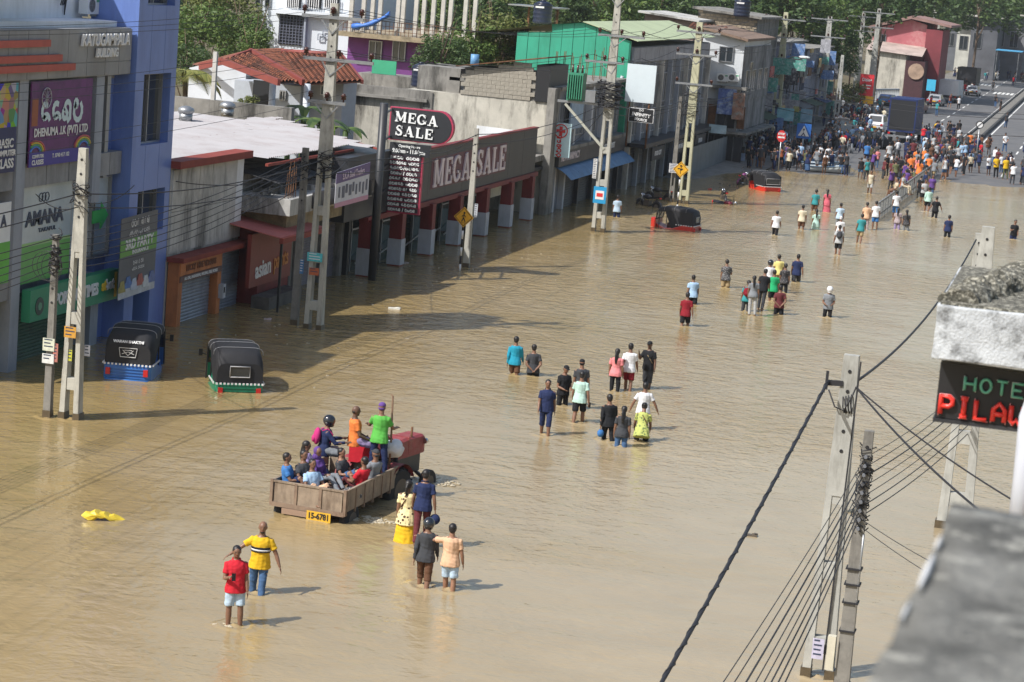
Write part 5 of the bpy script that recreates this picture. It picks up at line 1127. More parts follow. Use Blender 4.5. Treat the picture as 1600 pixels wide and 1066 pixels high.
# ================================================================ POLES
M_pole = mat('pole_concrete', (.44, .43, .38), .9, var=.2, scale=2., dirt='4c4a44', dirt_amt=.7, streak=1, bump=.3, dscale=1.6)
M_pole2 = mat('pale_pole_concrete', (.41, .41, .38), .9, var=.25, scale=2., dirt='5a564c', dirt_amt=.7, streak=1, dscale=1.6)
M_pole3 = mat('dark_pole_concrete', (.22, .21, .19), .9, var=.35, scale=3., dirt='26231f', dirt_amt=.7, streak=1)
M_tide = mat('wet_silt', (.10, .075, .045), .35, var=.4, scale=9)
M_yel = mat('yellowish_pole', (.46, .45, .31), .9, var=.15, scale=2, dirt='66634c', dirt_amt=.5, streak=1)
M_wire = mat('black_wire', (.018, .018, .022), .6, var=0)
M_ins = mat('brown_insulator', (.07, .025, .02), .25, var=.1)
def pole(x, y, h, label, w0=.5, w1=.2, d0=.28, d1=.16, ladder=0., m_=None, arms=(), grp='concrete poles along the shop side', n_open=4, z0=-.8, brace=True):
    """prestressed pole; the lower `ladder` share of its height is two legs joined by webs"""
    m_ = m_ or M_pole; t = thing('utility_pole', label, 'pole', (x, y, z0), 0, grp)
    def wd(z): return w0 + (w1 - w0) * (z - z0) / (h - z0)
    def dp(z): return d0 + (d1 - d0) * (z - z0) / (h - z0)
    zl = z0 + (h - z0) * ladder
    for s in ((-1, 1) if ladder else (0,)): put('tide_mark', MB().box(x + s * w0 * .345 - (w0 * .15 if ladder else w0 * .52), x + s * w0 * .345 + (w0 * .15 if ladder else w0 * .52), y - d0 * .53, y + d0 * .53, -.25, .2), M_tide, t)
    if ladder:
        for s in (-1, 1):
            put('pole_leg', MB().beam((x + s * wd(z0) * .36, y, z0), (x + s * wd(zl) * .34, y, zl), dp(z0), wd(z0) * .26, dp(zl), wd(zl) * .28, side=(0, 1, 0)), m_, t)
        for i in range(n_open + 1):
            z = z0 + (zl - z0) * i / n_open
            put('pole_web', MB().box(x - wd(z) * .24, x + wd(z) * .24, y - dp(z) * .42, y + dp(z) * .42, z - .16, z + .16), m_, t)
    put('pole_shaft', MB().beam((x, y, zl if ladder else z0), (x, y, h), dp(zl), wd(zl), d1, w1, side=(0, 1, 0)), m_, t)
    hb = MB()
    for i in range(5):
        z = h - .3 - .38 * i
        if z > zl + .2: hb.tube([(x, y - dp(z) / 2 - .012, z), (x, y - dp(z) / 2 + .01, z)], .035, 8)
    put('bolt_hole', hb, M_black, t, 'stuff')
    for a in arms:
        z, L_, n_ = a[0], a[1], a[2]; dx = a[3] if len(a) > 3 else 0.
        ar = put('crossarm', MB().box(x - L_ / 2 + dx, x + L_ / 2 + dx, y - .2, y - .1, z - .05, z + .06), M_steel, t)
        for i in range(n_):
            xi = x + dx + (-L_ / 2 + .08 + (L_ - .16) * i / (n_ - 1 if n_ > 1 else 1))
            put('insulator', MB().tube([(xi, y - .15, z + .06), (xi, y - .15, z + .14), (xi, y - .15, z + .16), (xi, y - .15, z + .24), (xi, y - .15, z + .25), (xi, y - .15, z + .36)], [.03, .03, .1, .07, .11, .05], 8), M_ins, ar)
        if brace:
            for s in (-1, 1): put('brace', MB().beam((x + s * .45 + dx * .5, y - .15, z - .03), (x, y - .12, z - .55), .04, .04), M_steel, t)
    return t
def cable(name, p, q, sag, r, label, grp, n_=14, m_=None, cat='cable'):
    p = Vector(p); q = Vector(q); pts = []
    for i in range(n_ + 1): t_ = i / n_; c = p.lerp(q, t_); c.z -= sag * 4 * t_ * (1 - t_); pts.append(c)
    return solo(name, MB().tube(pts, r, 5), m_ or M_wire, label, cat, grp)
P1 = pole(-25.69, 54.2, 7.3, 'big pale ladder pole in front of the green sign, with an orange notice', .62, .21, .3, .18, .66, M_pole, n_open=3, arms=())
P2 = pole(-26.3, 54.07, 4.95, 'thin dark pole wrapped in cable coils beside the big pale ladder pole', .22, .14, .2, .14, 0, M_pole3)
P3 = pole(-25.38, 72.45, 11.2, 'tall pole with three crossarms standing between the paint shop and the sale store', .68, .26, .34, .2, .55, M_pole, arms=((10.72, 2.2, 3), (9.3, 2.5, 3, .3), (7.85, 1.35, 3, -.02)), n_open=4)
P4 = pole(-26.24, 72.86, 6.2, 'plain grey pole just before the paint shop shutters', .26, .2, .22, .16, 0, M_pole3)
P5 = pole(-25.58, 92.23, 6.0, 'slender pole beside the yellow diamond sign in front of the sale letters', .28, .18, .22, .15, 0, M_pole)
P6 = pole(-23.95, 110.9, 12.4, 'tall ladder pole carrying the green transformer and the blue bus sign', .72, .28, .34, .22, .5, M_pole, arms=((9.9, 2.4, 3, .35), (8.55, 2.0, 3, -.4), (11.9, 2.4, 2)), n_open=4)
P7 = pole(-23.9, 130.3, 6.2, 'slim grey ladder pole next to the tall yellowish pole', .34, .16, .22, .15, .45, M_pole3)
P8 = pole(-23.1, 129.9, 10.6, 'tall yellowish pole rising behind the zigzag road sign', .66, .34, .34, .25, .5, M_yel, arms=((10.0, 2.6, 3), (8.7, 2.4, 3), (7.0, 2.2, 2)), n_open=4)
P9 = pole(-26.3, 188.2, 11.0, 'tall ladder pole over the middle of the waterline crowd', .9, .36, .4, .3, .5, M_yel, arms=((10.4, 3.4, 3), (8.9, 3.4, 3), (7.2, 3.4, 3)))
P10 = pole(-26.7, 222.1, 10.6, 'tall pale ladder pole above the blue crossing sign', 1.0, .42, .4, .3, .5, M_pole2, arms=((10.3, 3.6, 3), (8.6, 3.4, 3)))
P11 = pole(-24.2, 214.2, 7.2, 'leaning-looking short ladder pole by the bridge railing trees', .6, .28, .35, .25, .6, M_pole2, arms=())
P11['label'] = 'short ladder pole by the trees before the bridge railing'
def far_pole(px, py, pt, lab, arms=2, ladder=.3, w=.9, y=None):
    g_ = G(px, py); z = FY(px, pt, g_.y).z; x_ = g_.x
    return pole(x_, g_.y, z, lab, w, w * .42, .4, .3, ladder, M_pole2, arms=tuple((z - .5 - 1.6 * i, 3.6, 3) for i in range(arms)), z0=-.1)
F1 = far_pole(1334, 172, 18, 'tall far pole between the shaded trees and the red phone sign'); F2 = far_pole(1357, 176, 12, 'tall far pole directly behind the red phone sign')
F3 = far_pole(1449, 132, 2, 'tall pole before the dark red shop wall', 1, .6); F4 = far_pole(1457, 128, 30, 'second pole close before the dark red shop wall', 0, .7, .7)
F5 = far_pole(1531, 92, 28, 'white twin pole on the far bend, the nearer of the two', 0, 0, .8); F6 = far_pole(1526, 96, 30, 'white twin pole on the far bend, set slightly behind', 0, 0, .7); F7 = far_pole(1508, 70, 20, 'dark far pole beside the narrow cream building', 1, 0, .6)
RG = 'concrete poles along the hotel side'
R1 = pole(-3.95, 41.6, 6.28, 'large pale ladder pole with black cable clamp standing in the water on the hotel side', .66, .28, .26, .2, .62, M_pole2, n_open=3, grp=RG)
R2 = pole(-3.42, 40.9, 5.03, 'rough dark pole wrapped in a thick tangle of black wires', .30, .17, .24, .15, 0, M_pole3, grp=RG)
R3 = pole(-2.32, 55.6, 7.6, 'ladder pole partly hidden by the hotel neon sign', .95, .3, .3, .2, .75, M_pole2, n_open=4, grp=RG)
R4 = pole(-3.4, 75.5, 5.45, 'white pole head showing over the mossy parapet', .34, .3, .26, .22, 0, M_pole2, grp=RG)
# cable clamp and shackles on the large pale pole
mb = MB().beam((-4.35, 41.5, 5.72), (-4.05, 41.5, 5.74), .06, .1).beam((-4.35, 41.45, 5.6), (-4.35, 41.45, 5.95), .05, .05)
for i in range(4): mb.tube([(-4.02 + .05 * i, 41.46, 5.5 + .02 * i), (-4.0 + .05 * i, 41.42, 5.3), (-3.97 + .05 * i, 41.46, 5.2)], .014, 5)
mb.tube([(-4.3, 41.45, 5.6), (-4.15, 41.4, 5.3), (-3.98, 41.4, 5.25), (-3.86, 41.4, 5.5), (-3.8, 41.45, 5.7)], .016, 5)
put('cable_clamp', mb, M_wire, R1)
mb = MB().beam((-3.85, 41.44, .2), (-3.76, 41.44, 6.2), .03, .02); put('earth_strap', mb, M_wire, R1)
rt = random.Random(3)
def tangle(x, y, z0, z1, r, n_, th=.011):
    mb = MB()
    for i in range(n_):
        z = rt.uniform(z0, z1); a_ = rt.random() * 6.28; pts = []
        for k in range(6): a_ += rt.uniform(.4, 1.3); z += rt.uniform(-.12, .12); pts.append((x + math.cos(a_) * r * rt.uniform(.7, 1.5), y + math.sin(a_) * r * rt.uniform(.7, 1.3), z))
        mb.tube(pts, th, 4)
    return mb
put('wire_tangle', tangle(-3.42, 40.9, 3.2, 4.6, .12, 46), M_wire, R2); mb = MB()
for i in range(9): z = 3.2 + .17 * i; mb.tube([(-3.42, 40.8, z), (-3.42, 40.72, z)], .035, 6)
put('shackle_insulator', mb, mat('grey_porcelain', (.16, .17, .19), .3, var=.2), R2)
put('conduit', MB().tube([(-3.30, 40.85, 0), (-3.31, 40.8, 2.6), (-3.31, 40.8, 3.1)], .022, 6), M_steel, R2)
for z in (2.1, 2.4, 1.75, 1.2): put('metal_band', MB().box(-3.57, -3.27, 40.76, 41.03, z, z + .03), M_wire, R2)
put('meter_cover', MB().box(-3.75, -3.6, 40.7, 40.85, .45, 1.1), mat('cream_box', (.55, .52, .42), .6, var=.2), R2)
put('wire_tangle', tangle(-26.3, 54.07, 3.9, 4.95, .13, 26, .014), M_wire, P2); mb = MB()
for i in range(3): mb.tube([(-26.3 + (.3 + .06 * i) * math.cos(R(q)) - .1 * i, 53.9 + .05 * i, 4.1 + .4 * math.sin(R(q))) for q in range(0, 361, 20)], .008, 4)
put('cable_coil', mb, M_wire, P2)
put('wire_tangle', tangle(-25.69, 54.15, 5.9, 6.3, .2, 14, .014), M_wire, P1); put('wire_tangle', tangle(-25.3, 72.4, 5.3, 6.1, .24, 22, .016), M_wire, P3); put('wire_tangle', tangle(-26.24, 72.86, 5.3, 6.0, .15, 12, .014), M_wire, P4)
put('wire_tangle', tangle(-23.95, 110.8, 6.4, 7.6, .5, 44, .025), M_wire, P6); put('wire_tangle', tangle(-23.2, 129.9, 5.0, 6.6, .4, 16, .02), M_wire, P8)
# paper notices
def notice(name, lab, x, y, z, w_, h_, c, txt=None):
    t = thing(name, lab, 'notice', (x, y, z)); put('sheet', MB().box(x - w_ / 2, x + w_ / 2, y - .01, y, z - h_ / 2, z + h_ / 2), mat('notice_' + '_'.join(str(int(v * 100)) for v in c), c, .6, var=.3, scale=8), t)
    mb = MB()
    for i in range(max(2, int(h_ / .09))): mb.box(x - w_ * .38, x + w_ * random.uniform(.1, .4), y - .014, y - .01, z + h_ / 2 - .05 - .09 * i, z + h_ / 2 - .02 - .09 * i)
    put('print_lines', mb, M_navy if c[0] > .3 else M_wtext, t)
notice('notice_sheet', 'orange notice tied to the big pale ladder pole', -25.72, 53.98, 2.4, .34, .3, (.55, .28, .04)); notice('notice_sheet', 'small yellow notice in the opening of the big pale ladder pole', -25.75, 54.1, 1.75, .12, .3, (.5, .5, .05))
notice('notice_sheet', 'white and yellow notices on the thin dark pole', -26.3, 53.93, 2.0, .34, .34, (.6, .62, .5)); notice('notice_sheet', 'white notice lowest on the thin dark pole', -26.3, 53.93, 1.62, .34, .26, (.65, .66, .64)); notice('notice_sheet', 'faded red and blue notice wrapped round the side of the thin dark pole', -26.1, 53.95, 1.8, .14, .5, (.42, .16, .13))
notice('notice_sheet', 'pale sheet on the green shutter beside the big pale ladder pole', -25.35, 54.3, 1.9, .16, .3, (.6, .62, .7))
notice('notice_sheet', 'cyan board on the tall three armed pole', -25.42, 72.2, 2.55, .55, .3, (.10, .50, .55)); notice('notice_sheet', 'small orange board under the cyan board', -25.42, 72.22, 2.05, .35, .25, (.5, .13, .05)); notice('notice_sheet', 'blue notice on the plain grey pole', -26.05, 72.7, 2.1, .14, .5, (.08, .22, .45))
notice('notice_sheet', 'white notice on the side of the slender pole by the sale letters', -25.3, 92.1, 2.5, .14, .6, (.55, .58, .62)); notice('notice_sheet', 'tall white notice on the transformer pole', -24.35, 110.65, 3.2, .2, 1., (.6, .6, .58)); notice('notice_sheet', 'white notice near the zigzag sign', -23.9, 130.0, 2.0, .5, .55, (.6, .6, .62))
notice('notice_sheet', 'violet stained notice low on the large pale ladder pole', -3.98, 41.4, .62, .22, .4, (.5, .48, .62))
# transformer
t = thing('transformer', 'green ribbed transformer on a bracket of the tall ladder pole', 'transformer', (-25, 110.9, 6.3))
M_tr = mat('transformer_green', (.04, .22, .13), .5, var=.2, scale=2)
put('tank_body', MB().box(-26.1, -25.3, 110.5, 111.2, 6.5, 7.9), M_tr, t)
for i in range(7): put('cooling_fin', MB().box(-26.05 + .12 * i, -26.0 + .12 * i, 110.3, 110.5, 6.6, 7.8), M_tr, t)
for i in range(3): put('bushing', MB().tube([(-25.95 + .25 * i, 110.8, 7.9), (-25.95 + .25 * i, 110.8, 8.3)], [.07, .04], 8), M_ins, t)
put('platform_beam', MB().beam((-26.6, 110.8, 6.42), (-23.6, 110.8, 6.42), .14, .12), M_steel, t); put('platform_brace', MB().beam((-26.2, 110.8, 6.3), (-24.0, 110.8, 4.2), .12, .12), mat('pale_brace', (.4, .4, .34), .8), t)
put('control_box', MB().box(-25.1, -24.6, 110.4, 110.7, 6.5, 7.1), M_steel, t)
# lamp arm on tall pole
t = thing('street_lamp', 'street lamp head on a short arm of the tall ladder pole over the crowd', 'lamp', (-25.5, 188, 8)); put('arm', MB().tube([(-26.2, 188, 6.9), (-25.4, 187.9, 7.4), (-24.7, 187.8, 7.45)], .06, 6), M_steel, t); put('lamp_head', MB().ell((-24.4, 187.8, 7.42), (.55, .2, .14), nu=10, nv=6), mat('lamp_white', (.7, .72, .72), .3, var=0), t)

# ================================================================ WIRES
g1 = 'high bare wires along the shop side'
chain = [(-25.4, 28., 10.9), (-25.38, 72.3, 11.05), (-23.6, 110.75, 10.25), (-23.1, 129.75, 10.35), (-26.3, 188.05, 10.75), (-26.7, 222, 10.65)]
names = ['leaving over the grey fascia', 'between the three armed pole and the transformer pole', 'between the transformer pole and the yellowish pole', 'between the yellowish pole and the crowd ladder pole', 'between the crowd ladder pole and the pale ladder pole']
for k, (dx, nm) in enumerate(((-1., 'inner'), (0, 'middle'), (1., 'outer'))):
    for i in range(5):
        a_, b_ = Vector(chain[i]), Vector(chain[i + 1]); s0 = 1. if i < 3 else 1.5
        cable('overhead_wire', a_ + Vector((dx * s0, 0, 0)), b_ + Vector((dx * (1. if i < 2 else 1.5), 0, 0)), .55, .007 + .0035 * i, '%s wire of the topmost three, %s' % (nm, names[i]), g1)
for k, (dx, nm) in enumerate(((-1., 'inner'), (.3, 'middle'), (1.5, 'outer'))):
    for i, (a_, b_) in enumerate((((-25.4, 28, 9.5), (-25.38, 72.3, 9.65)), ((-25.38, 72.3, 9.65), (-23.95, 110.7, 8.9)), ((-23.95, 110.7, 8.9), (-23.1, 129.7, 9.05)), ((-23.1, 129.7, 9.05), (-26.3, 188, 9.25)))):
        cable('overhead_wire', Vector(a_) + Vector((dx, 0, 0)), Vector(b_) + Vector((dx, 0, 0)), .6, .007 + .0035 * i, '%s wire of the second three, %s' % (nm, names[i]), g1)
for k, dx in enumerate((-.6, .6)):
    cable('overhead_wire', (-25.4 + dx, 28, 7.9), (-25.4 + dx, 72.3, 8.2), .5, .007, ('inner' if k == 0 else 'outer') + ' wire of the lowest crossarm, passing the blue column', g1)
g2 = 'sagging black cables along the shop side'
for i, (z0, z1, sg, r_, nm) in enumerate(((6.1, 5.9, .35, .018, 'thick upper'), (5.75, 5.45, .4, .016, 'thick lower'))):
    cable('power_cable', (-25.7, 26, z0 + .3), (-25.7, 54.1, z0), .4, r_, nm + ' cable reaching the big pale ladder pole', g2); cable('power_cable', (-25.65, 54.1, z0), (-25.4, 72.3, z1), sg, r_, nm + ' cable from the big pale ladder pole to the three armed pole', g2)
    cable('power_cable', (-25.4, 72.4, z1), (-25.5, 92.2, 5.75 - .4 * i), .4, r_, nm + ' cable from the three armed pole to the slender pole', g2); cable('power_cable', (-25.5, 92.2, 5.75 - .4 * i), (-24.0, 110.7, 6.6 - .5 * i), .4, r_, nm + ' cable from the slender pole to the transformer pole', g2)
    cable('power_cable', (-24.0, 110.7, 6.6 - .5 * i), (-23.9, 130.2, 5.9 - .3 * i), .4, r_, nm + ' cable from the transformer pole to the yellowish pole', g2); cable('power_cable', (-23.9, 130.2, 5.9 - .3 * i), (-26.3, 188, 6.2 - .4 * i), .8, r_ * 1.2, nm + ' cable from the yellowish pole to the crowd ladder pole', g2)
ordn = ('uppermost', 'second', 'third', 'fourth', 'fifth', 'lowest')
for i in range(6):
    z = 4.85 - .17 * i
    cable('service_wire', (-26.3, 30, z + .3), (-26.3, 54.0, z), .3 + .05 * i, .013, ordn[i] + ' thin wire arriving at the thin dark pole', 'thin service wires by the thin dark pole')
    cable('service_wire', (-26.3, 54.0, z), (-26.25, 72.8, 6.0 - .14 * i), .35 + .06 * i, .013, ordn[i] + ' thin wire from the thin dark pole to the plain grey pole', 'thin service wires by the thin dark pole')
for i, (p_, q_) in enumerate((((-25.4, 72.3, 5.6), (-29.4, 76, 3.4)), ((-25.4, 72.3, 5.5), (-28.5, 84, 4.9)), ((-26.2, 72.8, 5.5), (-28.6, 76.2, 4.6)), ((-25.6, 92.2, 5.6), (-28.3, 93.6, 4.6)), ((-25.6, 54.1, 5.8), (-29.9, 60, 5.2)), ((-25.6, 54.1, 5.9), (-29.7, 66.5, 5.0)), ((-26.2, 72.8, 5.3), (-29.7, 69.8, 4.9)), ((-24, 110.8, 6.4), (-28, 119, 3.4)), ((-23.2, 129.8, 6), (-27.8, 136, 4.8)), ((-26.3, 188, 5.6), (-28, 181, 4.2)))):
    cable('service_wire', p_, q_, .25, .014, 'thin service wire dropping to ' + ('the red awning', 'the sale store return wall', 'the flat canopy', 'the sale fascia edge', 'the spandrel under the banners', 'the foot of the blue column', 'the concrete panel wall', 'the pharmacy slab', 'the grimy grey front', 'the narrow shop house')[i], 'service drops')
pz = [(1132, .008), (1150, .009), (1170, .014), (1186, .009), (1200, .009), (1212, .012), (1224, .012), (1236, .011)]
M_rw = M_wire
for i, (px, r_) in enumerate(pz):
    e = FY(px, 1066, 25.5); cable('service_wire', (-3.45, 40.8, 4.5 - .17 * i), (e.x - .02, 20, e.z + .25 - .02 * i), .12, r_ * .95, ('first', 'second', 'third', 'fourth', 'fifth', 'sixth', 'seventh', 'eighth')[i] + ' wire, counted from the street, fanning toward the viewer from the tangled pole', 'wires fanning from the tangled pole')
    if i < 7: e2 = FY(1512, 600 + i * 13, 55.5); cable('service_wire', (-3.40, 40.9, 4.55 - .19 * i), (e2.x, 55.5, e2.z), .12, r_ * .95, ('first', 'second', 'third', 'fourth', 'fifth', 'sixth', 'seventh')[i] + ' wire from the top of the tangled pole to the pole behind the neon sign', 'wires between the tangled pole and the neon sign')
e = FY(1030, 1066, 26); c_ = e + (Vector((-4.33, 41.5, 5.75)) - e) * -.35
cable('power_cable', (-4.33, 41.5, 5.75), c_, .1, .03, 'thick twisted black cable running down toward the viewer from the clamp', 'thick cables on the hotel side', 20)
tw = MB(); A_, B_ = Vector((-4.33, 41.5, 5.75)), c_
pts = []
for i in range(190):
    t_ = i / 189; p = A_.lerp(B_, t_); p.z -= .1 * 4 * t_ * (1 - t_); a_ = i * .9; pts.append(p + Vector((math.cos(a_) * .03, 0, math.sin(a_) * .03)))
solo('cable_wrap', tw.tube(pts, .014, 4), M_wire, 'spiral wrap wound round the thick twisted cable', 'cable', 'thick cables on the hotel side')
cable('power_cable', (-3.83, 41.6, 5.78), (-3.5, 75.3, 5.25), .55, .028, 'thick black cable from the large pale pole to the white pole head', 'thick cables on the hotel side', 20)
for i, (px, py, y) in enumerate(((1552, 815, 33.5), (1640, 815, 34.5))):
    e = FY(px, py, y); cable('service_wire', (-3.8, 41.5, 5.7), e, .12, .02 - .005 * i, ('heavier' if i == 0 else 'thinner') + ' black wire falling from the clamp behind the neon sign', 'wires falling from the clamp')
for i, (px, py) in enumerate(((1440, 870), (1430, 890))):
    e = FY(px + 90, py + 45, 34); cable('service_wire', (-3.38, 40.9, 3.35 - .14 * i), e, .06, .007, ('upper' if i == 0 else 'lower') + ' hair-thin wire from the tangled pole to the near parapet', 'hair-thin wires')
for k, (y, z, nm) in enumerate(((170, 3.9, 'over the waterline crowd'), (200, 4.2, 'across the dry road'), (182, 4.6, 'higher over the parked trucks'))):
    cable('street_wire', (-26.5, y + 6, z), (1.5, y - 8, z + .8), .9, .022, 'thin black wire strung across the street ' + nm, 'wires across the street', 16)

# ================================================================ ROAD SIGNS
M_sy = mat('sign_yellow', (.72, .38, .02), .5, var=.12, scale=4)
def diamond(x, y, zc, s, lab, kind):
    t = thing('road_sign', lab, 'road sign', (x, y, -.8)); d = s / 2 * 1.414
    put('sign_plate', MB().prism([(x, zc - d), (x + d, zc), (x, zc + d), (x - d, zc)], 'y', y - .03, y), M_sy, t)
    mb = MB()
    for a_, b_ in (((0, -.86), (.86, 0)), ((.86, 0), (0, .86)), ((0, .86), (-.86, 0)), ((-.86, 0), (0, -.86))): mb.beam((x + a_[0] * d, y - .034, zc + a_[1] * d), (x + b_[0] * d, y - .034, zc + b_[1] * d), .008, .02)
    if kind == 'walk':
        mb.ell((x + .02, y - .04, zc + d * .42), (d * .1, .01, d * .1), nu=8, nv=6)
        for a_, b_, w_ in (((.02, .32), (0, -.05), .16), ((0, -.05), (-.18, -.45), .09), ((0, -.05), (.16, -.42), .09), ((.02, .25), (-.2, .05), .07), ((.02, .25), (.2, .02), .07)): mb.beam((x + a_[0] * d, y - .04, zc + a_[1] * d), (x + b_[0] * d, y - .04, zc + b_[1] * d), .008, w_ * d)
        for i in range(4): mb.beam((x - .25 * d + i * .17 * d, y - .04, zc - .55 * d), (x - .17 * d + i * .17 * d, y - .04, zc - .55 * d), .008, .06 * d)
    else:
        for a_, b_, w_ in (((-.05, -.5), (-.05, -.05), .12), ((-.05, -.05), (.25, .1), .12), ((-.12, .1), (.1, -.1), .1), ((.0, .1), (.0, .55), .12), ((.0, .55), (-.14, .38), .09), ((.0, .55), (.14, .38), .09), ((-.4, .1), (-.1, .1), .1)): mb.beam((x + a_[0] * d, y - .04, zc + a_[1] * d), (x + b_[0] * d, y - .04, zc + b_[1] * d), .008, w_ * d)
    put('pictogram', mb, M_black, t)
    for i in range(9): put('pole_band', MB().tube([(x - .02, y + .05, -.8 + i * .36), (x - .02, y + .05, -.44 + i * .36)], .045, 8), M_black if i % 2 else M_wtext, t) if -.8 + i * .36 < zc else None
diamond(-25.5, 91, 2.3, .62, 'yellow diamond pedestrian sign on a black and white post before the sale store', 'walk')
p = FY(1064, 265, 126); diamond(p.x, 126, p.z, .66, 'yellow diamond zigzag arrow sign on the pair of slim poles', 'bend')
p = FY(937, 305, 110.3); t = thing('bus_stop_sign', 'small blue bus sign fixed low on the transformer pole', 'sign', (p.x, 110.3, p.z - .5))
put('sign_plate', MB().box(p.x - .33, p.x + .33, 110.3, 110.35, p.z - .42, p.z + .42), mat('sign_cyan_blue', (.02, .28, .55), .5, var=.1), t); put('white_square', MB().box(p.x - .22, p.x + .22, 110.29, 110.3, p.z - .22, p.z + .22), M_wtext, t); put('bus_pictogram', MB().box(p.x - .16, p.x + .16, 110.28, 110.29, p.z - .08, p.z + .1), mat('cross_red', (.6, .03, .03)), t)
def post_sign(px, pyc, y, lab, shape):
    p = FY(px, pyc, y); t = thing('road_sign', lab, 'road sign', (p.x, y, 0)); b0 = bed(p.x, y); put('post', MB().tube([(p.x, y + .05, b0 - .3), (p.x, y + .05, p.z)], .05, 6), M_steel, t)
    if shape == 'stop':
        put('sign_plate', MB().prism([(p.x + .34 * math.cos(R(22.5 + 45 * i)), p.z + .44 * math.sin(R(22.5 + 45 * i))) for i in range(8)], 'y', y, y + .03), mat('stop_red', (.55, .03, .03), .5, var=.1), t); put('white_bar', MB().box(p.x - .24, p.x + .24, y - .01, y, p.z - .14, p.z - .02), M_wtext, t)
        put('letters', text_mb('STOP', .2, frame_y(p.x, p.z + .16, y - .002), .01, .01), M_wtext, t)
    if shape == 'cross':
        put('sign_plate', MB().box(p.x - .54, p.x + .54, y, y + .04, p.z - .56, p.z + .56), mat('sign_blue', (.02, .12, .42), .5, var=.1), t)
        put('triangle', MB().prism([(p.x - .42, p.z - .38), (p.x + .42, p.z - .38), (p.x, p.z + .42)], 'y', y - .01, y), M_wtext, t)
        mb = MB().ell((p.x, y - .03, p.z + .12), (.07, .02, .08), nu=8, nv=6); mb.beam((p.x, y - .03, p.z + .05), (p.x, y - .03, p.z - .15), .02, .1).beam((p.x, y - .03, p.z - .15), (p.x - .16, y - .03, p.z - .38), .02, .06).beam((p.x, y - .03, p.z - .15), (p.x + .14, y - .03, p.z - .38), .02, .06); put('pictogram', mb, M_navy, t)
    if shape == 'round':
        put('sign_plate', MB().tube([(p.x, y, p.z), (p.x, y + .03, p.z)], .3, 20), M_wtext, t); put('rim', MB().tube([(p.x + .28 * math.cos(R(q)), y - .01, p.z + .28 * math.sin(R(q))) for q in range(0, 361, 15)], .035, 5, False), M_black, t); put('slash', MB().beam((p.x - .18, y - .02, p.z - .18), (p.x + .18, y - .02, p.z + .18), .02, .05), M_black, t)
post_sign(1221, 213, 160, 'small red stop sign above the crowd', 'stop'); post_sign(1256, 205, 170, 'square blue pedestrian crossing sign with white triangle', 'cross'); post_sign(1531, 195, 182, 'round white sign with black slash at the median end', 'round')
p = FY(1354, 133, 246); t = thing('phone_shop_sign', 'tall red phone shop sign with yellow foot above the crowd', 'sign', (p.x, 246, 0))
put('board', MB().box(p.x - .75, p.x + .75, 246, 246.3, p.z - 1.15, p.z + 1.15), mat('sign_red', (.60, .03, .04), .5, var=.1), t); put('letters', text_mb('Dialog', .5, frame_y(p.x, p.z + .55, 245.99), .02, .01, sx=.8), M_wtext, t)
put('print_lines', MB().box(p.x - .5, p.x + .5, 245.98, 246, p.z - .1, p.z + .02).box(p.x - .5, p.x + .4, 245.98, 246, p.z - .4, p.z - .3), M_wtext, t); put('yellow_board', MB().box(p.x - .4, p.x + .9, 245.9, 245.99, p.z - 2.0, p.z - 1.2), M_sy, t)
for dx in (-.5, .5): put('post', MB().tube([(p.x + dx, 246.1, 0), (p.x + dx, 246.1, p.z - 1.1)], .09, 6), mat('sign_red', (.6, .03, .04)), t)
p = FY(1455, 132, 285); t = thing('blue_board', 'small light blue board by the white box truck', 'sign', (p.x, 285, 0)); put('board', MB().box(p.x - .55, p.x + .55, 285, 285.1, p.z - .8, p.z + .6), mat('light_blue_board', (.05, .4, .62), .5, var=.1), t); put('post', MB().box(p.x - .06, p.x + .06, 285.1, 285.2, 0, p.z), M_steel, t)

# ================================================================ VEHICLES
M_tyre = mat('tyre_rubber', (.02, .02, .021), .85, var=.2, scale=6); M_rim = mat('wheel_rim', (.11, .09, .07), .6, metal=.1, var=.2)
M_hood = mat('black_canvas', (.013, .013, .016), .75, var=.25, scale=3, bump=.3, bscale=6); M_seat = mat('dark_seat', (.05, .02, .02), .6, var=.2); M_lampr = mat('tail_lamp_red', (.5, .02, .02), .25, var=0); M_chrome = mat('chrome', (.55, .55, .56), .15, metal=1., var=0)
def wheel(parent, x, y, z, r, w_, name='wheel', axis='x', lugs=0):
    d = Vector((1, 0, 0)) if axis == 'x' else Vector((0, 1, 0)); c = Vector((x, y, z)); mb = MB()
    mb.tube([c - d * w_ / 2, c - d * w_ * .4, c + d * w_ * .4, c + d * w_ / 2], [r * .88, r, r, r * .88], 24); rr = MB().tube([c - d * w_ * .52, c + d * w_ * .52], r * .55, 18)
    for i in range(lugs):
        a_ = 2 * PI * i / lugs; u = Vector((0, math.cos(a_), math.sin(a_))); mb.beam(c - d * w_ * .5 + u * r * .98, c + d * w_ * .0 + Vector((0, math.cos(a_ + .12), math.sin(a_ + .12))) * r * 1.03, r * .07, r * .07); mb.beam(c + d * w_ * .5 + u * r * .98, c + Vector((0, math.cos(a_ + .12), math.sin(a_ + .12))) * r * 1.03, r * .07, r * .07)
    o = put(name, mb, M_tyre, parent); put('wheel_rim', rr, M_rim, o); return o
RIP = []
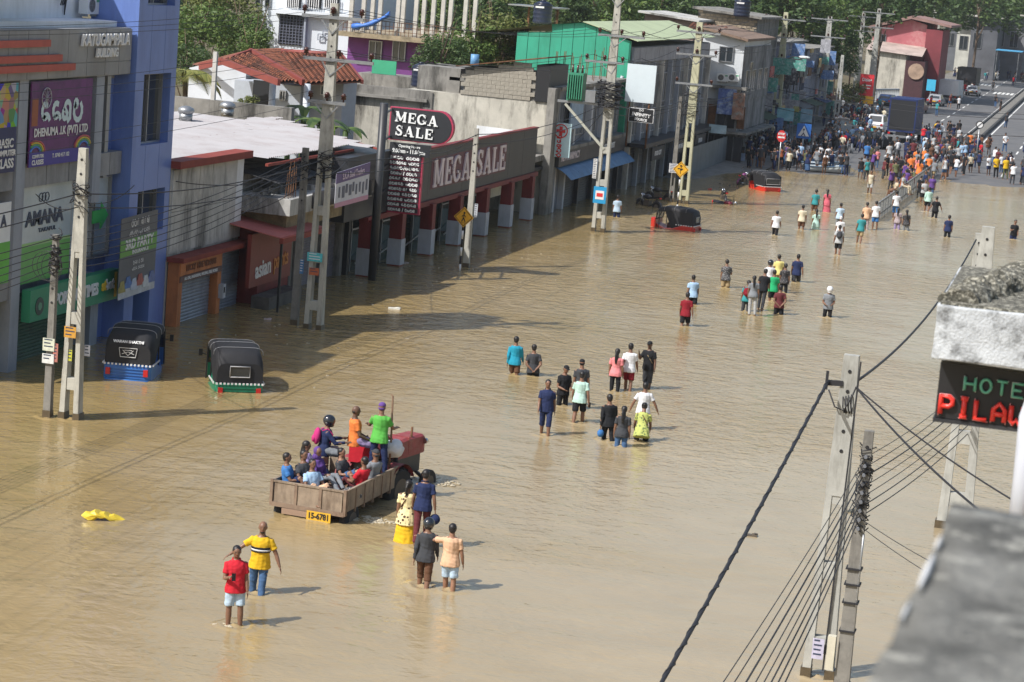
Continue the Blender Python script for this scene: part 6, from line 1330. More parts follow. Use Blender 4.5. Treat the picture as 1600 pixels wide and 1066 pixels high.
def tuktuk(x, y, az, colr, label, sink=.35, win='small', print_=None, s=1.):
    """three wheeler heading +y in its own axes, origin on the road under the rear axle"""
    t = local('auto_rickshaw', label, 'auto rickshaw', 'auto rickshaws caught in the water'); mc = mat('tuk_' + colr[0], colr[1], .3, var=.15, scale=4, spec=.6)
    # lower body: rear tub
    sec = []
    for yy, hw, z0, z1 in ((-.62, .56, .42, .78), (-.55, .63, .34, .84), (-.1, .66, .3, .86), (.55, .66, .3, .62), (1.0, .62, .3, .56), (1.45, .45, .34, .72), (1.75, .3, .4, 1.0), (1.88, .2, .5, 1.02)):
        sec.append([Vector(q) for q in ((-hw, yy, z0 + .05), (-hw * .95, yy, z0), (hw * .95, yy, z0), (hw, yy, z0 + .05), (hw, yy, z1 - .04), (hw * .96, yy, z1), (-hw * .96, yy, z1), (-hw, yy, z1 - .04))])
    put('body', MB().rings(sec, smooth=False), mc, t)
    for i in range(4): put('body_rib', MB().box(-.5, .5, -.655, -.6, .46 + .08 * i, .49 + .08 * i), mc, t)
    put('bumper', MB().tube([(-.6, -.55, .42), (-.55, -.72, .42), (.55, -.72, .42), (.6, -.55, .42)], .03, 6), mc, t)
    for sx in (-1, 1): put('tail_lamp', MB().box(sx * .5 - .06, sx * .5 + .06, -.70, -.63, .54, .72), M_lampr, t)
    # canvas hood: arch sections back to front
    sec = []
    for yy, hw, zt, zlo in ((-.60, .60, 1.36, .84), (-.50, .63, 1.6, .84), (-.15, .645, 1.70, .84), (.5, .645, 1.73, 1.5), (1.05, .62, 1.70, 1.48), (1.38, .58, 1.62, 1.42)):
        r_ = []
        for q in range(11):
            a_ = PI * q / 10; cx_ = -math.cos(a_); k = abs(cx_) ** .35 * (1 if cx_ > 0 else -1); zz = zlo + (zt - zlo) * (math.sin(a_) ** .42 if zlo < 1 else math.sin(a_) ** .6); r_.append(Vector((k * hw, yy, zz)))
        sec.append(r_)
    inner = [[v * .985 + Vector((0, 0, -.012)) for v in r_] for r_ in sec]; mb = MB(); n_ = 11
    allr = sec; k0 = len(allr)
    mb.add([v for r_ in allr for v in r_], [(i * n_ + j, i * n_ + j + 1, (i + 1) * n_ + j + 1, (i + 1) * n_ + j) for i in range(k0 - 1) for j in range(n_ - 1)], True)
    mb.add([v for r_ in inner for v in r_], [(i * n_ + j + 1, i * n_ + j, (i + 1) * n_ + j, (i + 1) * n_ + j + 1) for i in range(k0 - 1) for j in range(n_ - 1)], True)
    mb.add(sec[0], [tuple(range(n_))]); ho = put('canvas_hood', mb, M_hood, t, fix=False)
    for yy, hw, zt in ((-.15, .655, 1.712), (.5, .655, 1.742), (1.05, .632, 1.712)): put('hood_seam', MB().tube([(-math.cos(PI * q / 10) and (abs(math.cos(PI * q / 10)) ** .35 * (-1 if q < 5 else 1)) * hw, yy, 1.5 + (zt - 1.5) * math.sin(PI * q / 10) ** .6) for q in range(11)], .008, 4), mat('seam_grey', (.3, .3, .31), .6, var=0), t)
    if win: 
        wz0, wz1, ww = (1.0, 1.28, .26) if win == 'small' else (.98, 1.34, .5)
        put('rear_window', MB().box(-ww, ww, -.625, -.612, wz0, wz1), M_glass, t); put('window_rim', MB().tube([(-ww, -.63, wz0), (ww, -.63, wz0), (ww, -.63, wz1), (-ww, -.63, wz1), (-ww, -.63, wz0)], .018, 5), mat('seam_grey', (.3, .3, .31)), t)
    if print_:
        put('hood_print', text_mb(print_, .10, Matrix.Translation((.0, -.60, 1.42)) @ Matrix.Rotation(R(62), 4, 'X'), .01, .004), M_wtext, t)
        mb = MB()
        for a_, b_ in (((-.24, 1.26), (.24, 1.26)), ((.24, 1.26), (.2, 1.02)), ((.2, 1.02), (-.2, 1.02)), ((-.2, 1.02), (-.24, 1.26)), ((-.14, 1.2), (0, 1.06)), ((0, 1.06), (.14, 1.2)), ((-.1, 1.2), (.1, 1.2)), ((-.16, 1.1), (0, 1.16)), ((0, 1.16), (.16, 1.1))): mb.beam((a_[0], -.625, a_[1]), (b_[0], -.625, b_[1]), .01, .014)
        put('rear_emblem', mb, M_wtext, t)
    fr = MB()
    for k in range(13): fr.box(-.62 + k * .1, -.57 + k * .1, -.665, -.62, .80, .845)
    for k in range(7): fr.box(.655, .68, -.55 + k * .14, -.48 + k * .14, .80, .845).box(-.68, -.655, -.55 + k * .14, -.48 + k * .14, .80, .845)
    put('hood_fringe', fr, M_wtext, t, 'stuff'); RIP.append((x, y, 1.3))
    for sx in (-1, 1):
        for yy in (.45, 1.3): put('hood_post', MB().beam((sx * .62, yy, .55), (sx * .6, yy, 1.52), .035, .035), M_black, t)
        put('mirror', MB().beam((sx * .6, 1.42, 1.2), (sx * .78, 1.4, 1.25), .02, .02).box(sx * .78 - .05, sx * .78 + .05, 1.38, 1.41, 1.18, 1.36), M_black, t)
    put('windscreen', MB().add([(-.56, 1.5, 1.02), (.56, 1.5, 1.02), (.54, 1.38, 1.56), (-.54, 1.38, 1.56)], [(0, 1, 2, 3)]), M_glass, t); put('windscreen_frame', MB().tube([(-.56, 1.5, 1.0), (-.54, 1.38, 1.58), (.54, 1.38, 1.58), (.56, 1.5, 1.0), (-.56, 1.5, 1.0)], .025, 5), M_black, t)
    put('front_cowl', MB().rings([[Vector((-.56, 1.5, .5)), Vector((.56, 1.5, .5)), Vector((.56, 1.5, 1.02)), Vector((-.56, 1.5, 1.02))], [Vector((-.22, 1.86, .5)), Vector((.22, 1.86, .5)), Vector((.26, 1.74, 1.02)), Vector((-.26, 1.74, 1.02))]], smooth=False), mc, t)
    if 'red' in colr[0]:
        for sx in (-1, 1): put('side_curtain', MB().prism([(-.5, .8), (-.5, 1.5), (.5, 1.55), (1.0, 1.5), (.6, .6)], 'x', sx * .625, sx * .645), M_hood, t)
    put('rear_seat', MB().box(-.55, .55, -.3, .2, .6, .84), M_seat, t); put('seat_back', MB().box(-.55, .55, -.42, -.3, .6, 1.25), M_seat, t); put('driver_seat', MB().box(-.3, .3, .62, .95, .56, .84), M_seat, t)
    put('headlight', MB().tube([(0, 1.88, .82), (0, 1.94, .82)], .09, 12), M_chrome, t)
    wheel(t, -.55, 0, .2, .2, .1); wheel(t, .55, 0, .2, .2, .1); wheel(t, 0, 1.7, .2, .2, .1)
    t.location = (x, y, -sink); t.rotation_euler.z = -R(az); t.scale = (s, s, s); return t
g = G(200, 592); tuktuk(g.x - .12, g.y + .5, -13, ('blue', (.04, .16, .46)), 'blue auto rickshaw with black canvas hood and white printed emblem', .46, None, 'WARAN SHAKTHI', 1.12)
g = G(368, 612); tuktuk(g.x - .2, g.y + .5, -30, ('green', (.01, .20, .11)), 'green auto rickshaw with grey seamed canvas hood and small rear window', .66, 'small', None, 1.12)
g = G(1040, 356); tuktuk(g.x + 1.05, g.y + .1, -82, ('red', (.5, .03, .02)), 'red auto rickshaw side-on beside parked motorcycles near the pharmacy', .55, 'small')
g = G(1195, 299); tuktuk(g.x + .1, g.y + .5, -38, ('bright_red', (.6, .04, .02)), 'red auto rickshaw with wide rear window at the waterline crowd', .5, 'wide')
g = G(1380, 196); tuktuk(-22.6, 205, 170, ('teal', (.02, .25, .22)), 'teal auto rickshaw parked among the crowd near the white car', -.12, 'small')

def motorbike(x, y, az, label, sink=.3, c=(.25, .02, .03), lean=8):
    t = local('motorcycle', label, 'motorcycle', 'motorcycles'); mc = mat('bike_%d' % int(c[0] * 1000 + c[2] * 100), c, .3, var=.2)
    wheel(t, 0, -.62, .3, .3, .1); wheel(t, 0, .65, .3, .3, .09)
    put('fuel_tank', MB().ell((0, .16, .82), (.15, .3, .15), nu=12, nv=8), mc, t); put('seat', MB().rings([[Vector((sx * w_, yy, z)) for sx, z in ((-1, z0), (1, z0), (1, z0 + .09), (-1, z0 + .09))] for yy, w_, z0 in ((-.78, .08, .84), (-.6, .12, .8), (-.15, .11, .74), (0, .07, .76))], smooth=False), M_black, t)
    put('engine', MB().box(-.14, .14, -.12, .28, .3, .62), M_rim, t); put('frame', MB().tube([(0, .55, .9), (0, .2, .35), (0, -.2, .35), (0, -.6, .75)], .03, 6), M_black, t)
    put('front_fork', MB().tube([(-.06, .65, .3), (-.06, .48, .98)], .025, 6).tube([(.06, .65, .3), (.06, .48, .98)], .025, 6), M_chrome, t); put('handlebar', MB().tube([(-.34, .4, 1.0), (-.1, .5, 1.02), (.1, .5, 1.02), (.34, .4, 1.0)], .018, 6), M_black, t)
    put('headlight', MB().ell((0, .62, .9), (.1, .09, .1), nu=10, nv=6), M_chrome, t); put('front_mudguard', MB().tube([(0, .65 + .34 * math.cos(R(q)), .3 + .34 * math.sin(R(q))) for q in range(30, 151, 20)], .06, 5), mc, t); put('rear_mudguard', MB().tube([(0, -.62 + .34 * math.cos(R(q)), .3 + .34 * math.sin(R(q))) for q in range(40, 181, 20)], .06, 5), mc, t)
    put('exhaust', MB().tube([(.16, .1, .3), (.18, -.7, .38)], [.03, .05], 8), M_chrome, t); put('tail_lamp', MB().box(-.07, .07, -.86, -.8, .8, .87), M_lampr, t)
    for sx in (-1, 1): put('mirror', MB().tube([(sx * .25, .43, 1.0), (sx * .3, .45, 1.2)], .01, 5).ell((sx * .31, .45, 1.24), (.06, .015, .045), nu=8, nv=6), M_black, t)
    t.location = (x, y, -sink); t.rotation_euler = (0, R(lean), -R(az)); return t
g = G(1012, 322); motorbike(g.x, g.y, -60, 'dark motorcycle standing in water just behind the side-on red auto rickshaw', .3, (.05, .05, .06)); g = G(1018, 315); motorbike(g.x, g.y + 2, -70, 'black motorcycle with raised mirrors, second in the cluster by the pharmacy', .3, (.04, .04, .045))
g = G(1128, 312); motorbike(g.x, g.y, -20, 'black motorcycle nose down in water near the corrugated hoarding', .35, (.03, .03, .035)); g = G(1138, 318); motorbike(g.x, g.y, 100, 'maroon motorcycle lying low in the water', .62, (.2, .02, .04), 35)
g = G(1158, 288); motorbike(g.x, g.y, 10, 'purple motorcycle beside the waterline auto rickshaw', .2, (.18, .04, .14))
# tractor and trailer
M_trail = mat('trailer_boards', (.29, .225, .165), .85, var=.35, scale=4, dirt='5a4a3c', dirt_amt=.7, streak=1, bump=.2)
M_trd = mat('trailer_frame', (.24, .17, .12), .8, var=.3, scale=3, dirt='4a2c1c', dirt_amt=.5)
TT = local('farm_trailer', 'brown wooden sided farm trailer full of people behind the red tractor', 'trailer')
LT, WT = 3.3, 1.84; zf, zr = .32, .80
put('floor', MB().box(-WT / 2 + .03, WT / 2 - .03, .03, LT - .03, zf - .06, zf), M_trd, TT)
for i in range(3):
    x0 = -WT / 2 + .05 + i * (WT - .1) / 3; put('tailgate_board', MB().box(x0 + .02, x0 + (WT - .1) / 3 - .02, 0, .04, zf - .02, zr - .03), M_trail, TT)
for x in (-WT / 2, -WT / 6, WT / 6, WT / 2): put('post', MB().box(x - .035, x + .035, -.025, .05, zf - .1, zr + (.03 if abs(x) > .5 else 0)), M_trd, TT)
put('tailgate_rail', MB().box(-WT / 2 + .036, WT / 2 - .036, -.02, .045, zr - .03, zr + .012), M_trail, TT); put('bed_edge', MB().box(-WT / 2, WT / 2, -.03, .06, zf - .12, zf - .021), M_trd, TT)
for sx in (-1, 1):
    for i in range(6):
        y0 = .06 + i * (LT - .1) / 6; put('side_board', MB().box(sx * WT / 2 - .02, sx * WT / 2 + .02, y0 + .02, y0 + (LT - .1) / 6 - .02, zf - .02, zr - .03), M_trail, TT)
        put('post', MB().box(sx * WT / 2 - .04, sx * WT / 2 + .04, y0 - .02, y0 + .02, zf - .1, zr - .03), M_trd, TT)
    put('side_rail', MB().box(sx * WT / 2 - .03, sx * WT / 2 + .03, .055, LT, zr - .03, zr + .01), M_trail, TT); put('chassis_beam', MB().box(sx * .35 - .05, sx * .35 + .05, .05, LT + .3, zf - .2, zf - .07), M_rust, TT)
put('front_board', MB().box(-WT / 2 + .04, WT / 2 - .04, LT - .04, LT, zf, zr), M_trail, TT)
put('rear_beam', MB().box(-.62, .55, -.05, .02, zf - .26, zf - .13), mat('brown_beam', (.30, .2, .14), .8, var=.2), TT)
put('under_axle', MB().tube([(-.9, .5, 0.02), (.9, .5, 0.02)], .05, 8), M_rust, TT); wheel(TT, -.82, .55, -.02, .42, .2); wheel(TT, .82, .55, -.02, .42, .2)
np_ = put('number_plate', MB().box(.02, .62, -.07, -.055, .02, .24), mat('plate_yellow', (.65, .38, .03), .5, var=.1), TT); put('letters', text_mb('15-6781', .19, frame_y(.32, .13, -.071), .008, .006, sx=.85), M_black, np_)
put('drawbar', MB().beam((0, LT, .3), (0, LT + .9, .2), .1, .1), M_rust, TT)
trl = G(480, 790, .4); TAZ = 4.
TT.location = (-16.52, 47.55, 0); TT.rotation_euler.z = -R(TAZ)
def in_trailer(x, y, z=0.): return Vector(TT.location) + Matrix.Rotation(-R(TAZ), 3, 'Z') @ Vector((x, y, z))
TR = local('tractor', 'red farm tractor with dented bonnet wading ahead of the trailer', 'tractor')
M_tred = mat('tractor_red', (.27, .04, .045), .5, var=.35, scale=4, dirt='8a6a5c', dirt_amt=.6, dscale=6)
put('bonnet', MB().rings([[Vector((sx * w_, yy, z)) for sx, z in ((-1, .78), (1, .78), (1, zt - .06), (.75, zt), (-.75, zt), (-1, zt - .06))] for yy, w_, zt in ((.7, .3, 1.28), (1.2, .31, 1.33), (2.1, .29, 1.32), (2.25, .26, 1.26))], smooth=False), M_tred, TR)
put('grille', MB().box(-.23, .23, 2.25, 2.29, .8, 1.2), M_black, TR); put('engine', MB().box(-.22, .22, .5, 2.1, .25, .78), M_char, TR); put('bonnet_band', MB().box(-.315, .315, 1.25, 1.3, .85, 1.345), M_tred, TR)
for sx in (-1, 1):
    wheel(TR, sx * .72, 0, .12, .62, .32, 'rear_wheel', lugs=18); wheel(TR, sx * .6, 1.95, .0, .36, .2, 'front_wheel')
    mb = MB(); rr = [[Vector((sx * (.52 + .38 * k), .72 * math.cos(R(q)) * .98, .12 + .72 * math.sin(R(q)))) for k in (0, 1)] for q in range(25, 166, 14)]
    for a_, b_ in zip(rr[:-1], rr[1:]): mb.add([a_[0], a_[1], b_[1], b_[0]], [(0, 1, 2, 3)]).add([v * 1.0 + Vector((0, 0, .03)) for v in (a_[0], b_[0], b_[1], a_[1])], [(0, 1, 2, 3)])
    put('mudguard', mb, M_tred, TR); put('mudguard_side', MB().prism([(.72 * math.cos(R(q)), .14 + .72 * math.sin(R(q))) for q in range(25, 166, 14)], 'x', sx * .5, sx * .53), M_tred, TR)
    put('headlight', MB().tube([(sx * .33, 2.1, 1.12), (sx * .33, 2.2, 1.12)], .08, 10), M_chrome, TR); put('axle_arm', MB().beam((sx * .1, 1.95, .3), (sx * .6, 1.95, 0), .08, .08), M_black, TR)
put('driver_seat', MB().box(-.22, .22, -.2, .2, .8, .88).box(-.22, .22, -.25, -.18, .8, 1.15), M_black, TR); put('steering_wheel', MB().tube([(.19 * math.cos(R(q)), .52 + .07 * math.sin(R(q)), 1.3 + .17 * math.sin(R(q))) for q in range(0, 361, 24)], .018, 5), M_black, TR)
put('steering_column', MB().beam((0, .75, 1.1), (0, .53, 1.3), .04, .04), M_black, TR); put('exhaust_pipe', MB().tube([(.22, 1.5, 1.1), (.24, 1.5, 1.6)], .035, 8), M_rust, TR)
put('platform', MB().box(-.5, .5, -.35, .6, .5, .56), M_char, TR)
TR.location = (-16.05, 51.0, 0.06); TR.rotation_euler.z = -R(13); TR.scale = (.88, .88, .88)
p = FY(611, 690, 50.6); q = FY(614, 619, 50.6); solo('wooden_pole', MB().tube([p + Vector((0, 0, -1.0)), p, q, q + Vector((-.05, 0, .03))], [.03, .028, .024, .02], 6), mat('stick_wood', (.22, .13, .08), .8, var=.3), 'tall crooked wooden pole standing up beside the green shirted passenger', 'pole')
sk = MB().ell((-15.55, 50.75, 1.2), (.26, .24, .22), rz3(.4), 18, 14)
for v in sk.v: v += Vector((noise.noise(v * 6), noise.noise(v * 6 + Vector((5, 0, 0))), noise.noise(v * 7))) * .07
solo('white_sack', sk, mat('sack_white', (.62, .63, .66), .8, var=.15, scale=6, bump=.6, bscale=6), 'bulging white sack tied behind the red bonnet', 'sack')
# foam round the wheels
M_foam = mat('foam', (.47, .41, .30), .6, var=.3, scale=6)
def foam(cx, cy, rx_, ry_, n_, lab):
    mb = MB()
    for i in range(n_):
        a_ = rt.random() * 6.28; r_ = rt.random() ** .5; x = cx + math.cos(a_) * rx_ * r_; y = cy + math.sin(a_) * ry_ * r_; s_ = rt.uniform(.01, .045); mb.ell((x, y, .012), (s_ * 1.8, s_, .016), rz3(rt.random()), 7, 4)
    solo('foam', mb, M_foam, lab, 'foam', None, 'stuff')
g = G(585, 795); foam(-15.3, 48.3, .7, .3, 150, 'white splash behind the trailer wheel'); g = G(690, 740); foam(-15.0, 52.9, .6, .4, 110, 'white splash round the tractor front wheel'); g = G(350, 978); foam(g.x, g.y, .22, .12, 24, 'small splash at the feet of the red shirted man')
mb = MB()
for i in range(70): x, y = rt.uniform(-28.5, -21), rt.uniform(62, 100); mb.obox((x, y, .012), (rt.uniform(.03, .12), rt.uniform(.02, .07), .02), rz3(rt.random() * 3))
solo('floating_debris', mb, mat('debris_pale', (.45, .4, .32), .8, var=.6, scale=9), 'specks of pale litter scattered on the shaded water by the shops', 'debris', None, 'stuff')
# larger vehicles on the dry road
def truck(x, y, az, label, body, w_=2.2, L_=4.6, h=3.0, open_=False, z0=.12):
    t = local('truck', label, 'truck', 'trucks halted at the flood edge'); mb_ = mat('truckbody_' + '_'.join(str(int(v * 100)) for v in body), body, .45, var=.2, scale=1)
    put('cargo_box', MB().box(-w_ / 2, w_ / 2, 0, L_, 1.0, h), mb_, t)
    for i in range(5): put('box_rib', MB().box(-w_ / 2 - .02, w_ / 2 + .02, .3 + i * L_ / 5, .36 + i * L_ / 5, 1.0, h + .02), mb_, t)
    put('rear_opening', MB().box(-w_ / 2 + .12, w_ / 2 - .12, -.02, 0, 1.15, h - .12), M_dark if open_ else mb_, t); put('top_rail', MB().box(-w_ / 2 - .01, w_ / 2 + .01, -.03, .05, h - .12, h + .03), mb_, t)
    put('cab', MB().rings([[Vector((sx * w_ * .46, yy, z)) for sx, z in ((-1, .6), (1, .6), (1, zt), (-1, zt))] for yy, zt in ((L_ + .1, 2.4), (L_ + 1.2, 2.4), (L_ + 1.6, 1.5), (L_ + 1.7, .9))], smooth=False), mat('cab_white', (.6, .6, .6), .4, var=.1), t)
    put('cab_window', MB().box(-w_ * .465, w_ * .465, L_ + .5, L_ + 1.1, 1.6, 2.2), M_glass, t); put('chassis', MB().box(-.45, .45, 0, L_ + 1.5, .55, .98), M_black, t); put('bumper', MB().box(-w_ / 2, w_ / 2, -.12, -.04, .5, .68), M_steel, t)
    for sx in (-1, 1): wheel(t, sx * w_ * .4, 1.0, .42, .42, .34); wheel(t, sx * w_ * .4, L_ + .8, .42, .42, .26); put('tail_lamp', MB().box(sx * w_ * .42 - .1, sx * w_ * .42 + .1, -.1, -.03, .75, .92), M_lampr, t)
    t.location = (x, y, z0); t.rotation_euler.z = -R(az); return t
g = G(1411, 222, .12); truck(g.x - .15, g.y - 2, 2, 'big dark blue open backed cargo truck halted at the flood edge', (.015, .03, .12), 2.45, 5.5, 3.95, True); g = G(1480, 160, .12); truck(g.x, g.y - 2, 4, 'white box truck farther up the queue', (.65, .66, .67), 2.6, 4.8, 2.9)
g = G(1508, 140, .12); truck(g.x, g.y, 4, 'black covered truck behind the white box truck', (.03, .03, .035), 2.9, 5, 3.3); g = G(1536, 122, .12); truck(g.x + .3, g.y, 5, 'blue grey bus-like truck at the far end of the queue', (.16, .18, .24), 2.8, 7, 3.3)
def car(x, y, az, label, c, suv=False, z0=.12, grp='cars parked in the crowd'):
    t = local('car', label, 'car', grp); mc = mat('carpaint_' + '_'.join(str(int(v * 100)) for v in c), c, .25, var=.05, spec=.7); h = 1.75 if suv else 1.45; b_ = .98 if suv else .85
    pr = [(-2.1, .35), (-2.15, b_ - .1), (-2.0, b_ + .05), (-1.6, b_ + .08), (-1.35, h - .06), (-1.0, h), (.3, h), (.55, h - .06), (1.05, b_ + .06), (1.9, b_ - .06), (2.15, b_ - .25), (2.15, .35)]
    put('body', MB().prism([(u, v_ if v_ < b_ + .1 else b_ + .08) for u, v_ in pr], 'x', -.86, .86), mc, t)
    put('cabin', MB().rings([[Vector((sx * .78, yy, zz)) for sx in (-1, 1)] + [Vector((sx * .66, y2, h)) for sx in (1, -1)] for yy, zz, y2 in ((-1.75, b_ + .07, -1.3), (.95, b_ + .07, .4))], smooth=False), mc, t)
    put('rear_window', MB().add([(-.62, -1.74 + .03, b_ + .14), (.62, -1.71, b_ + .14), (.55, -1.36, h - .08), (-.55, -1.36, h - .08)], [(0, 1, 2, 3)]), M_glass, t)
    for sx in (-1, 1):
        put('side_window', MB().add([(sx * .785, -1.4, b_ + .14), (sx * .785, .75, b_ + .14), (sx * .69, .35, h - .1), (sx * .69, -1.2, h - .1)], [(0, 1, 2, 3)]), M_glass, t); put('tail_lamp', MB().box(sx * .72 - .12, sx * .72 + .1, -2.17, -2.1, b_ - .2, b_), M_lampr, t)
        wheel(t, sx * .76, -1.3, .32, .32, .2); wheel(t, sx * .76, 1.35, .32, .32, .2)
    put('bumper', MB().box(-.82, .82, -2.22, -2.1, .35, .55), M_black, t); put('number_plate', MB().box(-.26, .26, -2.23, -2.2, .6, .72), M_sy, t)
    t.location = (x, y, z0); t.rotation_euler.z = -R(az); return t
g = G(1370, 208, .1); car(g.x, g.y, 4, 'white sport utility car beside the big blue truck', (.62, .63, .65), True); g = G(1330, 222, .1); car(g.x, g.y, 80, 'dark saloon car seen side-on behind the standing crowd', (.04, .045, .05)); g = G(1345, 232, .05); car(g.x + 1, g.y, 60, 'black hatchback standing among the crowd before the blue truck', (.02, .022, .025))
g = G(1465, 172, .1); car(g.x - 1, g.y + 10, 4, 'grey car between the white box truck and the railing', (.25, .26, .28)); g = G(1447, 178, .1); car(g.x - 1, g.y, 4, 'dark red car in the queue left of no truck', (.18, .03, .03)); [o for o in bpy.data.objects if o.get('label', '').startswith('dark red car')][0]['label'] = 'dark red car in the queue just past the blue truck'
g = G(1520, 150, .1); car(g.x, g.y, 4, 'silver car near the black covered truck', (.4, .41, .42)); g = G(1400, 168, .1); car(g.x - 1, g.y, 10, 'blue car half hidden beyond the blue truck', (.05, .12, .3))
def boat(px, py, az, L_, label, z=.02, c=(.5, .52, .5)):
    g = G(px, py); t = local('boat', label, 'boat', 'small boats at the waterline'); mb = MB(); sec = []
    for i in range(9):
        t_ = i / 8; w_ = .62 * (math.sin(PI * min(1, t_ * .78 + .22)) ** .6) * (1 if t_ < .85 else .6); yy = -L_ / 2 + L_ * t_; h_ = .42 + .25 * t_ ** 3; sec.append([Vector(q) for q in ((-w_, yy, h_), (-w_ * .8, yy, .08), (0, yy, 0 + .1 * t_ ** 4), (w_ * .8, yy, .08), (w_, yy, h_), (w_ * .9, yy, h_), (w_ * .7, yy, .16), (0, yy, .1 + .1 * t_ ** 4), (-w_ * .7, yy, .16), (-w_ * .9, yy, h_))])
    put('hull', mb.rings(sec), mat('boat_pale', c, .4, var=.25, scale=2), t)
    for k in (-.5, .15, .8): put('bench', MB().box(-.5, .5, k - .1, k + .1, .3, .34), mat('boat_bench', (.3, .25, .2), .7), t)
    put('gunwale', MB().tube([s_[0] for s_ in sec], .035, 5).tube([s_[4] for s_ in sec], .035, 5), mat('boat_trim', (.12, .2, .3), .5), t)
    t.location = (g.x, g.y, z); t.rotation_euler.z = -R(az)
boat(1292, 270, 72, 3.4, 'pale open boat drawn up at the waterline before the crowd'); boat(1281, 266, 80, 3.0, 'second pale boat tucked behind the first at the waterline', .1, (.35, .37, .36))
# median fence in the water
FN = thing('median_fence', 'grey steel railing fence running out of the crowd into the water', 'fence', (-12, 150, -.3)); fa, fb = Vector((-11.95, 131.5, 0)), Vector((-11.5, 172, 0))
for i in range(28):
    p = fa.lerp(fb, i / 27); put('fence_post', MB().box(p.x - .05, p.x + .05, p.y - .05, p.y + .05, -.4, 1.12), M_steel, FN)
    if i < 27:
        q = fa.lerp(fb, (i + 1) / 27); pb = MB()
        for k in range(9): r_ = p.lerp(q, (k + .5) / 9); pb.box(r_.x - .02, r_.x + .02, r_.y - .03, r_.y + .03, -.3, 1.0)
        pb.beam(p + Vector((0, 0, 1.03)), q + Vector((0, 0, 1.03)), .06, .06).beam(p + Vector((0, 0, .3)), q + Vector((0, 0, .3)), .05, .05); put('railing_panel', pb, mat('fence_grey', (.26, .27, .27), .6, var=.2), FN)
# litter
g = G(160, 813); mb = MB(); L0 = []
for i in range(9):
    t_ = i / 8; w_ = .16 * math.sin(PI * (t_ * .9 + .05)); c = Vector((g.x - .33 + .68 * t_, g.y + .5 * t_ - .2, .05 + .07 * math.sin(t_ * 5) + .05 * t_)); L0.append([c + Vector((-.1 * math.sin(a_), w_ * math.cos(a_), (.05 + .05 * (i % 2)) * math.sin(a_))) for a_ in [k * PI / 4 for k in range(8)]])
solo('plastic_sheet', MB().rings(L0, smooth=False), mat('yellow_plastic', (.68, .50, .04), .4, var=.2, scale=5), 'crumpled yellow plastic sheet floating on the open water', 'litter')
for px, py, lab, c in ((616, 483, 'white scrap floating off the three armed pole', (.7, .68, .62)), (418, 500, 'small pinkish scrap floating near the maroon shop', (.5, .4, .42)), (630, 412, 'pale bundle floating by the maroon and white pillars', (.5, .42, .4)), (455, 468, 'tiny white scrap floating close to the flat roofed shops', (.6, .6, .6)), (1109, 296, 'red crate lid floating beside the low maroon motorcycle', (.5, .05, .05)), (1330, 800, 'dark scrap drifting near the wire fan', (.1, .1, .08)), (1175, 838, 'dark twig drifting off the thick twisted cable', (.1, .08, .06))):
    g = G(px, py); s_ = .22 if 'white scrap' in lab or 'bundle' in lab else .12; mb = MB().obox((g.x, g.y, .02), (s_ * 2, s_, .05), rz3(px)); mb.obox((g.x + s_ * .5, g.y + .05, .045), (s_, s_ * .7, .04), rz3(px + 1)); solo('floating_scrap', mb, mat('scrap_%d' % px, c, .6, var=.3, scale=8), lab, 'litter')

# ================================================================ HOTEL SIDE: parapets and neon sign
M_par = mat('whitewashed_parapet', (.50, .53, .56), .85, var=.22, scale=5, dirt='33322f', dirt_amt=.8, bump=.5, bscale=60, dscale=4.5, lo=.48, hi=.64)
M_moss = mat('mossy_mortar', (.10, .095, .075), .95, var=.6, scale=14, dirt='b5b1a2', dirt_amt=.85, bump=1., bscale=45, dscale=26, lo=.5, hi=.6)
HP = thing('hotel_parapet', 'whitewashed stained parapet corner of the hotel with a mossy mortar ridge', 'parapet', (-.2, 14.2, 0))
a0 = FY(1465, 476, 14.); a1 = FY(1466, 562, 14.)
def rough_box(x0, x1, y0_, y1, z0, z1, nx, ny, nz, amp, fr=3.):
    bm = bmesh.new(); bmesh.ops.create_cube(bm, size=1); bmesh.ops.subdivide_edges(bm, edges=bm.edges, cuts=nx, use_grid_fill=True)
    for v in bm.verts:
        p = Vector((x0 + (v.co.x + .5) * (x1 - x0), y0_ + (v.co.y + .5) * (y1 - y0_), z0 + (v.co.z + .5) * (z1 - z0)))
        v.co = p + Vector((noise.noise(p * fr), noise.noise(p * fr + Vector((7, 0, 0))), noise.noise(p * fr + Vector((0, 9, 0))))) * amp
    mb = MB(); bm.verts.ensure_lookup_table(); mb.add([v.co.copy() for v in bm.verts], [tuple(v.index for v in f.verts) for f in bm.faces], True); bm.free(); return mb
put('parapet_block', rough_box(a0.x, 2.5, 14.0, 16.2, a1.z, a0.z, 24, 1, 1, .006, 9), M_par, HP)
k0 = FY(1478, 472, 14.15); k1 = FY(1600, 372, 15.9); mb = MB(); rg = []
for i in range(60):
    t_ = i / 59; c = Vector((a0.x + .13 + .03 * t_ + (k1.x - k0.x) * t_ * 1.35, 14.12 + 2.6 * t_, a0.z + .0)); r_ = (.10 + .05 * t_) * (1 + .35 * noise.noise(Vector((i * .35, 1, 2))))
    rg.append([c + Vector((math.cos(a_) * r_ * 1.25 * (1 + .45 * noise.noise(c * 14 + Vector((a_, 0, 0)))), 0, max(-.02, math.sin(a_) * r_ * .95 * (1 + .45 * noise.noise(c * 16 + Vector((0, a_ * 2, 0))))))) for a_ in [2 * PI * k / 30 for k in range(30)]])
put('parapet_cap', MB().box(a0.x + .015, 2.5, 14.03, 16.15, a0.z - .02, a0.z + .016), M_moss, HP)
put('mortar_ridge', MB().rings(rg, smooth=False), M_moss, HP)
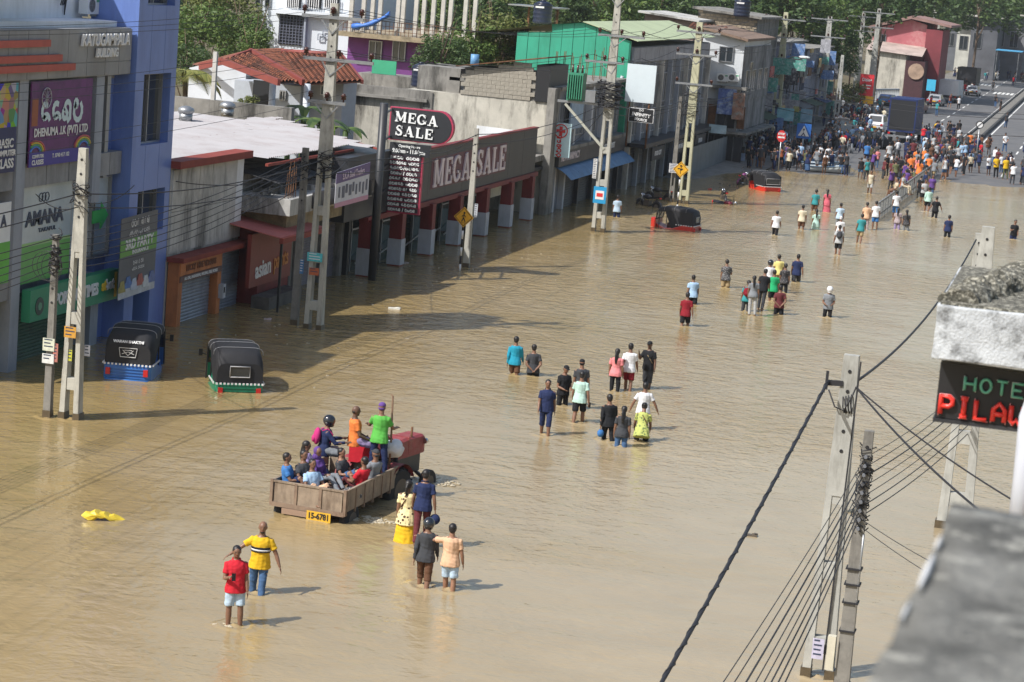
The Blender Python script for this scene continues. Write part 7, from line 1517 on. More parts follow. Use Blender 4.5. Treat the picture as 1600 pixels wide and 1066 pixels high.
put('hotel_wall', MB().box(.35, 3, 14.5, 30, -1, a1.z), M_conclit, HP)
b0 = FY(1600, 700, 11.8); put('white_drain_pipe', MB().tube([FY(1588, 850, 11.4), FY(1600, 745, 11.4), FY(1609, 655, 11.4), FY(1612, 600, 11.4) + Vector((.1, 2.5, 0))], .055, 12), M_wpaint, HP)
NS = thing('neon_sign', 'black neon sign reading HOTEL in green tubes and PILAWOOS in red tubes', 'sign', (-.3, 14.5, 10.2))
s0 = FY(1470, 566, 14.3); s1 = FY(1467, 652, 14.3); nx1 = s0.x + 1.15
tl = R(-1.2)
put('board', MB().prism([(s0.x, s1.z), (nx1, s1.z - .02), (nx1, s0.z - .02), (s0.x, s0.z)], 'y', 14.3, 14.42), M_black, NS); put('board_edge', MB().box(s0.x - .01, nx1 + .01, 14.29, 14.43, s1.z - .03, s1.z - .005), M_char, NS)
gm = mat('green_neon_tube', (.12, .42, .30), .3, var=0); rm = mat('red_neon_tube', (.75, .04, .03), .3, var=.1); wn = mat('white_neon_edge', (.6, .62, .62), .3, var=0)
def tube_letters(s, h, ox, oz, r_, gap, wdt):
    SH_ = {'H': [[(0, 0), (0, 1)], [(1, 0), (1, 1)], [(0, .5), (1, .5)]], 'O': [[(.5 + .5 * math.cos(R(a)), .5 + .5 * math.sin(R(a))) for a in range(0, 361, 30)]], 'T': [[(0, 1), (1, 1)], [(.5, 1), (.5, 0)]], 'E': [[(1, 1), (0, 1), (0, 0), (1, 0)], [(0, .5), (.8, .5)]], 'L': [[(0, 1), (0, 0), (1, 0)]],
           'P': [[(0, 0), (0, 1), (.7, 1), (1, .85), (1, .6), (.7, .45), (0, .45)]], 'I': [[(.5, 0), (.5, 1)], [(.2, 1), (.8, 1)], [(.2, 0), (.8, 0)]], 'A': [[(0, 0), (0, .65), (.5, 1), (1, .65), (1, 0)], [(0, .4), (1, .4)]], 'W': [[(0, 1), (0, .2), (.25, 0), (.5, .25), (.75, 0), (1, .2), (1, 1)]], 'S': [[(1, .9), (.7, 1), (.2, 1), (0, .75), (.3, .5), (.8, .45), (1, .25), (.8, 0), (0, .05)]]}
    mb = MB(); x = ox
    for ch in s:
        for st in SH_[ch]: mb.tube([(x + a * wdt, 14.28, oz + b_ * h - (x + a * wdt - ox) * .02) for a, b_ in st], r_, 6)
        x += wdt + gap
    return mb
lz = s0.z - .155; put('letters', tube_letters('HOTEL', .085, s0.x + .165, lz, .010, .035, .065), gm, NS); put('letters', tube_letters('HOTEL', .097, s0.x + .159, lz - .006, .0035, .023, .077), wn, NS)
lz = s0.z - .325; put('letters', tube_letters('PILAWOOS', .115, s0.x + .03, lz, .017, .038, .072), rm, NS); put('letters', tube_letters('PILAWOOS', .14, s0.x + .02, lz - .012, .004, .018, .092), mat('pink_neon_edge', (.75, .3, .3), .3, var=0), NS)
# near parapet
NP = thing('terrace_parapet', 'out of focus mossy grey terrace parapet close to the viewer with white paint flecks', 'parapet', (0, 3, 11.5))
mb = rough_box(-.185, 1.6, 1.6, 3.62, 11.2, 12.1, 30, 1, 1, .012, 6)
c0, c1 = G(1350, 1085, 12.1), G(1478, 815, 12.1)
# outer edge of the top follows the wall line
for v in mb.v:
    if v.x < .2: v.x += (c0.x + (c1.x - c0.x) * ((v.y - c0.y) / (c1.y - c0.y))) + .185
put('parapet_block', mb, mat('lichen_concrete', (.15, .148, .135), .95, var=.8, scale=7, dirt='9c9b93', dirt_amt=.85, dscale=13, lo=.54, hi=.62, bump=.6, bscale=50), NP)
mb = MB()
for y, ln, dx, w_ in ((3.13, .11, .008, .006), (3.31, .05, .006, .004), (2.9, .05, .005, .003)):
    xe = c0.x + (c1.x - c0.x) * ((y - c0.y) / (c1.y - c0.y)); sk_ = (c1.x - c0.x) / (c1.y - c0.y)
    mb.rings([[Vector((xe + dx + sk_ * ln * t_ + w_ * (1 - t_ * t_) * u, y + ln * t_, 12.108 + .003 * v_)) for u, v_ in ((-1, 0), (0, 1), (1, 0), (0, -1))] for t_ in (-1, -.6, 0, .6, 1)])
put('paint_flecks', mb, M_wtext, NP, 'stuff')
# ================================================================ PEOPLE
def remesh(mb, voxel, smooth_it=2, mats_=None, name='m'):
    me = mb.mesh('tmp'); o = bpy.data.objects.new('tmp', me); COL.objects.link(o)
    md = o.modifiers.new('r', 'REMESH'); md.mode = 'VOXEL'; md.voxel_size = voxel; md.use_smooth_shade = True
    if smooth_it: s_ = o.modifiers.new('s', 'SMOOTH'); s_.iterations = smooth_it; s_.factor = .5
    dg = bpy.context.evaluated_depsgraph_get(); r_ = bpy.data.meshes.new_from_object(o.evaluated_get(dg)); r_.name = name
    bpy.data.objects.remove(o); bpy.data.meshes.remove(me); r_.materials.clear()
    if name in ('shirt', 'trousers') and voxel < .03:           # folds in the cloth
        for v, nn_ in [(v, v.normal.copy()) for v in r_.vertices]:
            c = v.co; f_ = noise.noise(Vector((c.x * 13, c.y * 13, c.z * 5))) + .7 * noise.noise(Vector((c.x * 9 + c.z * 11, c.y * 9, c.z * 16))); v.co = c + nn_ * (.011 * f_ + .003)
    for m_ in mats_ or []: r_.materials.append(m_)
    return r_
V = Vector
def nrm(v): return Vector(v).normalized()
POSE = {  # directions in body axes (+x own right, +y forward): ua upper arm, fa forearm, th thigh, sh shin; side 0 = left(-x), 1 = right(+x)
 'stand': dict(),
 'wade': dict(th=((0, .28, -1), (0, -.22, -1)), sh=((0, .02, -1), (0, -.38, -1)), ua=((-.16, -.3, -1), (.16, .25, -1)), fa=((-.08, .05, -1), (.08, .6, -1)), lean=(0, .05)),
 'wade2': dict(th=((0, -.22, -1), (0, .3, -1)), sh=((0, -.4, -1), (0, .05, -1)), ua=((-.2, .15, -1), (.25, -.25, -1)), fa=((-.1, .45, -1), (.15, .1, -1)), lean=(0, .05)),
 'arms_out': dict(th=((0, .2, -1), (0, -.15, -1)), ua=((-.5, 0, -1), (.55, .05, -.9)), fa=((-.35, .2, -1), (.45, .2, -1))),
 'hands_behind': dict(ua=((-.25, -.35, -1), (.25, -.35, -1)), fa=((.75, -.35, -.7), (-.75, -.35, -.75)), th=((-.05, .12, -1), (.05, -.1, -1))),
 'hands_front': dict(ua=((-.2, .05, -1), (.2, .05, -1)), fa=((.45, .85, -.2), (-.45, .85, -.25)), head=(0, -.28)),
 'phone': dict(ua=((-.12, .1, -1), (.18, .25, -1)), fa=((-.05, .35, -1), (-.3, .9, .35)), head=(0, -.25)),
 'arm_round_left': dict(ua=((-1, .15, -.12), (.22, .0, -1)), fa=((-1, .25, .12), (.12, .22, -1)), th=((0, .15, -1), (0, -.12, -1))),
 'arm_round_right': dict(ua=((-.5, .05, -1), (.75, .2, -.6)), fa=((-.42, .3, -1), (.7, .35, -.5)), th=((0, .2, -1), (0, -.2, -1))),
 'bent': dict(lean=(0, .45), hz=.80, th=((-.1, .55, -.85), (.1, .5, -.85)), sh=((0, -.5, -.9), (0, -.5, -.9)), ua=((-.2, .2, -1), (.2, .2, -1)), fa=((0, .6, -.8), (0, .6, -.8)), head=(0, -.2)),
 'arm_up': dict(ua=((-.2, .1, -1), (.35, .35, -.75)), fa=((-.1, .35, -1), (-.1, .55, 1)), th=((0, .1, -1), (0, -.05, -1))),
 'point': dict(ua=((-.15, .1, -1), (.25, .95, .15)), fa=((-.05, .2, -1), (.05, 1, .25)), th=((-.05, .05, -1), (.05, -.05, -1))),
 'sit_edge': dict(hz=.45, lean=(0, -.05), th=((-.2, 1, -.12), (.2, 1, -.12)), sh=((-.05, .15, -1), (.05, .15, -1)), ua=((-.25, .3, -1), (.25, .3, -1)), fa=((.15, .85, -.4), (-.15, .85, -.4))),
 'sit_floor': dict(hz=.16, lean=(0, -.12), th=((-.25, .85, .62), (.22, .85, .7)), sh=((-.05, .45, -1), (.05, .45, -1)), ua=((-.25, .45, -.8), (.25, .45, -.8)), fa=((.2, .9, .1), (-.2, .9, .1))),
 'sit_side': dict(hz=.16, lean=(.1, 0), th=((-.5, .9, .25), (-.2, 1, .35)), sh=((.3, .6, -.5), (.2, .7, -.6)), ua=((-.4, .1, -1), (.25, .6, -.7)), fa=((-.2, .3, -1), (-.1, .9, .1)), head=(.3, -.1)),
 'stand_hold': dict(ua=((-.45, .55, -.75), (.3, .5, -.8)), fa=((-.5, .8, -.1), (.1, .95, -.05)), th=((-.12, .05, -1), (.12, -.02, -1))),
 'ride': dict(hz=.5, lean=(0, .1), th=((-.25, 1, -.05), (.25, 1, -.05)), sh=((0, .1, -1), (0, .1, -1)), ua=((-.3, .6, -.7), (.3, .6, -.7)), fa=((.1, 1, .1), (-.1, 1, .1))),
}
def skeleton(pose):
    P = POSE[pose]; hz = P.get('hz', .93); lx, ly = P.get('lean', (0, 0)); pel = V((0, 0, hz)); sp = nrm((lx, ly, 1)); N = pel + sp * .50
    fwd = nrm(V((0, 1, 0)) - sp * sp.y); rt_ = fwd.cross(sp); hy, hp = P.get('head', (0, 0)); J = dict(pel=pel, sp=sp, N=N, fwd=fwd, rt=rt_)
    ua = P.get('ua', ((-.14, .02, -1), (.14, .02, -1))); fa = P.get('fa', ((-.06, .18, -1), (.06, .18, -1))); th = P.get('th', ((-.03, .04, -1), (.05, -.04, -1))); sh = P.get('sh', th if 'th' in P else ((0, -.02, -1), (.02, -.06, -1)))
    for i, s in enumerate((-1, 1)):
        S = N - sp * .085 + rt_ * s * .172; E = S + nrm(ua[i]) * .285; Wr = E + nrm(fa[i]) * .245; H = pel + rt_ * s * .092 - sp * .02; K = H + nrm(th[i]) * .43; A = K + nrm(sh[i]) * .41
        J[i] = (S, E, Wr, H, K, A)
    hd = nrm(sp + fwd * (-hp if hp else .06)); J['hd'] = hd; J['head'] = N + sp * .055 + hd * .112 + fwd * .014; f2 = nrm(fwd + rt_ * hy); f2 = nrm(f2 - hd * f2.dot(hd)); J['hf'] = f2; J['hr'] = f2.cross(hd)
    return J
def ring(c, u, w_, a, b_, n=14): return [c + u * (a * math.cos(2 * PI * k / n)) + w_ * (b_ * math.sin(2 * PI * k / n)) for k in range(n)]
def torso(mb, J, secs, grow=0.):
    mb.rings([ring(J['pel'] + J['sp'] * t_ + J['fwd'] * off, J['rt'], J['fwd'], a + grow, b_ + grow) for t_, a, b_, off in secs])
T_SEC = [(-.09, .14, .11, -.01), (-.03, .175, .13, -.01), (.06, .168, .125, 0), (.15, .152, .115, .01), (.25, .158, .118, .012), (.35, .174, .122, .01), (.42, .170, .112, 0), (.455, .145, .095, 0), (.485, .105, .08, 0), (.515, .066, .062, 0)]
F_SEC = [(-.09, .14, .11, -.01), (-.03, .178, .132, -.015), (.06, .165, .118, 0), (.15, .132, .10, .01), (.25, .14, .108, .018), (.34, .155, .13, .03), (.42, .152, .102, 0), (.455, .13, .085, 0), (.485, .09, .072, 0), (.515, .06, .058, 0)]
def m_body(pose, sex, fingers=True):
    J = skeleton(pose); mb = MB(); torso(mb, J, F_SEC if sex == 'f' else T_SEC); hd, hf, hr, hc = J['hd'], J['hf'], J['hr'], J['head']
    mb.tube([J['N'] - J['sp'] * .04, J['N'] + J['sp'] * .05, hc - hd * .04], [.07, .06, .057], 10)
    Mh = Matrix((hr, hf, hd)).transposed(); mb.ell(hc + hd * .02, (.082, .1, .1), Mh, 16, 12); mb.ell(hc + hf * .02 - hd * .05, (.062, .07, .06), Mh, 12, 8)
    mb.ell(hc + hf * .096 - hd * .012, (.013, .02, .022), Mh, 8, 6); mb.ell(hc + hf * .074 - hd * .052, (.026, .014, .010), Mh, 8, 5); mb.ell(hc + hf * .074 + hd * .03, (.045, .014, .01), Mh, 8, 5)
    for s in (-1, 1): mb.ell(hc + hr * s * .078 - hd * .002, (.012, .022, .032), Mh, 8, 6)
    for i, s in enumerate((-1, 1)):
        S, E, Wr, H, K, A = J[i]
        mb.ell(S, (.058, .058, .058), None, 10, 8); mb.tube([S - J['rt'] * s * .02, S.lerp(E, .3), E, E.lerp(Wr, .3), Wr], [.054, .05, .04, .041, .027], 10)
        mb.tube([H + V((0, 0, .03)), H.lerp(K, .35), K, K.lerp(A, .3), A, A - V((0, 0, .05))], [.09, .084, .057, .06, .039, .038], 12)
        mb.ell(A + V((0, .07, -.065)), (.042, .115, .032), None, 10, 6)
        d = (Wr - E).normalized(); side = (J['fwd'] - d * J['fwd'].dot(d)); side = side.normalized() if side.length > .1 else J['rt']; pn = d.cross(side)
        Mp = Matrix((side, pn, d)).transposed(); mb.ell(Wr + d * .05, (.038, .017, .05), Mp, 10, 6)
        if fingers:
            for k in range(4):
                b0 = Wr + d * .085 + side * (.027 - .018 * k); L_ = (.062, .072, .068, .052)[k]; cu = pn * s * -1
                mb.tube([b0, b0 + d * L_ * .55 + cu * .006, b0 + d * L_ + cu * .024], [.0088, .0082, .007], 6)
            b0 = Wr + d * .03 + side * .03; mb.tube([b0, b0 + side * .028 + d * .025, b0 + side * .036 + d * .055], [.011, .01, .008], 6)
        else: mb.ell(Wr + d * .12, (.034, .014, .045), Mp, 8, 5)
    return mb
def m_top(pose, sex, kind):
    J = skeleton(pose); mb = MB(); sec = [list(q) for q in (F_SEC if sex == 'f' else T_SEC)]
    sec[0][0] = -.13; sec[0][1] += .055; sec[0][2] += .04; sec[1][1] += .008; sec[1][2] += .008
    if kind in ('tunic', 'dress'): sec[0][0] = -.24; sec[0][1] += .035; sec[0][2] += .035
    sec = sec[:-1]; torso(mb, J, sec, .018)
    if kind == 'vest': return mb
    for i, s in enumerate((-1, 1)):
        S, E, Wr = J[i][:3]; e = S.lerp(E, .62) if kind != 'long' else E
        pts = [S - J['rt'] * s * .05, S, S.lerp(e, .5), e]; rr = [.06, .067, .062, .064 if kind != 'long' else .05]
        if kind == 'long': pts.append(E.lerp(Wr, .93)); rr.append(.037)
        mb.tube(pts, rr, 10)
    if kind == 'polo': mb.tube([J['N'] + J['rt'] * .075 * math.cos(a) + J['fwd'] * (.07 * math.sin(a)) + J['sp'] * (.02 - .02 * math.sin(a)) for a in [k * PI / 5 for k in range(11)]], .015, 6)
    return mb
def m_bottom(pose, sex, kind):
    J = skeleton(pose); mb = MB()
    if kind in ('skirt', 'sarong', 'longdress'):
        p0 = J['pel']; foot = (J[0][5] + J[1][5]) / 2; kn = (J[0][4] + J[1][4]) / 2; w_ = .2 if kind == 'sarong' else .25
        mb.rings([ring(p0 + J['sp'] * .08, J['rt'], J['fwd'], .15, .12), ring(p0 - V((0, 0, .05)), J['rt'], J['fwd'], .195, .15), ring(kn, V((1, 0, 0)), V((0, 1, 0)), w_ - .01, .19), ring(foot + V((0, 0, .1)), V((1, 0, 0)), V((0, 1, 0)), w_ + .03, .21)])
        return mb
    torso(mb, J, [(-.11, .14, .11, -.01), (-.05, .178, .135, -.01), (.03, .165, .125, 0), (.09, .15, .112, .0)], .006)
    for i in (0, 1):
        H, K, A = J[i][3:6]
        if kind == 'shorts': mb.tube([H + V((0, 0, .04)), H.lerp(K, .4), H.lerp(K, .86)], [.098, .098, .092], 12)
        elif kind == 'rolled': mb.tube([H + V((0, 0, .04)), H.lerp(K, .4), K, K.lerp(A, .25)], [.097, .092, .075, .077], 12)
        else: mb.tube([H + V((0, 0, .04)), H.lerp(K, .4), K, K.lerp(A, .5), A], [.096, .088, .07, .062, .056], 12)
    return mb
def m_hair(pose, kind):
    J = skeleton(pose); hd, hf, hr, hc = J['hd'], J['hf'], J['hr'], J['head']; Mh = Matrix((hr, hf, hd)).transposed(); mb = MB()
    if kind == 'short': mb.ell(hc + hd * .038 - hf * .014, (.089, .1, .093), Mh, 14, 10); mb.ell(hc - hd * .012 - hf * .042, (.08, .066, .072), Mh, 12, 8)
    if kind == 'bald': mb.ell(hc - hd * .01 - hf * .045, (.078, .052, .05), Mh, 12, 8); mb.ell(hc - hd * .075 + hf * .045, (.052, .045, .038), Mh, 10, 6)
    if kind in ('long', 'pony', 'bun'):
        mb.ell(hc + hd * .035 - hf * .012, (.092, .105, .097), Mh, 14, 10); mb.ell(hc - hd * .01 - hf * .045, (.08, .065, .075), Mh, 12, 8)
        if kind == 'long': mb.tube([hc - hf * .05 + hd * .03, hc - hf * .09 - hd * .1, hc - hf * .12 - hd * .25, hc - hf * .12 - hd * .38], [.08, .085, .075, .04], 10, sy=.5)
        if kind == 'pony': mb.tube([hc - hf * .08 + hd * .03, hc - hf * .13 - hd * .04, hc - hf * .12 - hd * .17, hc - hf * .1 - hd * .26], [.03, .035, .03, .012], 8)
        if kind == 'bun': mb.ell(hc - hf * .115 + hd * .02, (.045, .04, .045), Mh, 10, 8)
    if kind == 'cap': mb.ell(hc + hd * .045 - hf * .004, (.087, .1, .082), Mh, 14, 10, z0=-.1); mb.ell(hc + hd * .045 + hf * .1, (.062, .07, .012), Mh, 12, 6); mb.ell(hc - hd * .015 - hf * .045, (.078, .056, .05), Mh, 12, 8)
    if kind == 'helmet': mb.ell(hc + hd * .022 - hf * .005, (.128, .145, .135), Mh, 16, 12); mb.ell(hc - hd * .07 + hf * .02, (.10, .115, .06), Mh, 14, 8)
    if kind == 'scarf': mb.ell(hc + hd * .02 - hf * .02, (.095, .1, .11), Mh, 14, 10); mb.ell(hc - hd * .12 - hf * .02, (.12, .1, .1), Mh, 12, 8)
    return mb
_PC = {}
def pm(kind_, fn, voxel, sm, *a):
    k = (kind_, voxel) + a
    if k not in _PC: _PC[k] = remesh(fn(*a), voxel, sm, [None], kind_); 
    return _PC[k]
M_skin = {k: mat('skin_' + k, c, .45, var=.08, scale=8, spec=.4) for k, c in (('brown', (.20, .105, .066)), ('dark', (.125, .068, .045)), ('tan', (.29, .155, .10)))}
M_hair = mat('black_hair', (.012, .010, .010), .5, var=.1, scale=20)
PAL = dict(white=(.66, .67, .69), black=(.016, .017, .02), navy=(.02, .03, .085), blue=(.05, .17, .42), lightblue=(.33, .48, .66), turquoise=(.02, .27, .40), teal=(.04, .25, .27), green=(.10, .40, .07), brightgreen=(.02, .36, .14), mint=(.42, .60, .53), red=(.52, .02, .035), darkred=(.22, .015, .025), maroon=(.12, .03, .035),
    pink=(.68, .23, .24), rose=(.55, .12, .16), orange=(.72, .20, .05), peach=(.66, .42, .27), yellow=(.68, .42, .02), paleyellow=(.66, .58, .22), lime=(.40, .46, .14), grey=(.20, .215, .235), lightgrey=(.40, .41, .42), charcoal=(.05, .053, .06), brown=(.12, .06, .035), khaki=(.33, .25, .14), beige=(.50, .43, .31), cream=(.62, .56, .42), purple=(.12, .06, .24), violet=(.30, .24, .42), magenta=(.45, .03, .16), olive=(.11, .12, .06), jeans=(.06, .12, .24), paleblue=(.42, .54, .66), sky=(.16, .40, .62), rust=(.34, .10, .04))
def cloth(n_): return mat('cloth_' + n_, PAL[n_], .85, var=.16, scale=5, spec=.2, bump=.25, bscale=14)
def pattern(name, base, spot, scale=28., thr=.28):
    if name in _M: return _M[name]
    m_ = bpy.data.materials.new(name); _M[name] = m_; m_.use_nodes = True; n = m_.node_tree.nodes; l = m_.node_tree.links; tc = n.new('ShaderNodeTexCoord'); v = n.new('ShaderNodeTexVoronoi'); v.inputs['Scale'].default_value = scale
    l.new(tc.outputs['Object'], v.inputs['Vector']); c = n.new('ShaderNodeMath'); c.operation = 'LESS_THAN'; c.inputs[1].default_value = thr; l.new(v.outputs['Distance'], c.inputs[0]); mx = n.new('ShaderNodeMix'); mx.data_type = 'RGBA'
    mx.inputs[6].default_value = base + (1,); mx.inputs[7].default_value = spot + (1,); l.new(c.outputs[0], mx.inputs[0]); l.new(mx.outputs[2], n['Principled BSDF'].inputs['Base Color']); n['Principled BSDF'].inputs['Roughness'].default_value = .9; return m_
PATS = {'dotted': lambda: pattern('print_dotted_yellow', (.70, .60, .33), (.09, .05, .03), 11, .36), 'checks': lambda: pattern('print_black_white', (.05, .05, .055), (.45, .45, .45), 26, .3), 'leafy': lambda: pattern('print_lime_leaves', (.42, .46, .13), (.12, .17, .06), 13, .34), 'floral': lambda: pattern('print_dark_floral', (.03, .03, .035), (.3, .28, .27), 22, .26), 'plaid': lambda: pattern('print_grey_rose', (.36, .3, .31), (.16, .12, .13), 24, .3)}
def cm(c): return PATS[c]() if c in PATS else cloth(c)
def use(o, m_): o.material_slots[0].link = 'OBJECT'; o.material_slots[0].material = m_
def person(px, py, ptop, lab, pose='stand', sex='m', top=('tee', 'white'), bot=('shorts', 'black'), hair='short', hc=None, skin='brown', face='away', s=None, near=0, group=None, loc=None, az=None, stripe=None, extra=()):
    """px,py where the body meets the water, ptop where the head ends; the feet go down to the flooded road"""
    vox = (.022, .016, .0125)[near]; J = skeleton(pose); H0 = J['head'].z + .12; s = s or (.95 if sex == 'f' else 1.)
    if loc is None:
        g = G(px, py); h = TOPZ(px + (py - ptop) * .05, ptop, g.y); g.z = h - H0 * s
        if g.z < -.9: s = s * .93; g.z = max(-.95, h - H0 * s)
        g.y += .08; RIP.append((g.x, g.y, .6 * s))
    else: g = V(loc)
    if az is None: az = {'away': -8, 'cam': 165, 'left': -80, 'right': 85, 'away_left': -35, 'away_right': 25, 'cam_left': -150, 'cam_right': 130}[face]
    az += rt.uniform(-9, 9); t = thing('person', lab, 'person', g, -R(az), group); t.scale = (s, s, s); t.rotation_euler.x = R(rt.uniform(-2, 3)) * (loc is None); t.rotation_euler.y = R(rt.uniform(-2.5, 2.5)) * (loc is None)
    def sub(nm, me, m_, par=None):
        o = bpy.data.objects.new(nm, me); COL.objects.link(o); o.parent = par or t; use(o, m_); return o
    b_ = sub('body', pm('body', m_body, vox, 1, pose, sex, near > 0), M_skin[skin])
    k, c = top; to = sub({'dress': 'dress', 'vest': 'vest', 'tunic': 'blouse', 'polo': 'polo_shirt', 'long': 'long_sleeved_top'}.get(k, 'shirt'), pm('shirt', m_top, vox, 2, pose, sex, k), cm(c))
    if bot: sub({'skirt': 'skirt', 'sarong': 'sarong', 'longdress': 'dress_skirt', 'shorts': 'shorts'}.get(bot[0], 'trousers'), pm('trousers', m_bottom, vox, 2, pose, sex, bot[0]), cm(bot[1]))
    sub({'cap': 'cap', 'helmet': 'helmet', 'scarf': 'headscarf'}.get(hair, 'hair'), pm('hair', m_hair, vox * .8, 1, pose, hair), (mat('helmet_shell', (.012, .015, .022), .12, var=0, spec=.9) if hair == 'helmet' and not hc else (cloth(hc) if hc else M_hair)))
    hd, hf, hr, hcn = J['hd'], J['hf'], J['hr'], J['head']
    if near or face.startswith('cam'):
        k_ = ('face', pose)
        if k_ not in _PC:
            Mh = Matrix((hr, hf, hd)).transposed()
            _PC[k_] = (MB().ell(hcn + hf * .086 + hd * .012 + hr * .03, (.013, .008, .007), Mh, 8, 5).mesh('eye', [None]), MB().ell(hcn + hf * .086 + hd * .012 - hr * .03, (.013, .008, .007), Mh, 8, 5).mesh('eye', [None]), MB().ell(hcn + hf * .086 - hd * .052, (.022, .008, .006), Mh, 8, 5).mesh('mouth', [None]), MB().ell(hcn + hf * .09 + hd * .036 + hr * .03, (.02, .006, .005), Mh, 8, 4).ell(hcn + hf * .09 + hd * .036 - hr * .03, (.02, .006, .005), Mh, 8, 4).mesh('eyebrows', [None]))
        f = _PC[k_]; sub('eye', f[0], mat('eye_dark', (.03, .02, .02), .2, var=0), b_); sub('eye', f[1], mat('eye_dark', (.03, .02, .02)), b_); sub('mouth', f[2], mat('lip', (.22, .07, .06), .5, var=0), b_); sub('eyebrows', f[3], M_hair, b_)
    sp, N, fw, rtv = J['sp'], J['N'], J['fwd'], J['rt']
    for e in extra:
        if e[0] == 'backpack':
            mb = MB().ell(N - sp * .2 - fw * .2, (.15, .09, .2), Matrix((rtv, fw, sp)).transposed(), 12, 8)
            for q in (-1, 1): mb.tube([N - sp * .05 + rtv * q * .1 - fw * .12, N + rtv * q * .11 + sp * .01, N - sp * .1 + rtv * q * .12 + fw * .13, N - sp * .3 + rtv * q * .14 + fw * .08], .016, 6)
            bg_ = thing('backpack', e[2], 'backpack', g, -R(az)); bg_.scale = t.scale; o = bpy.data.objects.new('bag_body', mb.mesh('bag_body', [cm(e[1])])); COL.objects.link(o); o.parent = bg_
            o2 = bpy.data.objects.new('pocket', MB().ell(N - sp * .26 - fw * .27, (.1, .05, .09), Matrix((rtv, fw, sp)).transposed(), 10, 6).mesh('pocket', [cm(e[1])])); COL.objects.link(o2); o2.parent = bg_
        if e[0] in ('phone_item', 'helmet_item', 'bag_item'):
            W_ = J[e[3]][2] + (J[e[3]][2] - J[e[3]][1]).normalized() * .1
            if e[0] == 'phone_item': mb = MB().obox(W_ + V((0, .02, .02)), (.075, .012, .15)); nm = 'mobile_phone'; ct = 'phone'
            elif e[0] == 'helmet_item': mb = MB().ell(W_ - V((0, 0, .12)), (.12, .14, .12), None, 14, 10); nm = 'helmet'; ct = 'helmet'
            else: mb = MB().ell(W_ - V((0, 0, .13)), (.10, .06, .11), None, 12, 8).tube([W_ - V((.1, 0, .1)), W_ + V((0, 0, .03)), W_ - V((-.1, 0, .1))], .012, 5); nm = 'hand_bag'; ct = 'bag'
            me = mb.mesh(nm, [cm(e[1])]); o = bpy.data.objects.new(nm, me); COL.objects.link(o); o.location = g; o.rotation_euler.z = -R(az); o.scale = t.scale; tag(o, e[2], ct)
        if e[0] == 'band':      # printed chest band, modelled as a thin wrap
            mb = MB(); sec = T_SEC
            for z0, z1, c_, gr in e[1]:
                m2 = MB(); torso(m2, J, [(z0, .176 + gr, .134 + gr, .012), (z1, .180 + gr, .136 + gr, .012)]); o = bpy.data.objects.new('chest_band', m2.mesh('chest_band', [cm(c_)])); COL.objects.link(o); o.parent = to
        if e[0] == 'strap':
            o = bpy.data.objects.new('bag_strap', MB().tube([N + rtv * .1 * e[2], N - sp * .15 - fw * .135, N - sp * .4 - rtv * .16 * e[2] - fw * .09], .013, 5).tube([N + rtv * .1 * e[2], N - sp * .15 + fw * .145, N - sp * .4 - rtv * .16 * e[2] + fw * .1], .013, 5).mesh('bag_strap', [cm(e[1])])); COL.objects.link(o); o.parent = to
        if e[0] == 'visor':
            o = bpy.data.objects.new('visor', MB().ell(hcn + hf * .062 + hd * .015, (.1, .085, .06), Matrix((hr, hf, hd)).transposed(), 14, 8).mesh('visor', [M_glass])); COL.objects.link(o); o.parent = t
    return t
# ---- nearest walkers
person(364, 980, 855, 'man in bright red polo shirt and pale blue shorts wading toward the viewer, looking down', 'phone', top=('polo', 'red'), bot=('shorts', 'paleblue'), face='cam', near=2, s=1., az=158, extra=(('phone_item', 'black', 'dark phone held by the man in the red polo shirt', 1),))
person(398, 929, 815, 'bald bearded man in yellow shirt with black and white chest band and blue jeans', 'arm_round_right', top=('tee', 'yellow'), bot=('trousers', 'jeans'), hair='bald', face='cam', near=2, s=1.06, az=168, extra=(('band', ((.26, .30, 'black', .014), (.225, .258, 'white', .0145), (.20, .223, 'black', .014))),))
person(630, 849, 752, 'woman in dotted cream blouse and long bright yellow skirt walking away', 'stand', 'f', ('tunic', 'dotted'), ('skirt', 'yellow'), 'pony', near=2, s=.98, az=-4, extra=(('strap', 'brown', 1),))
person(654, 858, 735, 'man in navy polo with yellow collar beside the woman in the dotted blouse', 'wade2', 'm', ('polo', 'navy'), ('trousers', 'maroon'), 'short', near=2, az=-6, extra=(('helmet_item', 'navy', 'dark helmet carried low by the man in the navy polo with yellow collar', 1),))
person(659, 918, 812, 'person in glossy black helmet and black long sleeved top, wading away', 'wade', 'm', ('long', 'charcoal'), ('rolled', 'brown'), 'helmet', near=2, s=.98, az=-6)
person(700, 923, 818, 'man in peach shirt and pale denim shorts with an arm round the helmeted person', 'arm_round_left', 'm', ('tee', 'peach'), ('shorts', 'paleblue'), 'short', near=2, s=.98, az=-4, skin='tan')
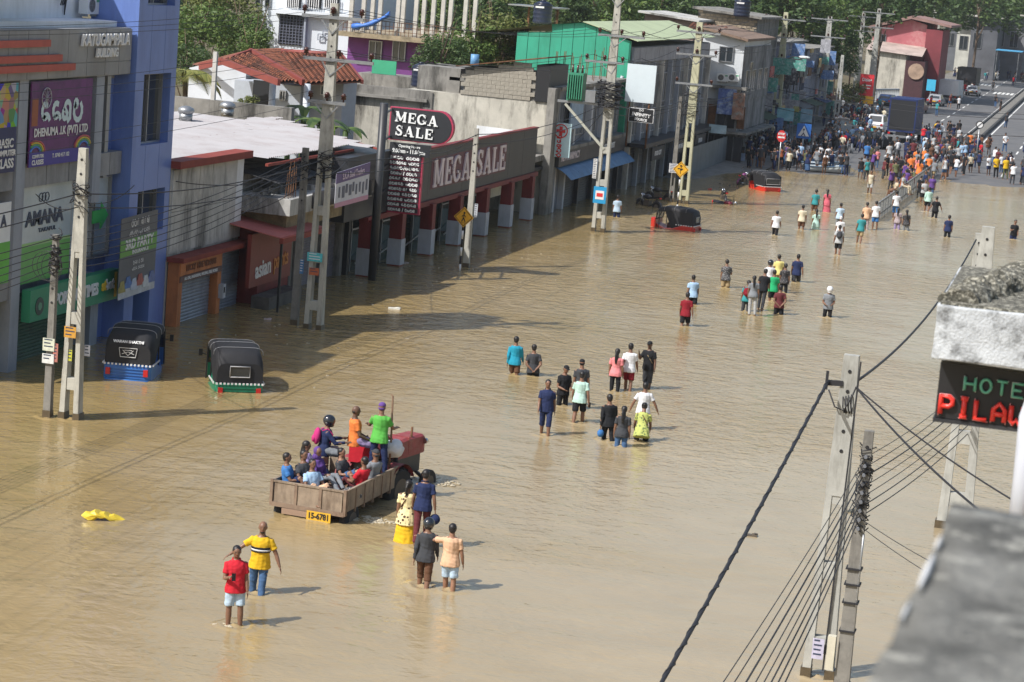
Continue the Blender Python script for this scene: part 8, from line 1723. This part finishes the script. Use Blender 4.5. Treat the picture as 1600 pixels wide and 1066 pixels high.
# ---- middle groups
person(803, 586, 526, 'man in turquoise long sleeved shirt and brown shorts walking away', 'wade', top=('long', 'turquoise'), bot=('shorts', 'brown'), near=1)
person(833, 588, 539, 'man in black tee with hands clasped behind his back, beside the turquoise shirt', 'hands_behind', top=('tee', 'charcoal'), bot=('shorts', 'black'), near=1)
person(850, 681, 594, 'smiling man in navy polo and dark trousers striding toward the viewer', 'wade', top=('polo', 'navy'), bot=('rolled', 'navy'), face='cam', near=2, az=172)
person(877, 634, 571, 'young man in black cap and black tee with hands joined, facing the viewer', 'hands_front', top=('tee', 'black'), bot=('trousers', 'black'), hair='cap', hc='black', face='cam_right', near=1, az=140)
person(906, 640, 562, 'man in grey tee hidden behind the mint green shirt', 'stand', top=('tee', 'charcoal'), bot=('shorts', 'charcoal'), hair='cap', hc='black', near=1)
person(902, 661, 581, 'man in mint green tee and black shorts walking away with a phone in his hand', 'wade2', top=('tee', 'mint'), bot=('shorts', 'black'), near=2, extra=(('phone_item', 'black', 'phone held by the man in the mint green tee', 1),))
person(959, 612, 545, 'woman with long black hair in salmon pink top and black trousers', 'stand', 'f', ('tee', 'pink'), ('trousers', 'black'), 'long', near=1)
person(980, 611, 537, 'man in white tee and dark red shorts walking away beside the pink top', 'wade', top=('tee', 'white'), bot=('shorts', 'darkred'), near=1)
person(1010, 608, 533, 'man all in black with cap and long hanging strap, one arm raised to his head', 'arm_up', top=('tee', 'black'), bot=('rolled', 'charcoal'), hair='cap', hc='black', skin='dark', face='cam', near=1, az=185, extra=(('strap', 'khaki', 1),))
person(949, 689, 617, 'person in black hooded top carrying a blue bag, walking away', 'wade', top=('long', 'black'), bot=('trousers', 'black'), near=1, az=-20, extra=(('bag_item', 'blue', 'blue bag swinging from the hand of the person in the black hooded top', 0),))
person(968, 699, 635, 'woman with long loose hair, grey top and blue jeans wading away', 'stand', 'f', ('tee', 'charcoal'), ('trousers', 'jeans'), 'long', near=1)
person(1001, 672, 598, 'man in loose white shirt behind the crouching woman in green print', 'arms_out', top=('tee', 'white'), bot=('shorts', 'lightgrey'), near=1)
person(1000, 691, 633, 'woman in yellow green leafy print bending low in the water', 'bent', 'f', ('tunic', 'leafy'), ('rolled', 'black'), 'bun', near=1, s=.98, extra=(('strap', 'brown', -1),))
# ---- upper middle groups
person(1082, 476, 430, 'man in sky blue tee and black shorts leading the red tee', 'wade', top=('tee', 'lightblue'), bot=('shorts', 'black')); person(1069, 510, 457, 'man in dark red tee and black shorts wading alone near the sky blue tee', 'wade2', top=('tee', 'darkred'), bot=('shorts', 'black'))
person(1133, 450, 406, 'man in black and white patterned shirt and khaki shorts', 'phone', top=('tee', 'checks'), bot=('shorts', 'khaki')); person(1163, 487, 438, 'girl with a red backpack and dark trousers', 'stand', 'f', ('tee', 'teal'), ('trousers', 'charcoal'), 'pony', extra=(('backpack', 'darkred', 'red backpack worn by the girl in the cluster'),))
person(1174, 494, 431, 'woman in pale grey top and pale jeans with a yellow hair tie', 'stand', 'f', ('tee', 'grey'), ('trousers', 'lightgrey'), 'long'); person(1187, 486, 420, 'tall man in black tee behind the pale grey top', 'wade', top=('tee', 'black'), bot=('trousers', 'charcoal'))
person(1206, 471, 422, 'man in vivid green tee and black shorts in the tight cluster', 'stand', top=('tee', 'brightgreen'), bot=('shorts', 'black')); person(1198, 455, 407, 'person in white shirt and dark helmet behind the vivid green tee', 'stand', top=('tee', 'white'), bot=('shorts', 'grey'), hair='helmet')
person(1216, 441, 398, 'man in pale yellow tee farthest in the tight cluster', 'stand', top=('tee', 'paleyellow'), bot=('shorts', 'khaki')); person(1223, 458, 412, 'woman in dark floral top beside the vivid green tee', 'stand', 'f', ('tee', 'floral'), ('trousers', 'black'), 'bun')
person(1216, 492, 446, 'man in rusty brown tee with hands clasped behind his back', 'hands_behind', top=('tee', 'maroon'), bot=('shorts', 'black')); person(1243, 441, 397, 'broad man in dark navy shirt striding at the edge of the cluster', 'wade2', top=('tee', 'navy'), bot=('shorts', 'charcoal'), s=1.04)
person(1292, 496, 448, 'person in white helmet and grey tee standing alone, facing the viewer', 'hands_front', top=('tee', 'grey'), bot=('trousers', 'black'), hair='helmet', hc='white', face='cam', near=1)
# ---- farther waders
FW = [(1210, 368, 329, 'man in white tee with maroon sleeves and black trousers, alone', 'wade', 'm', ('tee', 'white'), ('trousers', 'black')), (1251, 359, 320, 'man in cream shirt and brown shorts beside the teal pair', 'stand', 'm', ('tee', 'cream'), ('shorts', 'brown')), (1274, 359, 327, 'child in light aqua dress near the cream shirt', 'stand', 'f', ('dress', 'mint'), ('skirt', 'mint')),
 (1271, 331, 296, 'man in teal shirt next to the rose red dress', 'stand', 'm', ('tee', 'teal'), ('shorts', 'brown')), (1291, 332, 296, 'woman in long rose red dress holding the teal shirted man\'s side', 'stand', 'f', ('dress', 'rose'), ('longdress', 'rose')), (1309, 352, 317, 'man in pale blue shirt behind the white cap', 'stand', 'm', ('tee', 'paleblue'), ('trousers', 'grey')),
 (1341, 381, 334, 'man in teal tee carrying a white bag on his side', 'wade', 'm', ('tee', 'teal'), ('shorts', 'khaki')), (1351, 359, 316, 'man in faded pink shirt behind the teal tee with bag', 'stand', 'm', ('tee', 'peach'), ('trousers', 'plaid')), (1366, 358, 314, 'man in white tee and blue shorts with a shoulder bag by the fence', 'stand', 'm', ('tee', 'white'), ('shorts', 'blue')),
 (1398, 341, 298, 'man in white tee and royal blue shorts at the fence end', 'wade', 'm', ('tee', 'white'), ('rolled', 'blue')), (1401, 359, 325, 'woman in mauve print top just past the fence end', 'stand', 'f', ('tee', 'plaid'), ('trousers', 'violet')), (1415, 361, 328, 'woman in black floral top beside the mauve print', 'stand', 'f', ('tee', 'floral'), ('trousers', 'grey')),
 (1447, 331, 292, 'man in mint shirt and black trousers beyond the fence', 'wade', 'm', ('long', 'mint'), ('shorts', 'black')), (1459, 341, 307, 'heavy man all in black beyond the fence', 'arms_out', 'm', ('tee', 'black'), ('trousers', 'black')), (1479, 371, 336, 'boy in navy football shirt with white number, standing apart', 'stand', 'm', ('tee', 'navy'), ('trousers', 'black')),
 (1582, 374, 343, 'man in black tee looking at his phone by the mossy parapet', 'phone', 'm', ('tee', 'black'), ('shorts', 'navy')), (1358, 303, 266, 'man in white sleeveless shirt wading toward the viewer alone', 'wade', 'm', ('vest', 'cream'), ('shorts', 'lightgrey')), (1397, 290, 250, 'man in olive tee wading by the waterline', 'wade', 'm', ('tee', 'olive'), ('shorts', 'black')),
 (1391, 315, 291, 'child in magenta top beside the fence', 'stand', 'm', ('tee', 'magenta'), ('trousers', 'rose')), (963, 340, 305, 'man in pale blue shirt standing in the shade by the pharmacy shutters', 'stand', 'm', ('tee', 'paleblue'), ('trousers', 'navy')), (1386, 266, 222, 'man in lilac grey shirt walking at the waterline', 'wade', 'm', ('tee', 'lightgrey'), ('trousers', 'grey'))]
for i, q in enumerate(FW): person(q[0], q[1], q[2], q[3], q[4], q[5], q[6], q[7], 'long' if q[5] == 'f' else 'short', face='cam' if i in (16, 15) else 'away')
person(1308, 399, 352, 'man in grey tee bent under a big dark bag on his shoulder', 'wade', top=('tee', 'lightgrey'), bot=('shorts', 'black'), extra=(('backpack', 'charcoal', 'large dark bag on the shoulder of the man in grey tee'),)); person(1311, 372, 338, 'person in white cap and white shirt right behind the dark bag', 'stand', top=('tee', 'white'), bot=('shorts', 'grey'), hair='cap', hc='white')
person(1412, 310, 285, 'person in grey shirt sitting on the median fence', 'sit_edge', top=('tee', 'lightgrey'), bot=('trousers', 'beige'), loc=(-11.75, 146, .62), az=100); person(1405, 320, 290, 'person in beige shirt sitting on the fence with legs in the water', 'sit_edge', top=('tee', 'beige'), bot=('trousers', 'brown'), loc=(-11.8, 141.5, .62), az=-100)
# ---- people on the trailer and the tractor
fl = .30
def rider(x, y, lab, pose, az, top, bot, hair='short', sex='m', s=.95, z=0., skin='brown', hc=None, extra=()):
    p = in_trailer(x, y); return person(0, 0, 0, lab, pose, sex, top, bot, hair, hc, skin, 'cam' if abs(az) > 90 else 'away', s, 1, None, (p.x, p.y, fl + z), az, None, extra)
rider(.58, 2.75, 'man in bright green shirt and violet cap standing in the trailer', 'stand_hold', 6, ('tee', 'green'), ('trousers', 'navy'), 'cap', hc='purple', s=1.06, z=.28)
rider(-.05, 2.72, 'man in orange vest sitting on the front of the trailer', 'sit_edge', 60, ('tee', 'orange'), ('shorts', 'violet'), 'bald', skin='dark', z=.62, s=1.06)
rider(-.62, 2.2, 'person in dark helmet and blue checked shirt with a pink backpack', 'ride', 55, ('long', 'navy'), ('shorts', 'grey'), 'helmet', z=.34, s=1.05, extra=(('backpack', 'magenta', 'bright pink backpack worn by the helmeted rider'),))
rider(-.72, .45, 'boy in blue shirt sitting in the rear corner of the trailer', 'sit_floor', 75, ('tee', 'blue'), ('shorts', 'navy'), s=.98, z=.16); rider(-.45, .75, 'boy in dark shirt seated just behind the blue shirted boy', 'sit_floor', 110, ('tee', 'charcoal'), ('trousers', 'jeans'), s=1., z=.18)
rider(-.3, 1.15, 'woman in purple headscarf sitting low in the trailer', 'sit_side', 100, ('long', 'purple'), ('trousers', 'grey'), 'scarf', 'f', hc='purple', s=1.0, z=.24); rider(-.12, .5, 'person in pale blue shirt leaning on the tailgate', 'sit_floor', 120, ('tee', 'lightblue'), ('trousers', 'peach'), s=.98, z=.08)
rider(.15, 1.6, 'child with bare legs drawn up in the middle of the trailer', 'sit_floor', 95, ('tee', 'charcoal'), ('shorts', 'jeans'), s=.95, z=.22, skin='tan'); rider(.68, 1.5, 'child in red shirt sitting by the side boards', 'sit_floor', -70, ('tee', 'red'), ('trousers', 'maroon'), s=.98, z=.1)
rider(.72, 2.1, 'person in grey cap seated below the green shirted man', 'sit_floor', -60, ('tee', 'grey'), ('trousers', 'charcoal'), 'cap', hc='charcoal', s=1., z=.16); rider(-.7, 1.5, 'girl in violet top sitting behind the helmeted rider\'s legs', 'sit_floor', 80, ('tee', 'violet'), ('trousers', 'navy'), 'long', 'f', s=.98, z=.26)
for x, y, z, c, lab, sx in ((.22, .45, .2, 'navy', 'bulging dark blue striped bag against the tailgate', .3), (.55, .55, .12, 'olive', 'olive bundle beside the dark blue bag', .22), (.72, .85, .22, 'checks', 'black and white patterned cloth bundle by the side board', .26)):
    p = in_trailer(x, y); solo('cloth_bundle', MB().ell((p.x, p.y, fl + z), (sx, sx * .8, sx * .75), rz3(x), 14, 10), cm(c), lab, 'bundle')
M_ = Matrix.Rotation(-R(16), 3, 'Z') @ V((0, 0, 0)); person(0, 0, 0, 'tractor driver in maroon shirt mostly hidden behind the passengers', 'ride', 'm', ('tee', 'maroon'), ('trousers', 'charcoal'), 'cap', 'charcoal', 'dark', 'away', .98, 1, None, (-16.0, 51.1, .48), 16)
p = in_trailer(.0, 3.25); solo('red_jerrican', MB().box(p.x - .35, p.x + .2, p.y - .1, p.y + .15, .75, 1.2), cloth('red'), 'red box on the drawbar behind the red bonnet', 'box')

# ---- crowd: one coloured figure each, meshes shared between look-alike poses
CP = {}
def crowd_mesh(pose, sex, topk, botk, hairk):
    k = (pose, sex, topk, botk, hairk)
    if k in CP: return CP[k]
    parts = [pm('body', m_body, .034, 0, pose, sex, False), pm('shirt', m_top, .034, 1, pose, sex, topk), pm('trousers', m_bottom, .034, 1, pose, sex, botk), pm('hair', m_hair, .03, 0, pose, hairk)]; mb = MB()
    for i, me in enumerate(parts):
        mb.cur = i; vs_ = [v.co * 1. for v in me.vertices]
        if i == 1:
            for v, n_ in zip(vs_, me.vertices): v += n_.normal * .008
        mb.add(vs_, [tuple(p.vertices) for p in me.polygons], True)
    CP[k] = mb.mesh('figure', [None] * 4, fix=False); return CP[k]
rc = random.Random(11); used = {}
VAR = [('stand', 'm', 'tee', 'trousers', 'short'), ('wade', 'm', 'tee', 'shorts', 'short'), ('hands_front', 'm', 'tee', 'trousers', 'short'), ('phone', 'm', 'tee', 'shorts', 'short'), ('hands_behind', 'm', 'tee', 'trousers', 'cap'), ('stand', 'f', 'tunic', 'skirt', 'long'), ('point', 'm', 'tee', 'trousers', 'short'), ('wade2', 'm', 'long', 'trousers', 'cap'), ('stand', 'f', 'tee', 'trousers', 'bun'), ('arm_up', 'm', 'tee', 'shorts', 'helmet'), ('arms_out', 'm', 'vest', 'shorts', 'short')]
VD = {'stand': 'standing', 'wade': 'walking', 'wade2': 'striding', 'hands_front': 'hands joined', 'phone': 'phone up', 'hands_behind': 'hands behind', 'point': 'pointing ahead', 'arm_up': 'arm raised', 'arms_out': 'arms wide', 'sit_edge': 'sitting'}
CN = dict(lightblue='light blue', brightgreen='bright green', darkred='dark red', paleyellow='pale yellow', lightgrey='light grey', paleblue='pale blue', sky='sky blue')
TOPW = [('white', 11), ('black', 18), ('navy', 15), ('charcoal', 14), ('grey', 9), ('lightblue', 5), ('blue', 4), ('red', 2), ('maroon', 6), ('orange', 1), ('yellow', 1), ('green', 1), ('teal', 3), ('pink', 2), ('lightgrey', 7), ('cream', 3), ('purple', 3), ('olive', 5), ('sky', 2), ('peach', 2), ('rust', 3), ('beige', 3), ('brown', 5)]
BOTW = [('black', 10), ('charcoal', 8), ('navy', 7), ('jeans', 8), ('brown', 5), ('khaki', 2), ('grey', 4)]
def pick(w_): return rc.choices([a for a, _ in w_], [b_ for _, b_ in w_])[0]
def figure(g, az, where, top=None, bot=None, var=None, s=None, grp='people in the crowd'):
    for tr in range(7):
        v_ = var or rc.choice(VAR); tc_ = top or pick(TOPW); bc = bot or pick(BOTW); hw = {'cap': ', capped', 'helmet': ', helmeted', 'long': ', long haired', 'bun': ', with bun'}.get(v_[4], '')
        who = 'woman' if v_[1] == 'f' else 'man'; lab = '%s in %s top, %s %s, %s %s%s' % (who, tc_, bc, {'trousers': 'trousers', 'shorts': 'shorts', 'skirt': 'skirt'}[v_[3]], VD[v_[0]], where, hw)
        if lab not in used: break
    used[lab] = 1; o = bpy.data.objects.new('person', crowd_mesh(*v_)); COL.objects.link(o); o.location = g; o.rotation_euler = (R(rc.uniform(-3, 5)), R(rc.uniform(-4, 4)), -R(az)); s = s or rc.uniform(.86, 1.05); o.scale = (s, s, s)
    for i, m_ in enumerate((M_skin[rc.choice(('brown', 'dark', 'brown', 'tan'))], cloth(tc_), cloth(bc), M_hair if v_[4] != 'helmet' else mat('helmet_shell', (.012, .015, .022), .12))): o.material_slots[i].link = 'OBJECT'; o.material_slots[i].material = m_
    tag(o, lab, 'person', grp); return o
placed = []
def zone(n_, poly, where, az=(-60, 60), sepm=.42, tops=None, grp=None):
    xs = [q[0] for q in poly]; ys = [q[1] for q in poly]; k = 0; tries = 0
    while k < n_ and tries < n_ * 60:
        tries += 1; px = rc.uniform(min(xs), max(xs)); py = rc.uniform(min(ys), max(ys)); ins = False
        for (x1, y1), (x2, y2) in zip(poly, poly[1:] + poly[:1]):
            if (y1 > py) != (y2 > py) and px < (x2 - x1) * (py - y1) / (y2 - y1) + x1: ins = not ins
        if not ins: continue
        g = G(px, py, .05); 
        if any((g.x - q[0]) ** 2 + (g.y - q[1]) ** 2 < sepm ** 2 for q in placed): continue
        placed.append((g.x, g.y)); g.z = bed(g.x, g.y) + (.06 if g.x < -22.7 else 0); figure(g, rc.uniform(*az) + (180 if rc.random() < .35 else 0), where, rc.choice(tops) if tops and rc.random() < .5 else None, grp=grp or 'people ' + where); k += 1
zone(62, [(1150, 262), (1300, 272), (1300, 250), (1150, 238)], 'at the shaded waterline', tops=['white', 'black', 'charcoal', 'navy'])
zone(16, [(1290, 268), (1385, 290), (1385, 255), (1290, 246)], 'between boats and blue truck')
zone(60, [(1385, 300), (1440, 318), (1500, 272), (1500, 238), (1400, 242)], 'around the median fence', tops=['navy', 'purple', 'white', 'maroon', 'charcoal', 'grey', 'rust', 'lightgrey'])
zone(20, [(1438, 238), (1500, 238), (1500, 212), (1440, 214)], 'beside the blue truck', tops=['lightblue', 'black', 'navy'])
zone(22, [(1500, 276), (1548, 280), (1545, 236), (1500, 236)], 'at the median end')
zone(18, [(1550, 284), (1612, 292), (1612, 238), (1550, 238)], 'on the shore past the median', tops=['charcoal', 'white', 'navy'])
for px, py, c, vi in ((1452, 171, 'red', 1), (1497, 172, 'white', 0), (1507, 148, 'red', 1), (1582, 135, 'red', 0), (1551, 142, 'charcoal', 0), (1555, 168, 'black', 0), (1562, 176, 'black', 0), (1571, 200, 'charcoal', 0), (1463, 182, 'teal', 0), (1483, 168, 'maroon', 1), (1508, 140, 'black', 0), (1518, 147, 'lightgrey', 0)):
    g = G(px, py, .15); figure(g, rc.uniform(-20, 200), 'on the open dry road', c, None, VAR[vi], 1., 'people strolling on the dry road')
# standouts in the crowd
for px, py, c, b_, vi, lab in ((1556, 279, 'yellow', 'black', 2, 'man in yellow shirt facing the water, beside another in yellow'), (1570, 281, 'yellow', 'olive', 4, 'man in bright yellow shirt with a bag, second of the yellow pair'), (1430, 268, 'orange', 'rust', 0, 'man in vivid orange shirt at the head of the packed crowd'), (1443, 266, 'orange', 'charcoal', 0, 'man in orange cap-like hood and orange shirt in the packed crowd'), (1449, 280, 'orange', 'navy', 1, 'man in orange tee leaning at the fence head'), (1422, 280, 'orange', 'black', 0, 'man in orange shirt wading out of the packed crowd'), (1434, 288, 'orange', 'rust', 5, 'woman all in orange by the fence'), (1462, 218, 'yellow', 'grey', 0, 'man in yellow jacket on the kerb beside the blue truck'), (1318, 240, 'red', 'charcoal', 0, 'man in red shirt in front of the dark cars'), (1186, 243, 'white', 'cream', 0, 'man in white standing tall above the waterline crowd'), (1352, 258, 'blue', 'navy', 0, 'man in blue shirt, tallest before the truck bumper')):
    g = G(px, py, .03); o = figure(g, 150 if vi in (2, 4) else 0, lab, c, b_, VAR[vi], 1.05); o['label'] = lab
fc = [cloth(c) for c in ('white', 'navy', 'black', 'maroon', 'teal', 'grey', 'lightblue', 'charcoal', 'orange', 'cream')] + [M_skin['brown'], M_hair]
def throng(n_, x0, x1, ya, yb, lab, slope=0.):            # ranks too small and too many to pick apart: one mass
    mb = MB()
    for i in range(n_):
        px = rc.uniform(x0, x1); g = G(px, rc.uniform(ya, yb) + (px - x0) * slope, .1); h = rc.uniform(1.5, 1.75); c, c2 = rc.choice((0, 1, 1, 2, 2, 3, 4, 5, 6, 7, 7, 7, 9, 5)), rc.choice((1, 2, 7, 5)); x, y = g.x, g.y; z = bed(x, y) + .02
        if x > -2 or any((x - q[0]) ** 2 + (y - q[1]) ** 2 < .12 for q in placed): continue
        placed.append((x, y)); a = rc.random() * 3.1; u = V((math.cos(a), math.sin(a), 0)); P0 = V((x, y, z)); st = rc.uniform(.06, .2); w_ = V((-u.y, u.x, 0))
        mb.cur = c2
        for q in (-1, 1): mb.tube([P0 + u * q * .09 + w_ * q * st, P0 + u * q * .09 + V((0, 0, h * .5))], [.055, .095], 6)
        mb.cur = c; mb.rings([ring(P0 + V((0, 0, h * t_)), u, w_, r_, r_ * .65, 8) for t_, r_ in ((.46, .17), (.6, .155), (.72, .18), (.81, .19), (.85, .08))])
        for q in (-1, 1): e = P0 + u * q * (.25 + .05 * rc.random()) + w_ * rc.uniform(-.1, .2) + V((0, 0, h * .62)); mb.cur = c; mb.tube([P0 + u * q * .18 + V((0, 0, h * .8)), e], .052, 5); mb.cur = 10; mb.tube([e, e + w_ * rc.uniform(0, .2) - V((0, 0, .2 if rc.random() < .8 else -.2))], .036, 5)
        mb.ell(P0 + V((0, 0, h * .925)), (.085, .095, .11), nu=8, nv=6); mb.cur = 11 if rc.random() < .85 else c2; mb.ell(P0 + V((0, .01, h * .955)), (.092, .103, .092), nu=8, nv=5)
    solo('crowd', mb, fc, lab, 'crowd', None, 'stuff')
throng(120, 1285, 1382, 172, 240, 'shaded throng of people among the halted vehicles and along the pavement')
throng(60, 1160, 1300, 226, 246, 'rear ranks of the waterline crowd in the shade of the shop houses')
throng(26, 1395, 1500, 240, 262, 'mixed ranks of people standing behind the packed median crowd')
throng(230, 1490, 1625, 100, 124, 'distant throng of small figures across the top of the dry road', .06)
# rings of disturbed water round everything that stands in it
rp = MB()
RIP += [(-25.69, 54.2, .7), (-26.3, 54.07, .5), (-25.38, 72.45, .8), (-26.24, 72.9, .5), (-25.58, 92.2, .6), (-3.95, 41.6, .7), (-3.42, 40.9, .5), (-16.5, 47.9, 1.9), (-15.4, 51.0, 1.4), (-15.6, 52.9, 1.)]
for x, y, r0 in RIP:
    nr, na = 14, 22; o0 = len(rp.v); vs_ = []
    for i in range(nr + 1):
        rr = .02 + r0 * 1.5 * i / nr; f_ = i / nr
        for k in range(na): a = 2 * PI * k / na; q = 1 + .18 * math.cos(a - 1.2) + .06 * math.sin(3 * a + x); vs_.append((x + math.cos(a) * rr * q, y + math.sin(a) * rr * q, .028 * math.cos(2 * PI * rr / .34) * math.exp(-1.3 * f_) * (1 - f_) + .02 * (1 - f_) ** 2 + .012 - .06 * f_ ** 3))
    rp.add(vs_, [(i * na + k, i * na + (k + 1) % na, (i + 1) * na + (k + 1) % na, (i + 1) * na + k) for i in range(nr) for k in range(na)], True)
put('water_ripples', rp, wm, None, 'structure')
# ================================================================ HAZE
hz = MB().box(-905, 1205, -62, 1505, -2, 42)
hm = bpy.data.materials.new('haze_air'); hm.use_nodes = True; n = hm.node_tree.nodes; n.remove(n['Principled BSDF'])
pv_ = n.new('ShaderNodeVolumePrincipled'); pv_.inputs['Color'].default_value = (.93, .96, 1, 1); pv_.inputs['Density'].default_value = .00014; pv_.inputs['Anisotropy'].default_value = .2
hm.node_tree.links.new(pv_.outputs[0], n['Material Output'].inputs['Volume'])
ho = put('haze', hz, hm, None, 'stuff'); tag(ho, 'thin pale haze lying over the whole street', 'haze')
